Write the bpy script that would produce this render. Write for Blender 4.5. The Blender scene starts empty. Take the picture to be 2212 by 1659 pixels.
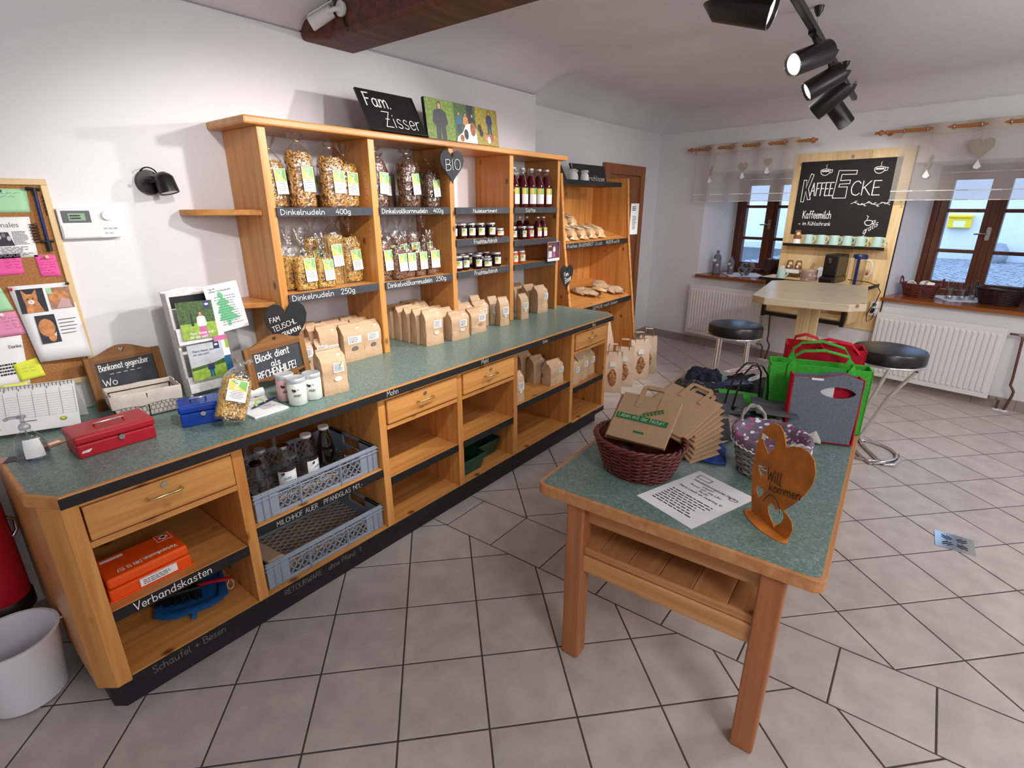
import bpy, bmesh, math, random
from mathutils import Vector, Matrix, noise, geometry
C = bpy.context.scene.collection
S = bpy.context.scene
PI = math.pi
R = math.radians
rnd = random.Random(7)

# ---------------------------------------------------------------- camera, world, lights, exposure
cam = bpy.data.cameras.new('camera'); cam_o = bpy.data.objects.new('camera', cam); C.objects.link(cam_o)
cam.sensor_fit = 'HORIZONTAL'; cam.sensor_width = 36.0; cam.lens = 1119.5678 / 2212 * 36.0
cam.clip_start = 0.05; cam.clip_end = 120
_p, _r, _y = R(-18.9803), R(-0.0422), R(-51.6146)
fw = Vector((math.sin(-_y) * math.cos(_p), math.cos(_y) * math.cos(_p), math.sin(_p)))
rt = Vector((math.cos(_y), math.sin(_y), 0)); up = rt.cross(fw)
rt, up = math.cos(_r) * rt + math.sin(_r) * up, -math.sin(_r) * rt + math.cos(_r) * up
m = Matrix((rt, up, -fw)).transposed().to_4x4(); m.translation = Vector((-0.2178, -1.9041, 1.7285))
cam_o.matrix_world = m
S.camera = cam_o
S.view_settings.view_transform = 'Standard'; S.view_settings.look = 'None'
S.view_settings.gamma = 1; S.view_settings.use_curve_mapping = False
S.view_settings.exposure = 0.0
w = bpy.data.worlds.new('sky'); S.world = w; w.use_nodes = True
w.node_tree.nodes['Background'].inputs[0].default_value = (0.50, 0.69, 1.0, 1)
w.node_tree.nodes['Background'].inputs[1].default_value = 3.3
S.cycles.max_bounces = 7; S.cycles.diffuse_bounces = 4; S.cycles.glossy_bounces = 3
S.cycles.transparent_max_bounces = 24; S.cycles.transmission_bounces = 4
S.cycles.caustics_reflective = False; S.cycles.caustics_refractive = False
S.cycles.sample_clamp_indirect = 4

def lamp(kind, name, loc, aim, energy, color=(1, .94, .87), **kw):
    d = bpy.data.lights.new(name, kind); o = bpy.data.objects.new(name, d); C.objects.link(o)
    d.energy = energy; d.color = color
    for k, v in kw.items(): setattr(d, k, v)
    o.location = loc
    o.rotation_euler = (Vector(aim) - Vector(loc)).to_track_quat('-Z', 'Y').to_euler()
    return o
# added fill lights without fittings, unseen behind and beside the camera
lamp('POINT', 'room_fill_light', (0.2, -3.2, 2.1), (0, 0, 0), 66, (1, .98, .97), shadow_soft_size=.3)
lamp('POINT', 'room_fill_light', (3.4, -3.6, 2.15), (0, 0, 0), 62, (1, .98, .97), shadow_soft_size=.3)
lamp('AREA', 'overhead_fill_light', (4.9, -0.3, 2.70), (4.9, -0.3, 0), 8, (.96, .97, 1), shape='RECTANGLE', size=1.0, size_y=1.0)  # soft downward fill added below the ceiling, no fitting modelled
# spots on the tracks (heads are modelled where the track is in view)
SPOTS = [((2.0, -1.1, 2.45), (1.15, .85, 1.25), 100), ((3.22, -1.05, 2.43), (1.9, .6, 1.5), 125), ((3.75, -1.0, 2.42), (3.1, .6, 1.4), 100),
         ((4.5, -1.0, 2.40), (4.35, .6, 0.95), 135), ((4.75, -1.15, 2.32), (6.5, -1.25, 1.45), 60), ((0.6, -1.2, 2.55), (1.0, .85, 1.15), 70),
         ((1.2, -1.2, 2.5), (1.7, .4, .9), 55), ((2.3, -2.9, 2.55), (4.6, -1.4, 1.0), 90)]
for a, b, e in SPOTS:
    lamp('SPOT', 'track_spot_light', a, b, e, (1, .955, .91), spot_size=R(62), spot_blend=.7, shadow_soft_size=.05)

# ---------------------------------------------------------------- colours and materials
def lin(h):
    h = h.lstrip('#'); o = []
    for i in (0, 2, 4):
        c = int(h[i:i + 2], 16) / 255
        o.append(c / 12.92 if c <= .04045 else ((c + .055) / 1.055) ** 2.4)
    return (*o, 1)
MATS = {}
def base(name):
    m = bpy.data.materials.new(name); m.use_nodes = True; nt = m.node_tree
    MATS[name] = m
    return m, nt, nt.nodes['Principled BSDF']
def N(nt, t, **kw):
    n = nt.nodes.new(t)
    for k, v in kw.items():
        if k.startswith('i_'): n.inputs[k[2:].replace('_', ' ')].default_value = v
        else: setattr(n, k, v)
    return n
def coords(nt, scale=(1, 1, 1), space='Object'):
    tc = N(nt, 'ShaderNodeTexCoord'); mp = N(nt, 'ShaderNodeMapping')
    mp.inputs['Scale'].default_value = scale
    nt.links.new(tc.outputs[space], mp.inputs[0]); return mp.outputs[0]
def ramp(nt, fac, stops):
    r = N(nt, 'ShaderNodeValToRGB'); e = r.color_ramp.elements
    while len(e) < len(stops): e.new(.5)
    for el, (p, c) in zip(e, stops): el.position = p; el.color = lin(c) if isinstance(c, str) else c
    nt.links.new(fac, r.inputs[0]); return r.outputs[0]
def bump(nt, b, h, strength=.3, dist=.002):
    n = N(nt, 'ShaderNodeBump'); n.inputs['Strength'].default_value = strength; n.inputs['Distance'].default_value = dist
    nt.links.new(h, n.inputs['Height']); nt.links.new(n.outputs[0], b.inputs['Normal'])
def plain(name, col, rough=.5, metal=0., spec=.5, var=0., scale=40., bmp=0.):
    """one colour with a slight procedural mottling and optional fine relief"""
    m, nt, b = base(name)
    b.inputs['Roughness'].default_value = rough; b.inputs['Metallic'].default_value = metal
    b.inputs['Specular IOR Level'].default_value = spec
    b.inputs['Base Color'].default_value = lin(col)
    if var or bmp:
        n = N(nt, 'ShaderNodeTexNoise'); n.inputs['Scale'].default_value = scale; n.inputs['Detail'].default_value = 4
        nt.links.new(coords(nt), n.inputs['Vector'])
        if var:
            c = lin(col); lo = tuple(x * (1 - var) for x in c[:3]) + (1,); hi = tuple(min(1, x * (1 + var)) for x in c[:3]) + (1,)
            nt.links.new(ramp(nt, n.outputs['Fac'], [(.3, lo), (.7, hi)]), b.inputs['Base Color'])
        if bmp: bump(nt, b, n.outputs['Fac'], bmp, .002 if scale > 18 else .012)
    return m
def wood(name, axis, light, mid, dark, knot='#74401d', rough=.38, knots=True, gs=1.):
    m, nt, b = base(name)
    sc = [26 * gs, 26 * gs, 26 * gs]; sc[axis] = 1.3 * gs
    n = N(nt, 'ShaderNodeTexNoise'); n.inputs['Scale'].default_value = 1; n.inputs['Detail'].default_value = 5; n.inputs['Distortion'].default_value = .8
    v = coords(nt, sc); nt.links.new(v, n.inputs['Vector'])
    oi = N(nt, 'ShaderNodeObjectInfo')
    col = ramp(nt, n.outputs['Fac'], [(.28, dark), (.5, mid), (.72, light)])
    if knots:
        ks = [7.5, 7.5, 7.5]; ks[axis] = 5.2
        vo = N(nt, 'ShaderNodeTexVoronoi'); vo.inputs['Scale'].default_value = 1; vo.inputs['Randomness'].default_value = 1
        nt.links.new(coords(nt, ks), vo.inputs['Vector'])
        kf = ramp(nt, vo.outputs['Distance'], [(.06, (1, 1, 1, 1)), (.15, (0, 0, 0, 1))])
        mx = N(nt, 'ShaderNodeMixRGB'); nt.links.new(kf, mx.inputs[0]); nt.links.new(col, mx.inputs[1]); mx.inputs[2].default_value = lin(knot)
        col = mx.outputs[0]
    hs = N(nt, 'ShaderNodeHueSaturation'); nt.links.new(col, hs.inputs['Color'])
    mr = N(nt, 'ShaderNodeMapRange'); nt.links.new(oi.outputs['Random'], mr.inputs[0]); mr.inputs[3].default_value = .9; mr.inputs[4].default_value = 1.1
    nt.links.new(mr.outputs[0], hs.inputs['Value'])
    nt.links.new(hs.outputs[0], b.inputs['Base Color'])
    b.inputs['Roughness'].default_value = rough
    bump(nt, b, n.outputs['Fac'], .12, .001)
    return m
PINE = ('#dca05a', '#d0904c', '#bd793b')
pineX = wood('pine_x', 0, *PINE); pineY = wood('pine_y', 1, *PINE); pineZ = wood('pine_z', 2, *PINE)
TW = ('#d09a66', '#c48855', '#b47645')
tabX = wood('table_x', 0, *TW, knots=False); tabY = wood('table_y', 1, *TW, knots=False); tabZ = wood('table_z', 2, '#bb7a4c', '#ae6d42', '#9e6038', knots=False)
LP = ('#ecd3a6', '#e3c592', '#d8b67f')
paleX = wood('pale_x', 0, *LP, knot='#8a5a30', rough=.5); paleZ = wood('pale_z', 2, *LP, knot='#8a5a30', rough=.5)
paleT = wood('pale_top', 1, '#cfbfa6', '#c4b49a', '#b8a68b', knot='#8a5a30', rough=.3)
oldw = wood('old_wood', 0, '#7a4836', '#653929', '#4f2a1d', rough=.6, knots=False)
doorw = wood('door_wood', 2, '#a0643c', '#92572f', '#844b27', knots=True, rough=.5)
winw = wood('window_wood', 2, '#6a3a22', '#5a2e1a', '#4a2513', knots=False, rough=.35)
sillw = wood('sill_wood', 0, '#9a5a2c', '#8a4c22', '#7a411b', knots=False, rough=.2)
rustic = wood('rustic_wood', 0, '#9a6a34', '#80521f', '#5f3a17', rough=.6)
rusticZ = wood('rustic_z', 2, '#9a6a34', '#80521f', '#5f3a17', rough=.6)
black = plain('black_paint', '#0f1012', .45, var=.15, scale=60)
chalk = plain('chalk_black', '#121315', .7, var=.25, scale=18)
slate = plain('slate', '#3a3d44', .75, var=.18, scale=30)
white = plain('chalk_white', '#f0efec', .9)
chalkfaint = plain('chalk_faint', '#8e8e8c', .9)
ink = plain('ink', '#2a2a2e', .8); inkgrey = plain('ink_grey', '#7c7c80', .8); paper = plain('paper', '#eeeef0', .85, var=.03, scale=8)
steel = plain('steel', '#c9cacc', .18, 1.); chrome = plain('chrome', '#e6e7ea', .06, 1.); brass = plain('brass', '#d9c08a', .2, 1.)
blackmetal = plain('black_metal', '#0d0d0e', .38, .0, .5); blackplastic = plain('black_plastic', '#101012', .25)
def laminate():
    m, nt, b = base('green_laminate')
    n = N(nt, 'ShaderNodeTexNoise'); n.inputs['Scale'].default_value = 1; n.inputs['Detail'].default_value = 6; n.inputs['Distortion'].default_value = 1.4
    nt.links.new(coords(nt, (110, 75, 90)), n.inputs['Vector'])
    n2 = N(nt, 'ShaderNodeTexNoise'); n2.inputs['Scale'].default_value = 220; n2.inputs['Detail'].default_value = 2
    nt.links.new(coords(nt), n2.inputs['Vector'])
    mx = N(nt, 'ShaderNodeMath', operation='ADD'); nt.links.new(n.outputs['Fac'], mx.inputs[0]); 
    ml = N(nt, 'ShaderNodeMath', operation='MULTIPLY'); nt.links.new(n2.outputs['Fac'], ml.inputs[0]); ml.inputs[1].default_value = .35
    nt.links.new(ml.outputs[0], mx.inputs[1])
    nt.links.new(ramp(nt, mx.outputs[0], [(.48, '#566f6a'), (.66, '#67817a'), (.84, '#8aa099')]), b.inputs['Base Color'])
    b.inputs['Roughness'].default_value = .33
    return m
lam = laminate()
def wallmat(name, col):
    m, nt, b = base(name)
    n = N(nt, 'ShaderNodeTexNoise'); n.inputs['Scale'].default_value = 3; n.inputs['Detail'].default_value = 5
    nt.links.new(coords(nt), n.inputs['Vector'])
    c = lin(col); lo = tuple(x * .97 for x in c[:3]) + (1,)
    nt.links.new(ramp(nt, n.outputs['Fac'], [(.3, lo), (.7, c)]), b.inputs['Base Color'])
    b.inputs['Roughness'].default_value = .85
    n2 = N(nt, 'ShaderNodeTexNoise'); n2.inputs['Scale'].default_value = 25; nt.links.new(coords(nt), n2.inputs['Vector'])
    bump(nt, b, n2.outputs['Fac'], .12, .004)
    return m
wallm = wallmat('wall_plaster', '#e6e5e8'); ceilm = wallmat('ceiling_plaster', '#e4e4ea')
def tilemat():
    m, nt, b = base('floor_tile')
    n = N(nt, 'ShaderNodeTexNoise'); n.inputs['Scale'].default_value = 9; n.inputs['Detail'].default_value = 8
    nt.links.new(coords(nt, space='Object'), n.inputs['Vector'])
    oi = N(nt, 'ShaderNodeObjectInfo'); hs = N(nt, 'ShaderNodeHueSaturation')
    nt.links.new(ramp(nt, n.outputs['Fac'], [(.3, '#b1a8a1'), (.7, '#c7beb6')]), hs.inputs['Color'])
    mr = N(nt, 'ShaderNodeMapRange'); nt.links.new(oi.outputs['Random'], mr.inputs[0]); mr.inputs[3].default_value = .96; mr.inputs[4].default_value = 1.04
    nt.links.new(mr.outputs[0], hs.inputs['Value']); nt.links.new(hs.outputs[0], b.inputs['Base Color'])
    b.inputs['Roughness'].default_value = .36
    n2 = N(nt, 'ShaderNodeTexNoise'); n2.inputs['Scale'].default_value = 160; nt.links.new(coords(nt), n2.inputs['Vector'])
    bump(nt, b, n2.outputs['Fac'], .12, .001)
    return m
tilem = tilemat(); grout = plain('grout', '#4b423d', .9, var=.1)
skirtm = plain('skirting_tile', '#9c9189', .45, var=.06, scale=12)
def thin_glass(name, tint, gloss=.12, rough=.03):
    m, nt, b = base(name); nt.nodes.remove(b)
    t = N(nt, 'ShaderNodeBsdfTransparent'); t.inputs[0].default_value = (*tint, 1)
    g = N(nt, 'ShaderNodeBsdfGlossy'); g.inputs['Roughness'].default_value = rough
    lw = N(nt, 'ShaderNodeLayerWeight'); lw.inputs[0].default_value = .25
    mr = N(nt, 'ShaderNodeMapRange'); nt.links.new(lw.outputs['Facing'], mr.inputs[0]); mr.inputs[3].default_value = gloss * .5; mr.inputs[4].default_value = min(.85, gloss * 4)
    if name == 'clear_film':
        nz = N(nt, 'ShaderNodeTexNoise'); nz.inputs['Scale'].default_value = 38; nt.links.new(coords(nt), nz.inputs['Vector']); bp = N(nt, 'ShaderNodeBump'); bp.inputs['Strength'].default_value = .9; bp.inputs['Distance'].default_value = .012; nt.links.new(nz.outputs['Fac'], bp.inputs['Height']); nt.links.new(bp.outputs[0], g.inputs['Normal']); g.inputs['Color'].default_value = (1, 1, 1, 1)
    mx = N(nt, 'ShaderNodeMixShader'); nt.links.new(mr.outputs[0], mx.inputs[0]); nt.links.new(t.outputs[0], mx.inputs[1]); nt.links.new(g.outputs[0], mx.inputs[2])
    nt.links.new(mx.outputs[0], nt.nodes['Material Output'].inputs[0])
    return m
glass = thin_glass('clear_glass', (.93, .95, .95), .14); film = thin_glass('clear_film', (.97, .97, .97), .15, .10)
pane = thin_glass('window_glass', (.9, .94, .98), .05)
def sheer():
    m, nt, b = base('sheer_linen'); b.inputs['Base Color'].default_value = lin('#d9d1c8'); b.inputs['Roughness'].default_value = .9
    t = N(nt, 'ShaderNodeBsdfTransparent'); tl = N(nt, 'ShaderNodeBsdfTranslucent'); tl.inputs[0].default_value = lin('#d9d1c8')
    m1 = N(nt, 'ShaderNodeMixShader'); m1.inputs[0].default_value = .35; nt.links.new(b.outputs[0], m1.inputs[1]); nt.links.new(tl.outputs[0], m1.inputs[2])
    wv = N(nt, 'ShaderNodeTexNoise'); wv.inputs['Scale'].default_value = 1; nt.links.new(coords(nt, (40, 40, 400)), wv.inputs['Vector'])
    mr = N(nt, 'ShaderNodeMapRange'); nt.links.new(wv.outputs['Fac'], mr.inputs[0]); mr.inputs[3].default_value = .42; mr.inputs[4].default_value = .66
    m2 = N(nt, 'ShaderNodeMixShader'); nt.links.new(mr.outputs[0], m2.inputs[0]); nt.links.new(t.outputs[0], m2.inputs[1]); nt.links.new(m1.outputs[0], m2.inputs[2])
    nt.links.new(m2.outputs[0], nt.nodes['Material Output'].inputs[0])
    return m
sheerm = sheer(); linen = plain('linen', '#cfc6bb', .9, var=.08, scale=200)
kraft = plain('kraft', '#c6a583', .55, var=.07, scale=16, bmp=.75); kraft2 = plain('kraft_bag', '#b08d6a', .6, var=.05, scale=90)
kraftpale = plain('kraft_pale', '#d8bda4', .6, var=.06, scale=20, bmp=.3)
labelw = plain('label_white', '#f1f1f2', .5); labelg = plain('label_green', '#7dbb62', .5); labely = plain('label_yellow', '#f0cf5e', .5)
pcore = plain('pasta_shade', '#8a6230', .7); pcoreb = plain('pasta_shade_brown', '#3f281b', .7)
pasta = plain('pasta', '#cf9c50', .6, var=.2, scale=60); pastay = plain('pasta_yellow', '#dbae55', .6, var=.2, scale=60); pastab = plain('pasta_brown', '#7d4f31', .6, var=.25, scale=60)
jam = plain('jam', '#2a0b10', .12); jamr = plain('jam_red', '#8e1420', .12); jamo = plain('jam_orange', '#c85c12', .12); juice = plain('juice', '#4b0d18', .08)
lidm = plain('lid', '#d3d5d6', .25, .6); yog = plain('yogurt', '#f1f2ea', .25); yogp = plain('yogurt_pink', '#e3b7ba', .25)
redm = plain('red_paint', '#b01625', .35, var=.05, scale=200, bmp=.1); bluem = plain('blue_paint', '#0f3fa6', .2); orange = plain('orange_plastic', '#f0560f', .35)
wickr = plain('wicker_red', '#5e241a', .35, var=.35, scale=30); wickd = plain('wicker_dark', '#33180f', .4, var=.4, scale=30); wickg = plain('wicker_grey', '#9a938b', .7, var=.3, scale=30)
cork = plain('cork', '#a5703f', .85, var=.3, scale=170)
def felt(name, col): return plain(name, col, .95, var=.16, scale=90, bmp=.5)
feltg = felt('felt_grey', '#6d7480'); feltgr = felt('felt_green', '#45b83a'); feltr = felt('felt_red', '#c4102e'); feltd = felt('felt_dark', '#55585e')
crate = plain('crate_plastic', '#8f9baa', .45); rust = plain('rust', '#bf6f22', .75, var=.3, scale=14, bmp=.3)
mint = plain('mint', '#bfe2d8', .3); porc = plain('porcelain', '#eeeeea', .25); radm = plain('radiator', '#e4e2df', .35); leather = plain('leather', '#101114', .3, bmp=.1, scale=300)
copper = plain('pipe', '#6d4a3c', .4, .5); plastw = plain('white_plastic', '#e8e8ea', .4); greyp = plain('grey_plastic', '#5a5e62', .4)
bread = plain('bread_bag', '#d3ab7c', .3, var=.2, scale=20, bmp=.3)

# ---------------------------------------------------------------- mesh builder
class MB:
    def __init__(s): s.v = []; s.f = []; s.mi = []; s.T = None
    def add(s, vs, fs, m=0):
        k = len(s.v)
        s.v += [tuple(s.T @ Vector(p)) if s.T else tuple(p) for p in vs]
        s.f += [tuple(i + k for i in f) for f in fs]; s.mi += [m] * len(fs); return s
    def box(s, x0, y0, z0, x1, y1, z1, m=0):
        return s.add([(x0, y0, z0), (x1, y0, z0), (x1, y1, z0), (x0, y1, z0), (x0, y0, z1), (x1, y0, z1), (x1, y1, z1), (x0, y1, z1)],
                     [(0, 3, 2, 1), (4, 5, 6, 7), (0, 1, 5, 4), (1, 2, 6, 5), (2, 3, 7, 6), (3, 0, 4, 7)], m)
    def prism(s, poly, z0, z1, m=0):
        n = len(poly)
        return s.add([(x, y, z0) for x, y in poly] + [(x, y, z1) for x, y in poly],
                     [tuple(range(n))[::-1], tuple(range(n, 2 * n))] + [(i, (i + 1) % n, n + (i + 1) % n, n + i) for i in range(n)], m)
    def plate(s, poly, o, ux, uy, t, m=0, holes=()):
        """a flat plate cut to an outline, thickness t along ux x uy, starting at o"""
        o, ux, uy = Vector(o), Vector(ux), Vector(uy); nn = ux.cross(uy).normalized() * t
        loops = [poly] + list(holes); flat = [p for l in loops for p in l]
        P = [o + ux * x + uy * y for x, y in flat]; n = len(P)
        tri = geometry.tessellate_polygon([[Vector((x, y, 0)) for x, y in l] for l in loops])
        def ccw(t3):
            a, b, c = (flat[i] for i in t3)
            return t3 if (b[0] - a[0]) * (c[1] - a[1]) - (b[1] - a[1]) * (c[0] - a[0]) > 0 else (t3[0], t3[2], t3[1])
        tri = [ccw(tuple(t3)) for t3 in tri]
        fs = [tuple(i + n for i in t3) for t3 in tri] + [t3[::-1] for t3 in tri]
        if abs(t) < 1e-9: return s.add(P, [t3 for t3 in tri], m)
        k = 0
        for l in loops:
            c = len(l); ar = sum(l[i][0] * l[(i + 1) % c][1] - l[(i + 1) % c][0] * l[i][1] for i in range(c))
            for i in range(c):
                a, b = k + i, k + (i + 1) % c
                if (ar > 0) == (l is poly): fs.append((a, b, b + n, a + n))
                else: fs.append((b, a, a + n, b + n))
            k += c
        return s.add(P + [p + nn for p in P], fs, m)
    def tube(s, pts, r, n=8, m=0, closed=False, flat=1.):
        pts = [Vector(p) for p in pts]; L = len(pts); rs = r if isinstance(r, (list, tuple)) else [r] * L
        vs = []; pn = None; pt_ = None
        for i, p in enumerate(pts):
            t = (pts[(i + 1) % L] - pts[i - 1]) if closed else (pts[min(i + 1, L - 1)] - pts[max(i - 1, 0)])
            t = t.normalized() if t.length > 1e-9 else Vector((0, 0, 1))
            if pt_ is not None and t.dot(pt_) < -1e-6: t = -t
            pt_ = t
            if pn is None:
                a = Vector((0, 0, 1)) if abs(t.z) < .9 else Vector((1, 0, 0)); pn = a.cross(t).normalized()
            pn = (pn - t * pn.dot(t)); pn = pn.normalized() if pn.length > 1e-6 else t.orthogonal().normalized()
            b = t.cross(pn)
            vs += [p + (pn * math.cos(2 * PI * k / n) + b * math.sin(2 * PI * k / n) * flat) * rs[i] for k in range(n)]
        fs = [(i * n + k, i * n + (k + 1) % n, ((i + 1) % L) * n + (k + 1) % n, ((i + 1) % L) * n + k) for i in range(L if closed else L - 1) for k in range(n)]
        if not closed: fs += [tuple(range(n))[::-1], tuple(range((L - 1) * n, L * n))]
        return s.add(vs, fs, m)
    def cyl(s, a, b, r, n=16, m=0, r2=None): return s.tube([a, b], [r, r if r2 is None else r2], n, m)
    def lathe(s, prof, n=20, m=0, c=(0, 0), sx=1., sy=1.):
        vs = []; fs = []; L = len(prof)
        for r, z in prof: vs += [(c[0] + sx * r * math.cos(2 * PI * k / n), c[1] + sy * r * math.sin(2 * PI * k / n), z) for k in range(n)]
        for i in range(L - 1): fs += [(i * n + k, i * n + (k + 1) % n, (i + 1) * n + (k + 1) % n, (i + 1) * n + k) for k in range(n)]
        if prof[0][0] > 1e-5: fs.append(tuple(range(n))[::-1])
        if prof[-1][0] > 1e-5: fs.append(tuple(range((L - 1) * n, L * n)))
        return s.add(vs, fs, m)
    def sphere(s, c, r, n=10, m=0, sc=(1, 1, 1)):
        k = max(4, n // 2); vs = []; fs = []
        for i in range(k + 1):
            a = PI * i / k
            vs += [(c[0] + sc[0] * r * math.sin(a) * math.cos(2 * PI * j / n), c[1] + sc[1] * r * math.sin(a) * math.sin(2 * PI * j / n), c[2] - sc[2] * r * math.cos(a)) for j in range(n)]
        for i in range(k): fs += [(i * n + j, i * n + (j + 1) % n, (i + 1) * n + (j + 1) % n, (i + 1) * n + j) for j in range(n)]
        return s.add(vs, fs, m)
    def grid(s, nu, nv, fn, m=0):
        vs = [fn(i / nu, j / nv) for j in range(nv + 1) for i in range(nu + 1)]
        return s.add(vs, [(j * (nu + 1) + i, j * (nu + 1) + i + 1, (j + 1) * (nu + 1) + i + 1, (j + 1) * (nu + 1) + i) for j in range(nv) for i in range(nu)], m)
    def mesh(s, name, mats, smooth=None):
        me = bpy.data.meshes.new(name); me.from_pydata(s.v, [], s.f)
        for mm in (mats if isinstance(mats, (list, tuple)) else [mats]): me.materials.append(mm)
        if any(s.mi): me.polygons.foreach_set('material_index', s.mi)
        me.validate(); me.update()
        if smooth is not None:
            me.polygons.foreach_set('use_smooth', [True] * len(me.polygons))
            if smooth < 180: me.set_sharp_from_angle(angle=R(smooth))
        return me
def obj(name, mb, mats, parent=None, loc=None, rot=None, smooth=None, bev=0., seg=2, stuff=False, solid=0.):
    me = mb if isinstance(mb, bpy.types.Mesh) else mb.mesh(name, mats, smooth)
    o = bpy.data.objects.new(name, me); C.objects.link(o)
    if parent: o.parent = parent
    if loc: o.location = loc
    if rot: o.rotation_euler = rot
    if solid:
        md = o.modifiers.new('solid', 'SOLIDIFY'); md.thickness = solid; md.offset = 0
    if bev:
        md = o.modifiers.new('bevel', 'BEVEL'); md.width = bev; md.segments = seg; md.limit_method = 'ANGLE'; md.angle_limit = R(40)
        md.harden_normals = False
    if stuff: o['kind'] = 'stuff'
    return o
def tag(o, label, cat, group=None):
    o['label'] = label; o['category'] = cat
    if group: o['group'] = group
    return o
def thing(name, label, cat, loc=(0, 0, 0), rz=0., group=None, rot=None):
    o = bpy.data.objects.new(name, None); C.objects.link(o); o.empty_display_size = .05
    o.location = loc; o.rotation_euler = rot if rot else (0, 0, rz)
    return tag(o, label, cat, group)
def struct(o): o['kind'] = 'structure'; return o
def dup(root, loc, rz, label, group=None, rot=None, scale=None):
    r = root.copy(); C.objects.link(r); r.location = loc; r.rotation_euler = rot if rot else (0, 0, rz); r['label'] = label
    if group: r['group'] = group
    if scale: r.scale = scale if isinstance(scale, tuple) else (scale,) * 3
    for ch in list(root.children):
        c = ch.copy(); C.objects.link(c); c.parent = r
        for g in ch.children:
            d = g.copy(); C.objects.link(d); d.parent = c
    return r
def bx(name, b, mats, parent=None, bev=.002, **kw): return obj(name, MB().box(*b), mats, parent, bev=bev, **kw)

# window-wall frame: u along the wall, n into the room; local y of a thing turned by WR points into the wall
WR = R(-101.25); A0 = Vector((6.60, .75, 0)); WU = Vector((math.cos(WR), math.sin(WR), 0)); WN = Vector((math.sin(WR), -math.cos(WR), 0))
def W(u, n=0., z=0.): return tuple(A0 + WU * u + WN * n + Vector((0, 0, z)))

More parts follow.
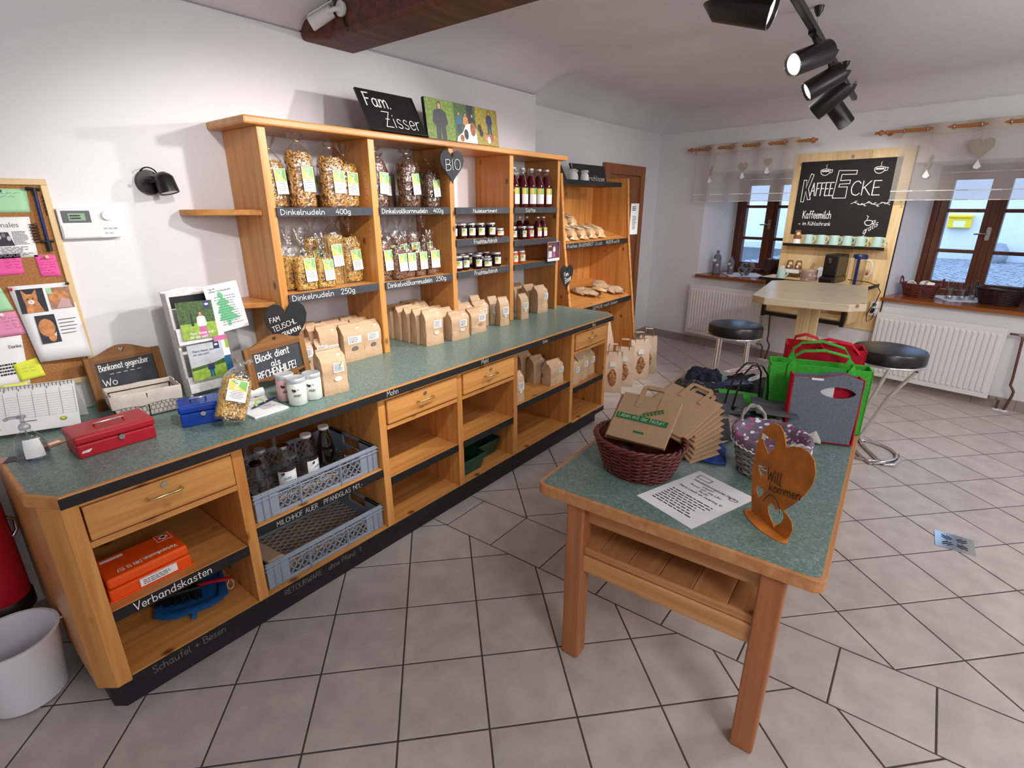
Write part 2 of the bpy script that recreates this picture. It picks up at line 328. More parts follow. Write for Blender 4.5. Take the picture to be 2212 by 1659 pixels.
# ---------------------------------------------------------------- hand lettering: single-stroke glyphs
GL = {}
for line in '''A .62 0,0 .3,1|.3,1 .6,0|.1,.38 .5,.38
B .52 0,0 0,1|~0,1 .35,.98 .46,.77 .3,.56 0,.53|~.25,.54 .5,.42 .5,.14 .28,.01 0,0
C .56 ~.54,.84 .38,1 .12,.88 0,.5 .1,.12 .36,0 .55,.14
D .58 0,0 0,1|~0,1 .34,.92 .56,.55 .42,.12 0,0
E .46 .44,1 0,1|0,1 0,0|0,0 .46,0|0,.52 .36,.54
F .46 .02,0 .02,1|-.04,.97 .46,1|.02,.54 .36,.56
G .6 ~.55,.85 .38,1 .12,.88 0,.5 .1,.1 .38,0 .56,.16 .56,.42|.56,.42 .32,.42
H .58 0,0 0,1|.56,0 .56,1|0,.52 .56,.52
I .14 .06,0 .06,1
J .36 ~.3,1 .3,.2 .16,0 0,.14
6 .46 ~.36,1 .1,.66 .02,.3 .2,.02 .42,.18 .4,.42 .2,.52 .04,.34
9 .46 ~.42,.78 .24,1 .04,.76 .2,.5 .42,.76|~.42,.76 .36,.3 .16,0
K .52 0,0 0,1|.48,1 0,.44|.12,.56 .52,0
L .44 0,1 0,0|0,0 .44,.02
M .72 0,0 .06,1|.06,1 .34,.4|.34,.4 .62,1|.62,1 .7,0
N .6 0,0 0,1|0,1 .58,0|.58,0 .58,1
O .62 ~.3,1 .08,.85 0,.5 .1,.12 .32,0 .54,.15 .6,.5 .52,.86 .3,1
P .5 0,0 0,1|~0,1 .36,.98 .48,.76 .34,.52 0,.48
R .54 0,0 0,1|~0,1 .36,.98 .47,.76 .34,.54 0,.5|.2,.52 .54,0
S .5 ~.47,.86 .3,1 .06,.9 .06,.66 .4,.42 .46,.16 .24,0 0,.12
T .54 .26,0 .26,1|-.02,.97 .54,1
U .56 ~0,1 0,.3 .1,.05 .32,0 .5,.12 .55,.4 .55,1
V .56 0,1 .28,0|.28,0 .58,1.02
W .8 0,1 .2,0|.2,0 .4,.7|.4,.7 .6,0|.6,0 .8,1
Z .54 0,1 .54,1|.54,1 0,0|0,0 .54,0|.14,.52 .42,.52
a .5 ~.4,.5 .24,.62 .06,.5 .02,.2 .16,0 .34,.1 .42,.4|~.42,.6 .4,.2 .44,.02 .52,.02
b .44 0,1 0,0|~0,.4 .16,.6 .36,.5 .42,.24 .28,.02 0,.04
c .38 ~.38,.5 .22,.62 .04,.46 .02,.18 .18,0 .38,.12
d .48 ~.4,.48 .22,.62 .04,.46 .02,.18 .18,0 .4,.16|.42,1 .42,0
e .42 ~.03,.3 .38,.34 .34,.56 .18,.62 .03,.42 .06,.1 .22,0 .4,.12
f .34 ~.4,.92 .26,1 .16,.84 .16,0|0,.58 .34,.6
g .46 ~.4,.5 .22,.62 .04,.46 .04,.2 .2,.04 .4,.18|~.42,.6 .42,-.14 .3,-.32 .06,-.24
h .46 0,0 0,1|~0,.36 .16,.6 .34,.56 .4,.36 .4,0
i .14 .06,0 .06,.58|.05,.78 .08,.83
j .2 ~.12,.58 .12,-.16 -.04,-.3|.11,.78 .13,.83
k .42 0,0 0,1|.36,.62 .02,.28|.12,.36 .42,0
l .18 ~.04,1 .03,.14 .12,0 .2,.06
m .68 0,0 0,.6|~0,.36 .14,.6 .28,.52 .32,.3 .32,0|~.32,.36 .46,.6 .6,.52 .64,.3 .64,0
n .46 0,0 0,.6|~0,.36 .16,.6 .34,.56 .4,.36 .4,0
o .46 ~.22,.62 .04,.5 .02,.18 .2,0 .4,.12 .42,.42 .22,.62
p .46 0,.6 0,-.34|~0,.42 .18,.6 .38,.5 .42,.26 .28,.02 0,.1
r .32 0,0 0,.6|~0,.34 .12,.56 .32,.6
s .36 ~.34,.52 .18,.62 .04,.5 .1,.34 .32,.22 .3,.04 .14,0 0,.08
t .32 .14,.9 .14,.02|.14,.02 .3,.02|-.02,.62 .32,.64
u .46 ~0,.6 .02,.16 .14,0 .32,.08 .4,.3|.4,.6 .42,0
v .42 0,.6 .2,0|.2,0 .42,.62
w .6 0,.6 .14,0|.14,0 .3,.46|.3,.46 .44,0|.44,0 .6,.62
z .4 0,.6 .38,.6|.38,.6 0,0|0,0 .4,0
0 .5 ~.24,1 .04,.8 0,.4 .14,.04 .34,.04 .48,.4 .42,.84 .24,1
1 .26 0,.74 .2,1|.2,1 .2,0
2 .48 ~.02,.78 .16,1 .4,.92 .4,.64 .02,.02|.02,.02 .48,.02
3 .46 ~.02,.9 .24,1 .42,.8 .18,.54 .46,.3 .3,.02 0,.08
4 .52 .34,1 0,.36|0,.36 .52,.36|.4,.62 .4,0
5 .46 .44,1 .08,1|.08,1 .06,.58|~.06,.56 .34,.62 .46,.34 .3,.02 0,.06
7 .46 0,1 .46,1|.46,1 .14,0|.1,.5 .4,.52
. .12 .03,.0 .07,.03
, .14 .07,.05 .02,-.12
- .3 .04,.36 .28,.36
+ .46 .22,.12 .22,.68|0,.4 .44,.4
! .2 .12,1 .08,.28|.06,.0 .1,.05
€ .56 ~.54,.84 .36,1 .12,.84 .06,.4 .2,.06 .52,.1|-.04,.6 .4,.6|-.04,.42 .36,.42
> .6 0,.3 .5,.3|.3,.46 .5,.3|.3,.14 .5,.3
^ .5 .22,0 .22,1|.02,.68 .22,1|.42,.68 .22,1
" .24 .04,1 .02,.8|.16,1 .14,.8'''.split('\n'):
    ch, wd, rest = line.split(' ', 2); st = []
    for s_ in rest.split('|'):
        sm = s_.startswith('~'); pts = [tuple(float(q) for q in p.split(',')) for p in s_.lstrip('~').split(' ')]
        if sm and len(pts) > 2:
            o_ = []
            for i in range(len(pts) - 1):
                p0, p1, p2, p3 = pts[max(i - 1, 0)], pts[i], pts[i + 1], pts[min(i + 2, len(pts) - 1)]
                for k in range(4):
                    t = k / 4
                    o_.append(tuple(.5 * (2 * p1[d] + (p2[d] - p0[d]) * t + (2 * p0[d] - 5 * p1[d] + 4 * p2[d] - p3[d]) * t * t + (3 * p1[d] - p0[d] - 3 * p2[d] + p3[d]) * t ** 3) for d in (0, 1)))
            pts = o_ + [pts[-1]]
        st.append(pts)
    GL[ch] = (float(wd), st)
def _um(b, l):
    wd, st = GL[b]; h = .82 if l else 1.12
    GL_c = [list(p) for p in st] + [[(wd * .28, h), (wd * .34, h + .06)], [(wd * .68, h), (wd * .74, h + .06)]]
    return wd, GL_c
for a_, b_, l_ in (('ä', 'a', 1), ('ö', 'o', 1), ('ü', 'u', 1), ('Ä', 'A', 0), ('Ü', 'U', 0)): GL[a_] = _um(b_, l_)
def strokes(text, size, gap=.14, width=None):
    x = 0; out = []
    for ch in text:
        if ch == ' ': x += .42; continue
        wd, st = GL[ch]
        out += [[(x + px, py) for px, py in pl] for pl in st]; x += wd + gap
    x = max(x - gap, .01); k = width / x if width else size
    return [[(px * k, py * size) for px, py in pl] for pl in out], x * k
_rk = [0]
def ribbon(mb, pl, o, ux, uy, n, lw, m=0):
    """a drawn line: one mitred strip a hair above the surface, each stroke a little above the last"""
    q = [pl[0]]
    for pt in pl[1:]:
        if math.hypot(pt[0] - q[-1][0], pt[1] - q[-1][1]) > 1e-7: q.append(pt)
    if len(q) < 2: return
    _rk[0] = (_rk[0] + 1) % 9; n = Vector(n) + ux.cross(uy).normalized() * (.00005 * _rk[0]); L = len(q); vs = []
    for i, (x, y) in enumerate(q):
        def dr(i0, i1): dx, dy = q[i1][0] - q[i0][0], q[i1][1] - q[i0][1]; l = math.hypot(dx, dy); return dx / l, dy / l
        d0 = dr(max(i - 1, 0), max(i, 1)) ; d1 = dr(min(i, L - 2), min(i + 1, L - 1))
        tx, ty = d0[0] + d1[0], d0[1] + d1[1]; l = math.hypot(tx, ty)
        if l < .3: tx, ty, l = -d0[1] * 1., d0[0] * 1., 1.
        tx, ty = tx / l, ty / l; k = lw * .5 * min(1.5, 1 / max(.4, tx * d1[0] + ty * d1[1]))
        e = (-lw * .3 if i == 0 else lw * .3 if i == L - 1 else 0)
        vs += [o + ux * (x - ty * k + tx * e) + uy * (y + tx * k + ty * e) + n, o + ux * (x + ty * k + tx * e) + uy * (y - tx * k + ty * e) + n]
    mb.add(vs, [(2 * i, 2 * i + 1, 2 * i + 3, 2 * i + 2) for i in range(L - 1)], m)
def write(text, size, o, ux=(1, 0, 0), uy=(0, 0, 1), parent=None, mat=None, lw=None, width=None, name='lettering', gap=.14, off=.0008):
    """lettering on a surface whose right is ux and up is uy; lines split by newline"""
    mb = MB(); ux, uy = Vector(ux).normalized(), Vector(uy).normalized(); n = ux.cross(uy) * off
    y = 0
    for ln in text.split('\n'):
        st, _ = strokes(ln, size, gap, width)
        for pl in st: ribbon(mb, [(a, b + y) for a, b in pl], Vector(o), ux, uy, n, lw or size * .1)
        y -= size * 1.45
    return obj(name, mb, mat or white, parent)
def lines_of_print(o, ux, uy, w, h, rows, parent, mat=None, seed=1, name='printed_lines', fill=.55, off=.0006, ragged=True, center=False):
    """fine print too small to read: rows of short dashes"""
    mb = MB(); rr = random.Random(seed); o, ux, uy = Vector(o), Vector(ux).normalized(), Vector(uy).normalized(); n = ux.cross(uy) * off
    for i in range(rows):
        y = -h * (i + .5) / rows; hh = h / rows * fill * .5; end = w * (rr.uniform(.7, 1) if ragged else 1); x = (w - end) / 2 if center else 0; end += x
        while x < end - 1e-6:
            l = min(rr.uniform(.06, .16) * w, end - x)
            mb.add([o + ux * a + uy * b + n for a, b in ((x, y - hh), (x + l, y - hh), (x + l, y + hh), (x, y + hh))], [(0, 1, 2, 3)])
            x += l + w * .025
    return obj(name, mb, mat or inkgrey, parent)
def heart(w, h, n=28):
    p = []
    for i in range(n):
        t = 2 * PI * i / n + PI / n * 0
        x = 16 * math.sin(t) ** 3; y = 13 * math.cos(t) - 5 * math.cos(2 * t) - 2 * math.cos(3 * t) - math.cos(4 * t)
        p.append((-x / 32 * w, (y + 17) / 29.0 * h))
    return p
def circ(cx, cy, rx, ry=None, n=16): return [(cx + rx * math.cos(2 * PI * k / n), cy + (ry or rx) * math.sin(2 * PI * k / n)) for k in range(n)]
def rrect(w, h, r, n=4, cx=0., cy=0.):
    p = []
    for sx, sy, a in ((1, 1, 0), (-1, 1, 90), (-1, -1, 180), (1, -1, 270)):
        p += [(cx + sx * (w / 2 - r) + r * math.cos(R(a + 90 * k / n)), cy + sy * (h / 2 - r) + r * math.sin(R(a + 90 * k / n))) for k in range(n + 1)]
    return p
def arc(c, r, a0, a1, n, ax=(1, 0, 0), ay=(0, 0, 1)):
    c, ax, ay = Vector(c), Vector(ax), Vector(ay)
    return [c + ax * r * math.cos(R(a0 + (a1 - a0) * k / n)) + ay * r * math.sin(R(a0 + (a1 - a0) * k / n)) for k in range(n + 1)]

# ================================================================ room shell
YW, YR, XS = .853, 1.12, 3.575         # counter wall, recessed wall, where the wall steps back
ZC, ZF = 2.565, 2.75                   # where the cove starts, flat ceiling
XL, YF = -2.6, -4.4
def RX(y): return A0.x + (y - .75) * math.tan(R(11.25))
wl = MB()
wl.box(XL, YW, 0, XS, YW + .6, ZC)
struct(obj('wall_back', wl, wallm))
struct(obj('wall_recess', MB().box(XS, YR, 0, 7.4, YR + .4, ZC + .03), wallm))
struct(obj('wall_left', MB().box(XL - .2, YF, 0, XL, YW + .3, ZC), wallm))
struct(obj('wall_front', MB().box(XL, YF - .2, 0, 6.4, YF, ZC), wallm))
# window wall, prisms in its own frame (x along the wall, y into the wall)
WIN = ((.335, 1.345, .40, 1.315, .905), (2.37, 3.52, 2.465, 3.44, .87))    # opening left/right at the room face, left/right at the frame, sill height
wr = MB(); D_ = .95
def pier(l0, r0, l1, r1): wr.prism([(l0, 0), (r0, 0), (r1, .72), (r1, D_), (l1, D_), (l1, .72)], 0, ZC + .03)
pier(-.45, WIN[0][0], -.45, WIN[0][2]); pier(WIN[0][1], WIN[1][0], WIN[0][3], WIN[1][2]); pier(WIN[1][1], 6.2, WIN[1][3], 6.2)
for l0, r0, l1, r1, zs in WIN:
    q = [(l0, 0), (r0, 0), (r1, .72), (r1, D_), (l1, D_), (l1, .72)]
    wr.prism(q, 0, zs - .032); wr.prism(q, 2.1, ZC + .03)
struct(obj('wall_right', wr, wallm, loc=tuple(A0), rot=(0, 0, WR)))
# coved ceiling: height follows the distance to the walls
segs = [((XL, YW), (XS, YW)), ((XS, YW), (XS, YR)), ((XS, YR), (RX(YR), YR)), ((RX(YR), YR), (RX(YF), YF)), ((RX(YF), YF), (XL, YF)), ((XL, YF), (XL, YW))]
def cz(x, y):
    inside = y < YW if x < XS else (y < YR and x < RX(y))
    d = 9
    for (ax, ay), (bx_, by) in segs:
        dx, dy = bx_ - ax, by - ay; t = max(0, min(1, ((x - ax) * dx + (y - ay) * dy) / (dx * dx + dy * dy)))
        d = min(d, math.hypot(x - ax - t * dx, y - ay - t * dy))
    if not inside: return ZC + .002
    k = min(1, d / .42); u = 1 - (1 - k) ** 2.2
    return ZC + .006 + (ZF - ZC) * u + .012 * noise.noise((x * .7, y * .7, 3))
ce = MB(); X0, X1, Y0, Y1 = XL - .1, 7.0, YF - .1, YR + .15
NX, NY = 240, 150
ce.grid(NX, NY, lambda a, b: (X0 + (X1 - X0) * a, Y0 + (Y1 - Y0) * b, cz(X0 + (X1 - X0) * a, Y0 + (Y1 - Y0) * b)))
struct(obj('ceiling', ce, ceilm, smooth=180))
# beam with weathered corners, running out of the wall over the counter
bm_ = MB(); bm_.prism([(1.60, -2.8), (1.86, -2.8), (1.86, 1.0), (1.53, 1.0), (1.53, .80), (1.60, .72)], 2.53, 2.80)
beam = struct(obj('ceiling_beam', bm_, oldw, bev=.022, seg=3))

# ---- floor: every tile a piece, laid diagonally, with a straight band across
fl = MB(); fl.box(XL, YF, -.05, 6.9, 1.3, -.0022)
floor = struct(obj('floor', fl, grout))
def clip(poly, a, b, c):     # keep a*x+b*y<=c
    out = []
    for i in range(len(poly)):
        p, q = poly[i], poly[(i + 1) % len(poly)]; dp, dq = a * p[0] + b * p[1] - c, a * q[0] + b * q[1] - c
        if dp <= 0: out.append(p)
        if dp * dq < 0: t = dp / (dp - dq); out.append((p[0] + t * (q[0] - p[0]), p[1] + t * (q[1] - p[1])))
    return out
PT, GA = .3148, R(-43.576); G = .0035
ca, sa = math.cos(GA), math.sin(GA)
tiles = []
def lattice(ox, oy, cut, sgn):
    for i in range(-24, 25):
        for j in range(-24, 25):
            q = [(i + G / PT, j + G / PT), (i + 1 - G / PT, j + G / PT), (i + 1 - G / PT, j + 1 - G / PT), (i + G / PT, j + 1 - G / PT)]
            pl = [(ox + PT * (a * ca - b * sa), oy + PT * (a * sa + b * ca)) for a, b in q]
            pl = clip(pl, *cut)
            for c in ((-1, 0, -XL), (0, -1, -YF), (1, -math.tan(R(11.25)), A0.x - .75 * math.tan(R(11.25)) - .012)): pl = clip(pl, *c) if len(pl) > 2 else pl
            if len(pl) > 2: pl = clip(pl, 0, 1, YW - .01 if sum(p[0] for p in pl) / len(pl) < XS else YR - .01)
            if len(pl) > 2: tiles.append(pl)
lattice(.7468, -.1315, (1, .035, 1.545 - G), 0)
lattice(2.1605, -1.8863, (-1, -.036, -1.868 - G), 1)
for k in range(-11, 4):
    y0 = -.03 + k * .3165
    tiles.append([(1.545 - .035 * y0 + G, y0 + G), (1.868 - .036 * y0 - G, y0 + G), (1.868 - .036 * (y0 + .3165) - G, y0 + .3165 - G), (1.545 - .035 * (y0 + .3165) + G, y0 + .3165 - G)])
def seen(p):
    cx, cy = sum(q[0] for q in p) / len(p), sum(q[1] for q in p) / len(p)
    d = Vector((cx, cy, 0)) - cam_o.location; z = d.dot(fw)
    if z < .3: return 0
    x, y = d.dot(rt) / z * 1119.6, d.dot(up) / z * 1119.6
    if abs(x) > 1230 or abs(y) > 960: return 0
    if -.02 < cx < 3.5 and cy > .16: return 0
    return 1 / z ** 2
ar = lambda p: abs(sum(p[i][0] * p[(i + 1) % len(p)][1] - p[(i + 1) % len(p)][0] * p[i][1] for i in range(len(p)))) / 2
tiles = [t for t in tiles if ar(t) > 1e-4]
vis = sorted([t for t in tiles if seen(t)], key=lambda t: -seen(t) * ar(t))
rest = [t for t in tiles if not seen(t)] + vis[295:]
def tile_mesh(mb, p, lift=0.):
    n = len(p); cx, cy = sum(q[0] for q in p) / n, sum(q[1] for q in p) / n
    ins = [(x + (cx - x) * .012, y + (cy - y) * .012) for x, y in p]
    mb.add([(x, y, -.0024) for x, y in p] + [(x, y, -.0008 + lift) for x, y in p] + [(x, y, lift) for x, y in ins],
           [(i, (i + 1) % n, n + (i + 1) % n, n + i) for i in range(n)] + [(n + i, n + (i + 1) % n, 2 * n + (i + 1) % n, 2 * n + i) for i in range(n)] + [tuple(range(2 * n, 3 * n))])
    return mb
full = {}
for t in vis[:295]:
    obj('tile', tile_mesh(MB(), t, rnd.uniform(-.0004, .0004)), tilem, floor)
mb = MB()
for t in rest: tile_mesh(mb, t)
obj('tile_field', mb, tilem, floor, stuff=True)
# skirting of cut tiles, each a piece
def skirting(name, p0, p1, nx, ny, start=0.):
    s = struct(bpy.data.objects.new(name, None)); C.objects.link(s)
    p0, p1 = Vector((*p0, 0)), Vector((*p1, 0)); d = (p1 - p0); L = d.length; d.normalize(); s.location = p0; s.rotation_euler = (0, 0, math.atan2(d.y, d.x))
    sg = 1 if d.x * ny - d.y * nx > 0 else -1
    full_ = MB().box(.0015, 0 if sg > 0 else -.011, 0, .2985, .011 if sg > 0 else 0, .098).mesh('skirt_tile', skirtm)
    k = 0
    while k * .3 < L: 
        obj('skirting_tile', full_, skirtm, s, loc=(k * .3, 0, 0)); k += 1
    return s
skirting('baseboard_right', W(-.34, .001)[:2], W(4.5, .001)[:2], WN.x, WN.y)
skirting('baseboard_back', (-1.6, YW - .001), (-.08, YW - .001), 0, -1)
skirting('baseboard_recess', (6.25, YR - .001), (6.62, YR - .001), 0, -1)
# floor drain
dr = thing('floor_drain', 'square shiny metal floor drain set in the tiles right of the table', 'drain', (3.13, -2.307, .0005), R(2))
bx('grate_frame', (-.085, -.085, 0, .085, .085, .003), steel, dr, .001)
g = MB()
for a in range(4):
    for k in (-1, 0, 1):
        g.T = Matrix.Rotation(R(45 + 90 * a), 4, 'Z'); g.box(.02 + abs(k) * .006, k * .014 - .004, .003, .075 - abs(k) * .014, k * .014 + .004, .0036)
obj('drain_slots', g, black, dr)

# ================================================================ windows, street outside
def window(name, label, l, r, zs, stile_l=True):
    t = struct(thing(name, label, 'window', tuple(A0), WR))
    y = .70; zt = 2.1; mid = (l + r) / 2
    f = MB(); 
    for b in ((l - .02, y, zs, l + .055, y + .09, zt), (r - .055, y, zs, r + .02, y + .09, zt), (l, y, zs - .02, r, y + .09, zs + .045), (l, y, zt - .06, r, y + .09, zt + .02)): f.box(*b)
    obj('window_frame', f, winw, t, bev=.004)
    for s, (a, b) in enumerate(((l + .058, mid - .002), (mid + .002, r - .058))):
        sb = MB(); z0, z1 = zs + .05, zt - .065; sw = .072; y0 = y - .018
        zm, zb = zs + .425, zs + .81
        sb.box(a, y0, z0, a + sw, y + .05, z1); sb.box(b - sw, y0, z0, b, y + .05, z1)
        for q in ((z0, z0 + .075), (z1 - .07, z1), (zm - .017, zm + .017), (zb - .017, zb + .017)): sb.box(a + sw, y0 + .006, q[0], b - sw, y + .045, q[1])
        so = obj('casement', sb, winw, t, bev=.005)
        for q0, q1 in ((z0 + .07, zm - .01), (zm + .01, zb - .01), (zb + .01, z1 - .06)):
            obj('pane', MB().add([(a + sw - .005, y + .012, q0), (b - sw + .005, y + .012, q0), (b - sw + .005, y + .012, q1), (a + sw - .005, y + .012, q1)], [(0, 1, 2, 3)]), pane, so)
    bx('closing_strip', (mid - .028, y - .034, zs + .05, mid + .028, y - .016, zt - .06), winw, t, .004)
    h = MB(); zz = zs + .60
    h.plate(rrect(.034, .125, .014), (mid, y - .035, zz), (1, 0, 0), (0, 0, 1), .006); h.cyl((mid, y - .04, zz), (mid, y - .075, zz), .009, 10)
    h.tube([(mid, y - .072, zz), (mid - .03, y - .076, zz), (mid - .10, y - .07, zz - .004)], .009, 8)
    obj('window_handle', h, steel, t, smooth=40)
    return t
window('window_1', 'brown wooden casement window left of the coffee chalkboard', WIN[0][2], WIN[0][3], WIN[0][4])
window('window_2', 'brown wooden casement window right of the coffee chalkboard', WIN[1][2], WIN[1][3], WIN[1][4])
cobm = plain('cobble', '#8b9099', .7, var=.25, scale=6); mortar = plain('cobble_joint', '#4b4f57', .9)
stucco = plain('stucco_outside', '#dfe2e6', .9, var=.05, scale=2, bmp=.2)
st = struct(obj('street', MB().box(-6, 0, -.3, 9, 16, .435), mortar, loc=W(1, -1.0), rot=(0, 0, WR)))
cb = MB(); k = 0
for r in range(66):
    for c_ in range(44):
        x = -3.3 + c_ * .155 + (r % 2) * .07 + rnd.uniform(-.012, .012); yy = 1.6 + r * .15 + .06 * math.sin(c_ * .9); 
        a = .062 + rnd.uniform(-.008, .006); z = .447 + rnd.uniform(-.006, .006)
        cb.add([(x - a, yy - a, .43), (x + a, yy - a, .43), (x + a, yy + a, .43), (x - a, yy + a, .43), (x - a * .7, yy - a * .7, z), (x + a * .7, yy - a * .7, z), (x + a * .7, yy + a * .7, z), (x - a * .7, yy + a * .7, z)],
               [(4, 5, 6, 7), (0, 1, 5, 4), (1, 2, 6, 5), (2, 3, 7, 6), (3, 0, 4, 7)])
obj('cobblestones', cb, cobm, st, stuff=True)
hs = thing('house_across_street', 'white plastered house wall across the cobbled street', 'building', W(1, -11.2), WR)
hw = MB(); hw.box(-7, 0, .3, 2.05, .5, 6); hw.box(2.75, 0, .3, 9, .5, 6); hw.box(2.05, 0, 2.6, 2.75, .5, 6)
obj('wall', hw, stucco, hs); bx('doorway', (2.05, .35, .3, 2.75, .42, 2.6), slate, hs); bx('plinth', (-7, -.03, .3, 2.04, 0.001, .62), plain('house_plinth', '#d3d8e0', .9, var=.1), hs)
yellow = plain('post_yellow', '#f2cf1a', .4)
mbx = thing('letter_box', 'yellow letter box on the white house wall seen through right window', 'letter box', W(.86, -11.19, 1.34), WR)
bx('body', (-.23, -.16, -.15, .23, 0, .12), yellow, mbx, .02); bx('hood', (-.24, -.2, .09, .24, 0, .17), yellow, mbx, .03); bx('notice', (-.11, -.165, -.12, .12, -.16, .02), labelw, mbx, .001)
rk = MB(); rk.sphere((0, 0, .12), .32, 12, sc=(1.1, .7, 1.0))
for i, v_ in enumerate(rk.v): rk.v[i] = tuple(Vector(v_) * (1 + .18 * noise.noise(Vector(v_) * 4)))
tag(obj('guard_stone', rk, cobm, loc=W(1.75, -10.85, .45), smooth=60), 'grey guard stone at the foot of the house across the street', 'stone')

# brown door in the recessed wall
d1 = struct(thing('door_1', 'brown wooden door behind the slanted bread rack', 'door', (0, YR, 0)))
fr = MB(); fr.box(5.19, -.045, 0, 5.30, .01, 2.175); fr.box(6.09, -.045, 0, 6.20, .01, 2.175); fr.box(5.30, -.045, 2.065, 6.09, .01, 2.175)
obj('door_frame', fr, doorw, d1, bev=.004)
dl = MB(); dl.box(5.305, -.028, .01, 6.085, 0, 2.06); obj('door_leaf', dl, doorw, d1, bev=.003)
dl = MB(); dl.box(5.42, -.036, 1.15, 5.97, -.028, 1.92); dl.box(5.42, -.036, .2, 5.97, -.028, 1.0); obj('door_panel', dl, doorw, d1, bev=.006)
pg = thing('paper_notice', 'white paper notice hanging at the edge of the bread rack', 'notice', (5.005, .655, 1.44), R(-12))
bx('sheet', (0, -.0015, 0, .13, 0, .31), paper, pg, 0)
lines_of_print((.02, -.0016, .285), (1, 0, 0), (0, 0, 1), .08, .05, 3, pg, ink, 3); lines_of_print((.03, -.0016, .19), (1, 0, 0), (0, 0, 1), .07, .14, 9, pg, inkgrey, 4)

# ================================================================ counter
wt = thing('counter_worktop', 'long green worktop of the sales counter with black front strip', 'worktop', (0, 0, 0))
ow = [(.0, .006), (3.497, .006), (3.593, .10), (3.593, YW), (-.06, YW), (-.065, .109)]
iw = [(.006, .02), (3.49, .02), (3.58, .106), (3.58, YW - .002), (-.048, YW - .002), (-.05, .115)]
e_ = MB(); e_.plate(ow, (0, 0, .861), (1, 0, 0), (0, 1, 0), .0385); obj('wood_edge', e_, pineX, wt, bev=.003)
obj('laminate_top', MB().prism(iw, .8985, .9), lam, wt)
bx('black_strip', (-.002, 0, .860, 3.497, .0058, .8945), chalk, wt, .001)
for tx, x, s_ in (('Mohn', 1.228, .027), ('Mehl', 1.905, .027), ('Gries', 2.515, .022), ('Reis', 3.165, .022)):
    write(tx, s_, (x, 0, .868), parent=wt, mat=plain('chalk_soft', '#b9b9b6', .9) if tx == 'Mohn' else MATS['chalk_soft'], lw=.0028)
PAN = [None, (.508, .55), (1.191, 1.235), (1.727, 1.77), (2.24, 2.285), (2.9225, 2.965), (3.43, 3.48)]
SH = [.427, .486, .421, .425, .493, .421]; DRW = [1, 0, 1, 1, 0, 1]
CL = ['first counter unit from the left, with drawer and first aid box', 'counter unit holding the two grey bottle crates', 'counter unit with drawer and two empty shelves under the poppy sign',
      'counter unit with drawer above the green boxes', 'open counter unit with flour bags on its middle shelf', 'last counter unit by the paper sacks, with drawer and bags']
TXT = {0: ('Verbandskasten', .105, .0315, .003), 1: ('MILCHHOF AUER   PFANDGLAS ^€1,-', .632, .0225, .0024)}
for i in range(6):
    x0 = (.045, *[p[1] for p in PAN[1:6]])[i]; x1 = PAN[i + 1][0]
    u = thing('counter_unit', CL[i], 'cabinet', (x0, 0, 0), group='counter units under the worktop')
    q = x1 - x0
    if i == 0:
        obj('end_panel', MB().prism([(0, .03), (-.045, .03), (-.09, .085), (-.09, .85), (-.05, .85), (-.05, .09), (0, .06)], .13, .8605), pineZ, u, bev=.002)
        obj('side_lining', MB().box(-.02, .062, .13, 0, .85, .86), pineZ, u)
    bx('side_panel', (q + .0003, .03, .13, q + .0415, .85, .8605), pineZ, u)
    bx('back_panel', (0, .835, .13, q, .85, .86), pineX, u, 0)
    bx('bottom_board', (0, .032, .13, q, .835, .15), pineX, u)
    bx('shelf', (.001, .036, SH[i] - .024, q - .001, .835, SH[i]), pineX, u)
    bx('shelf_strip', (.001, .029, SH[i] - .042, q - .001, .0355, SH[i] - .002), chalk, u, .001)
    xa = -.045 if i == 0 else -.0425
    bx('base_strip', (0, .027, .092, q + .0415, .0297, .148 if i != 5 else .13), chalk, u, .001)
    if i == 0: pl = MB().prism([(-.03, .073), (-.06, .11), (-.06, .83), (0, .83), (q + .0415, .83), (q + .0415, .073)], 0, .13)
    else: pl = MB().box(0, .073, 0, q + (.0415 if i < 5 else -.02), .83, .13)
    obj('plinth', pl, plain('plinth_black', '#1d1e24', .55) if i == 0 else MATS['plinth_black'], u)
    if DRW[i]:
        dd = bx('drawer', (.004, .022, .714, q - .004, .05, .836), pineX, u, .003)
        bx('drawer_box', (.02, .05, .72, q - .02, .6, .80), pineX, u, 0); bx('rail', (0, .03, .684, q, .06, .706), pineX, u)
        bx('top_rail', (0, .03, .838, q, .06, .8605), pineX, u)
        c = q / 2 if i else .225; hz = .79 if i == 0 else .782
        h = MB(); h.tube([(c - .052, .022, hz), (c - .052, .002, hz), (c - .044, -.004, hz), (c + .044, -.004, hz), (c + .052, .002, hz), (c + .052, .022, hz)], .0045, 8)
        obj('handle', h, brass, dd, smooth=50)
        k = MB(); k.cyl((c + .004, .022, hz + .030), (c + .004, .016, hz + .030), .0095, 14); obj('lock', k, steel, dd, smooth=40)
    if i in TXT:
        tx, x, s_, lw = TXT[i]; write(tx, s_, (x - x0, .029, SH[i] - .034), parent=u, lw=lw, mat=white if i == 0 else MATS['chalk_soft'], gap=.16)
    if i == 0: write('Schaufel + Besen', .03, (.105 - x0, .027, .108), parent=u, mat=chalkfaint, lw=.0018)
    if i == 1: write('RETOURWARE   ohne Pfand  ^', .026, (.615 - x0, .027, .108), parent=u, mat=chalkfaint, lw=.0018)

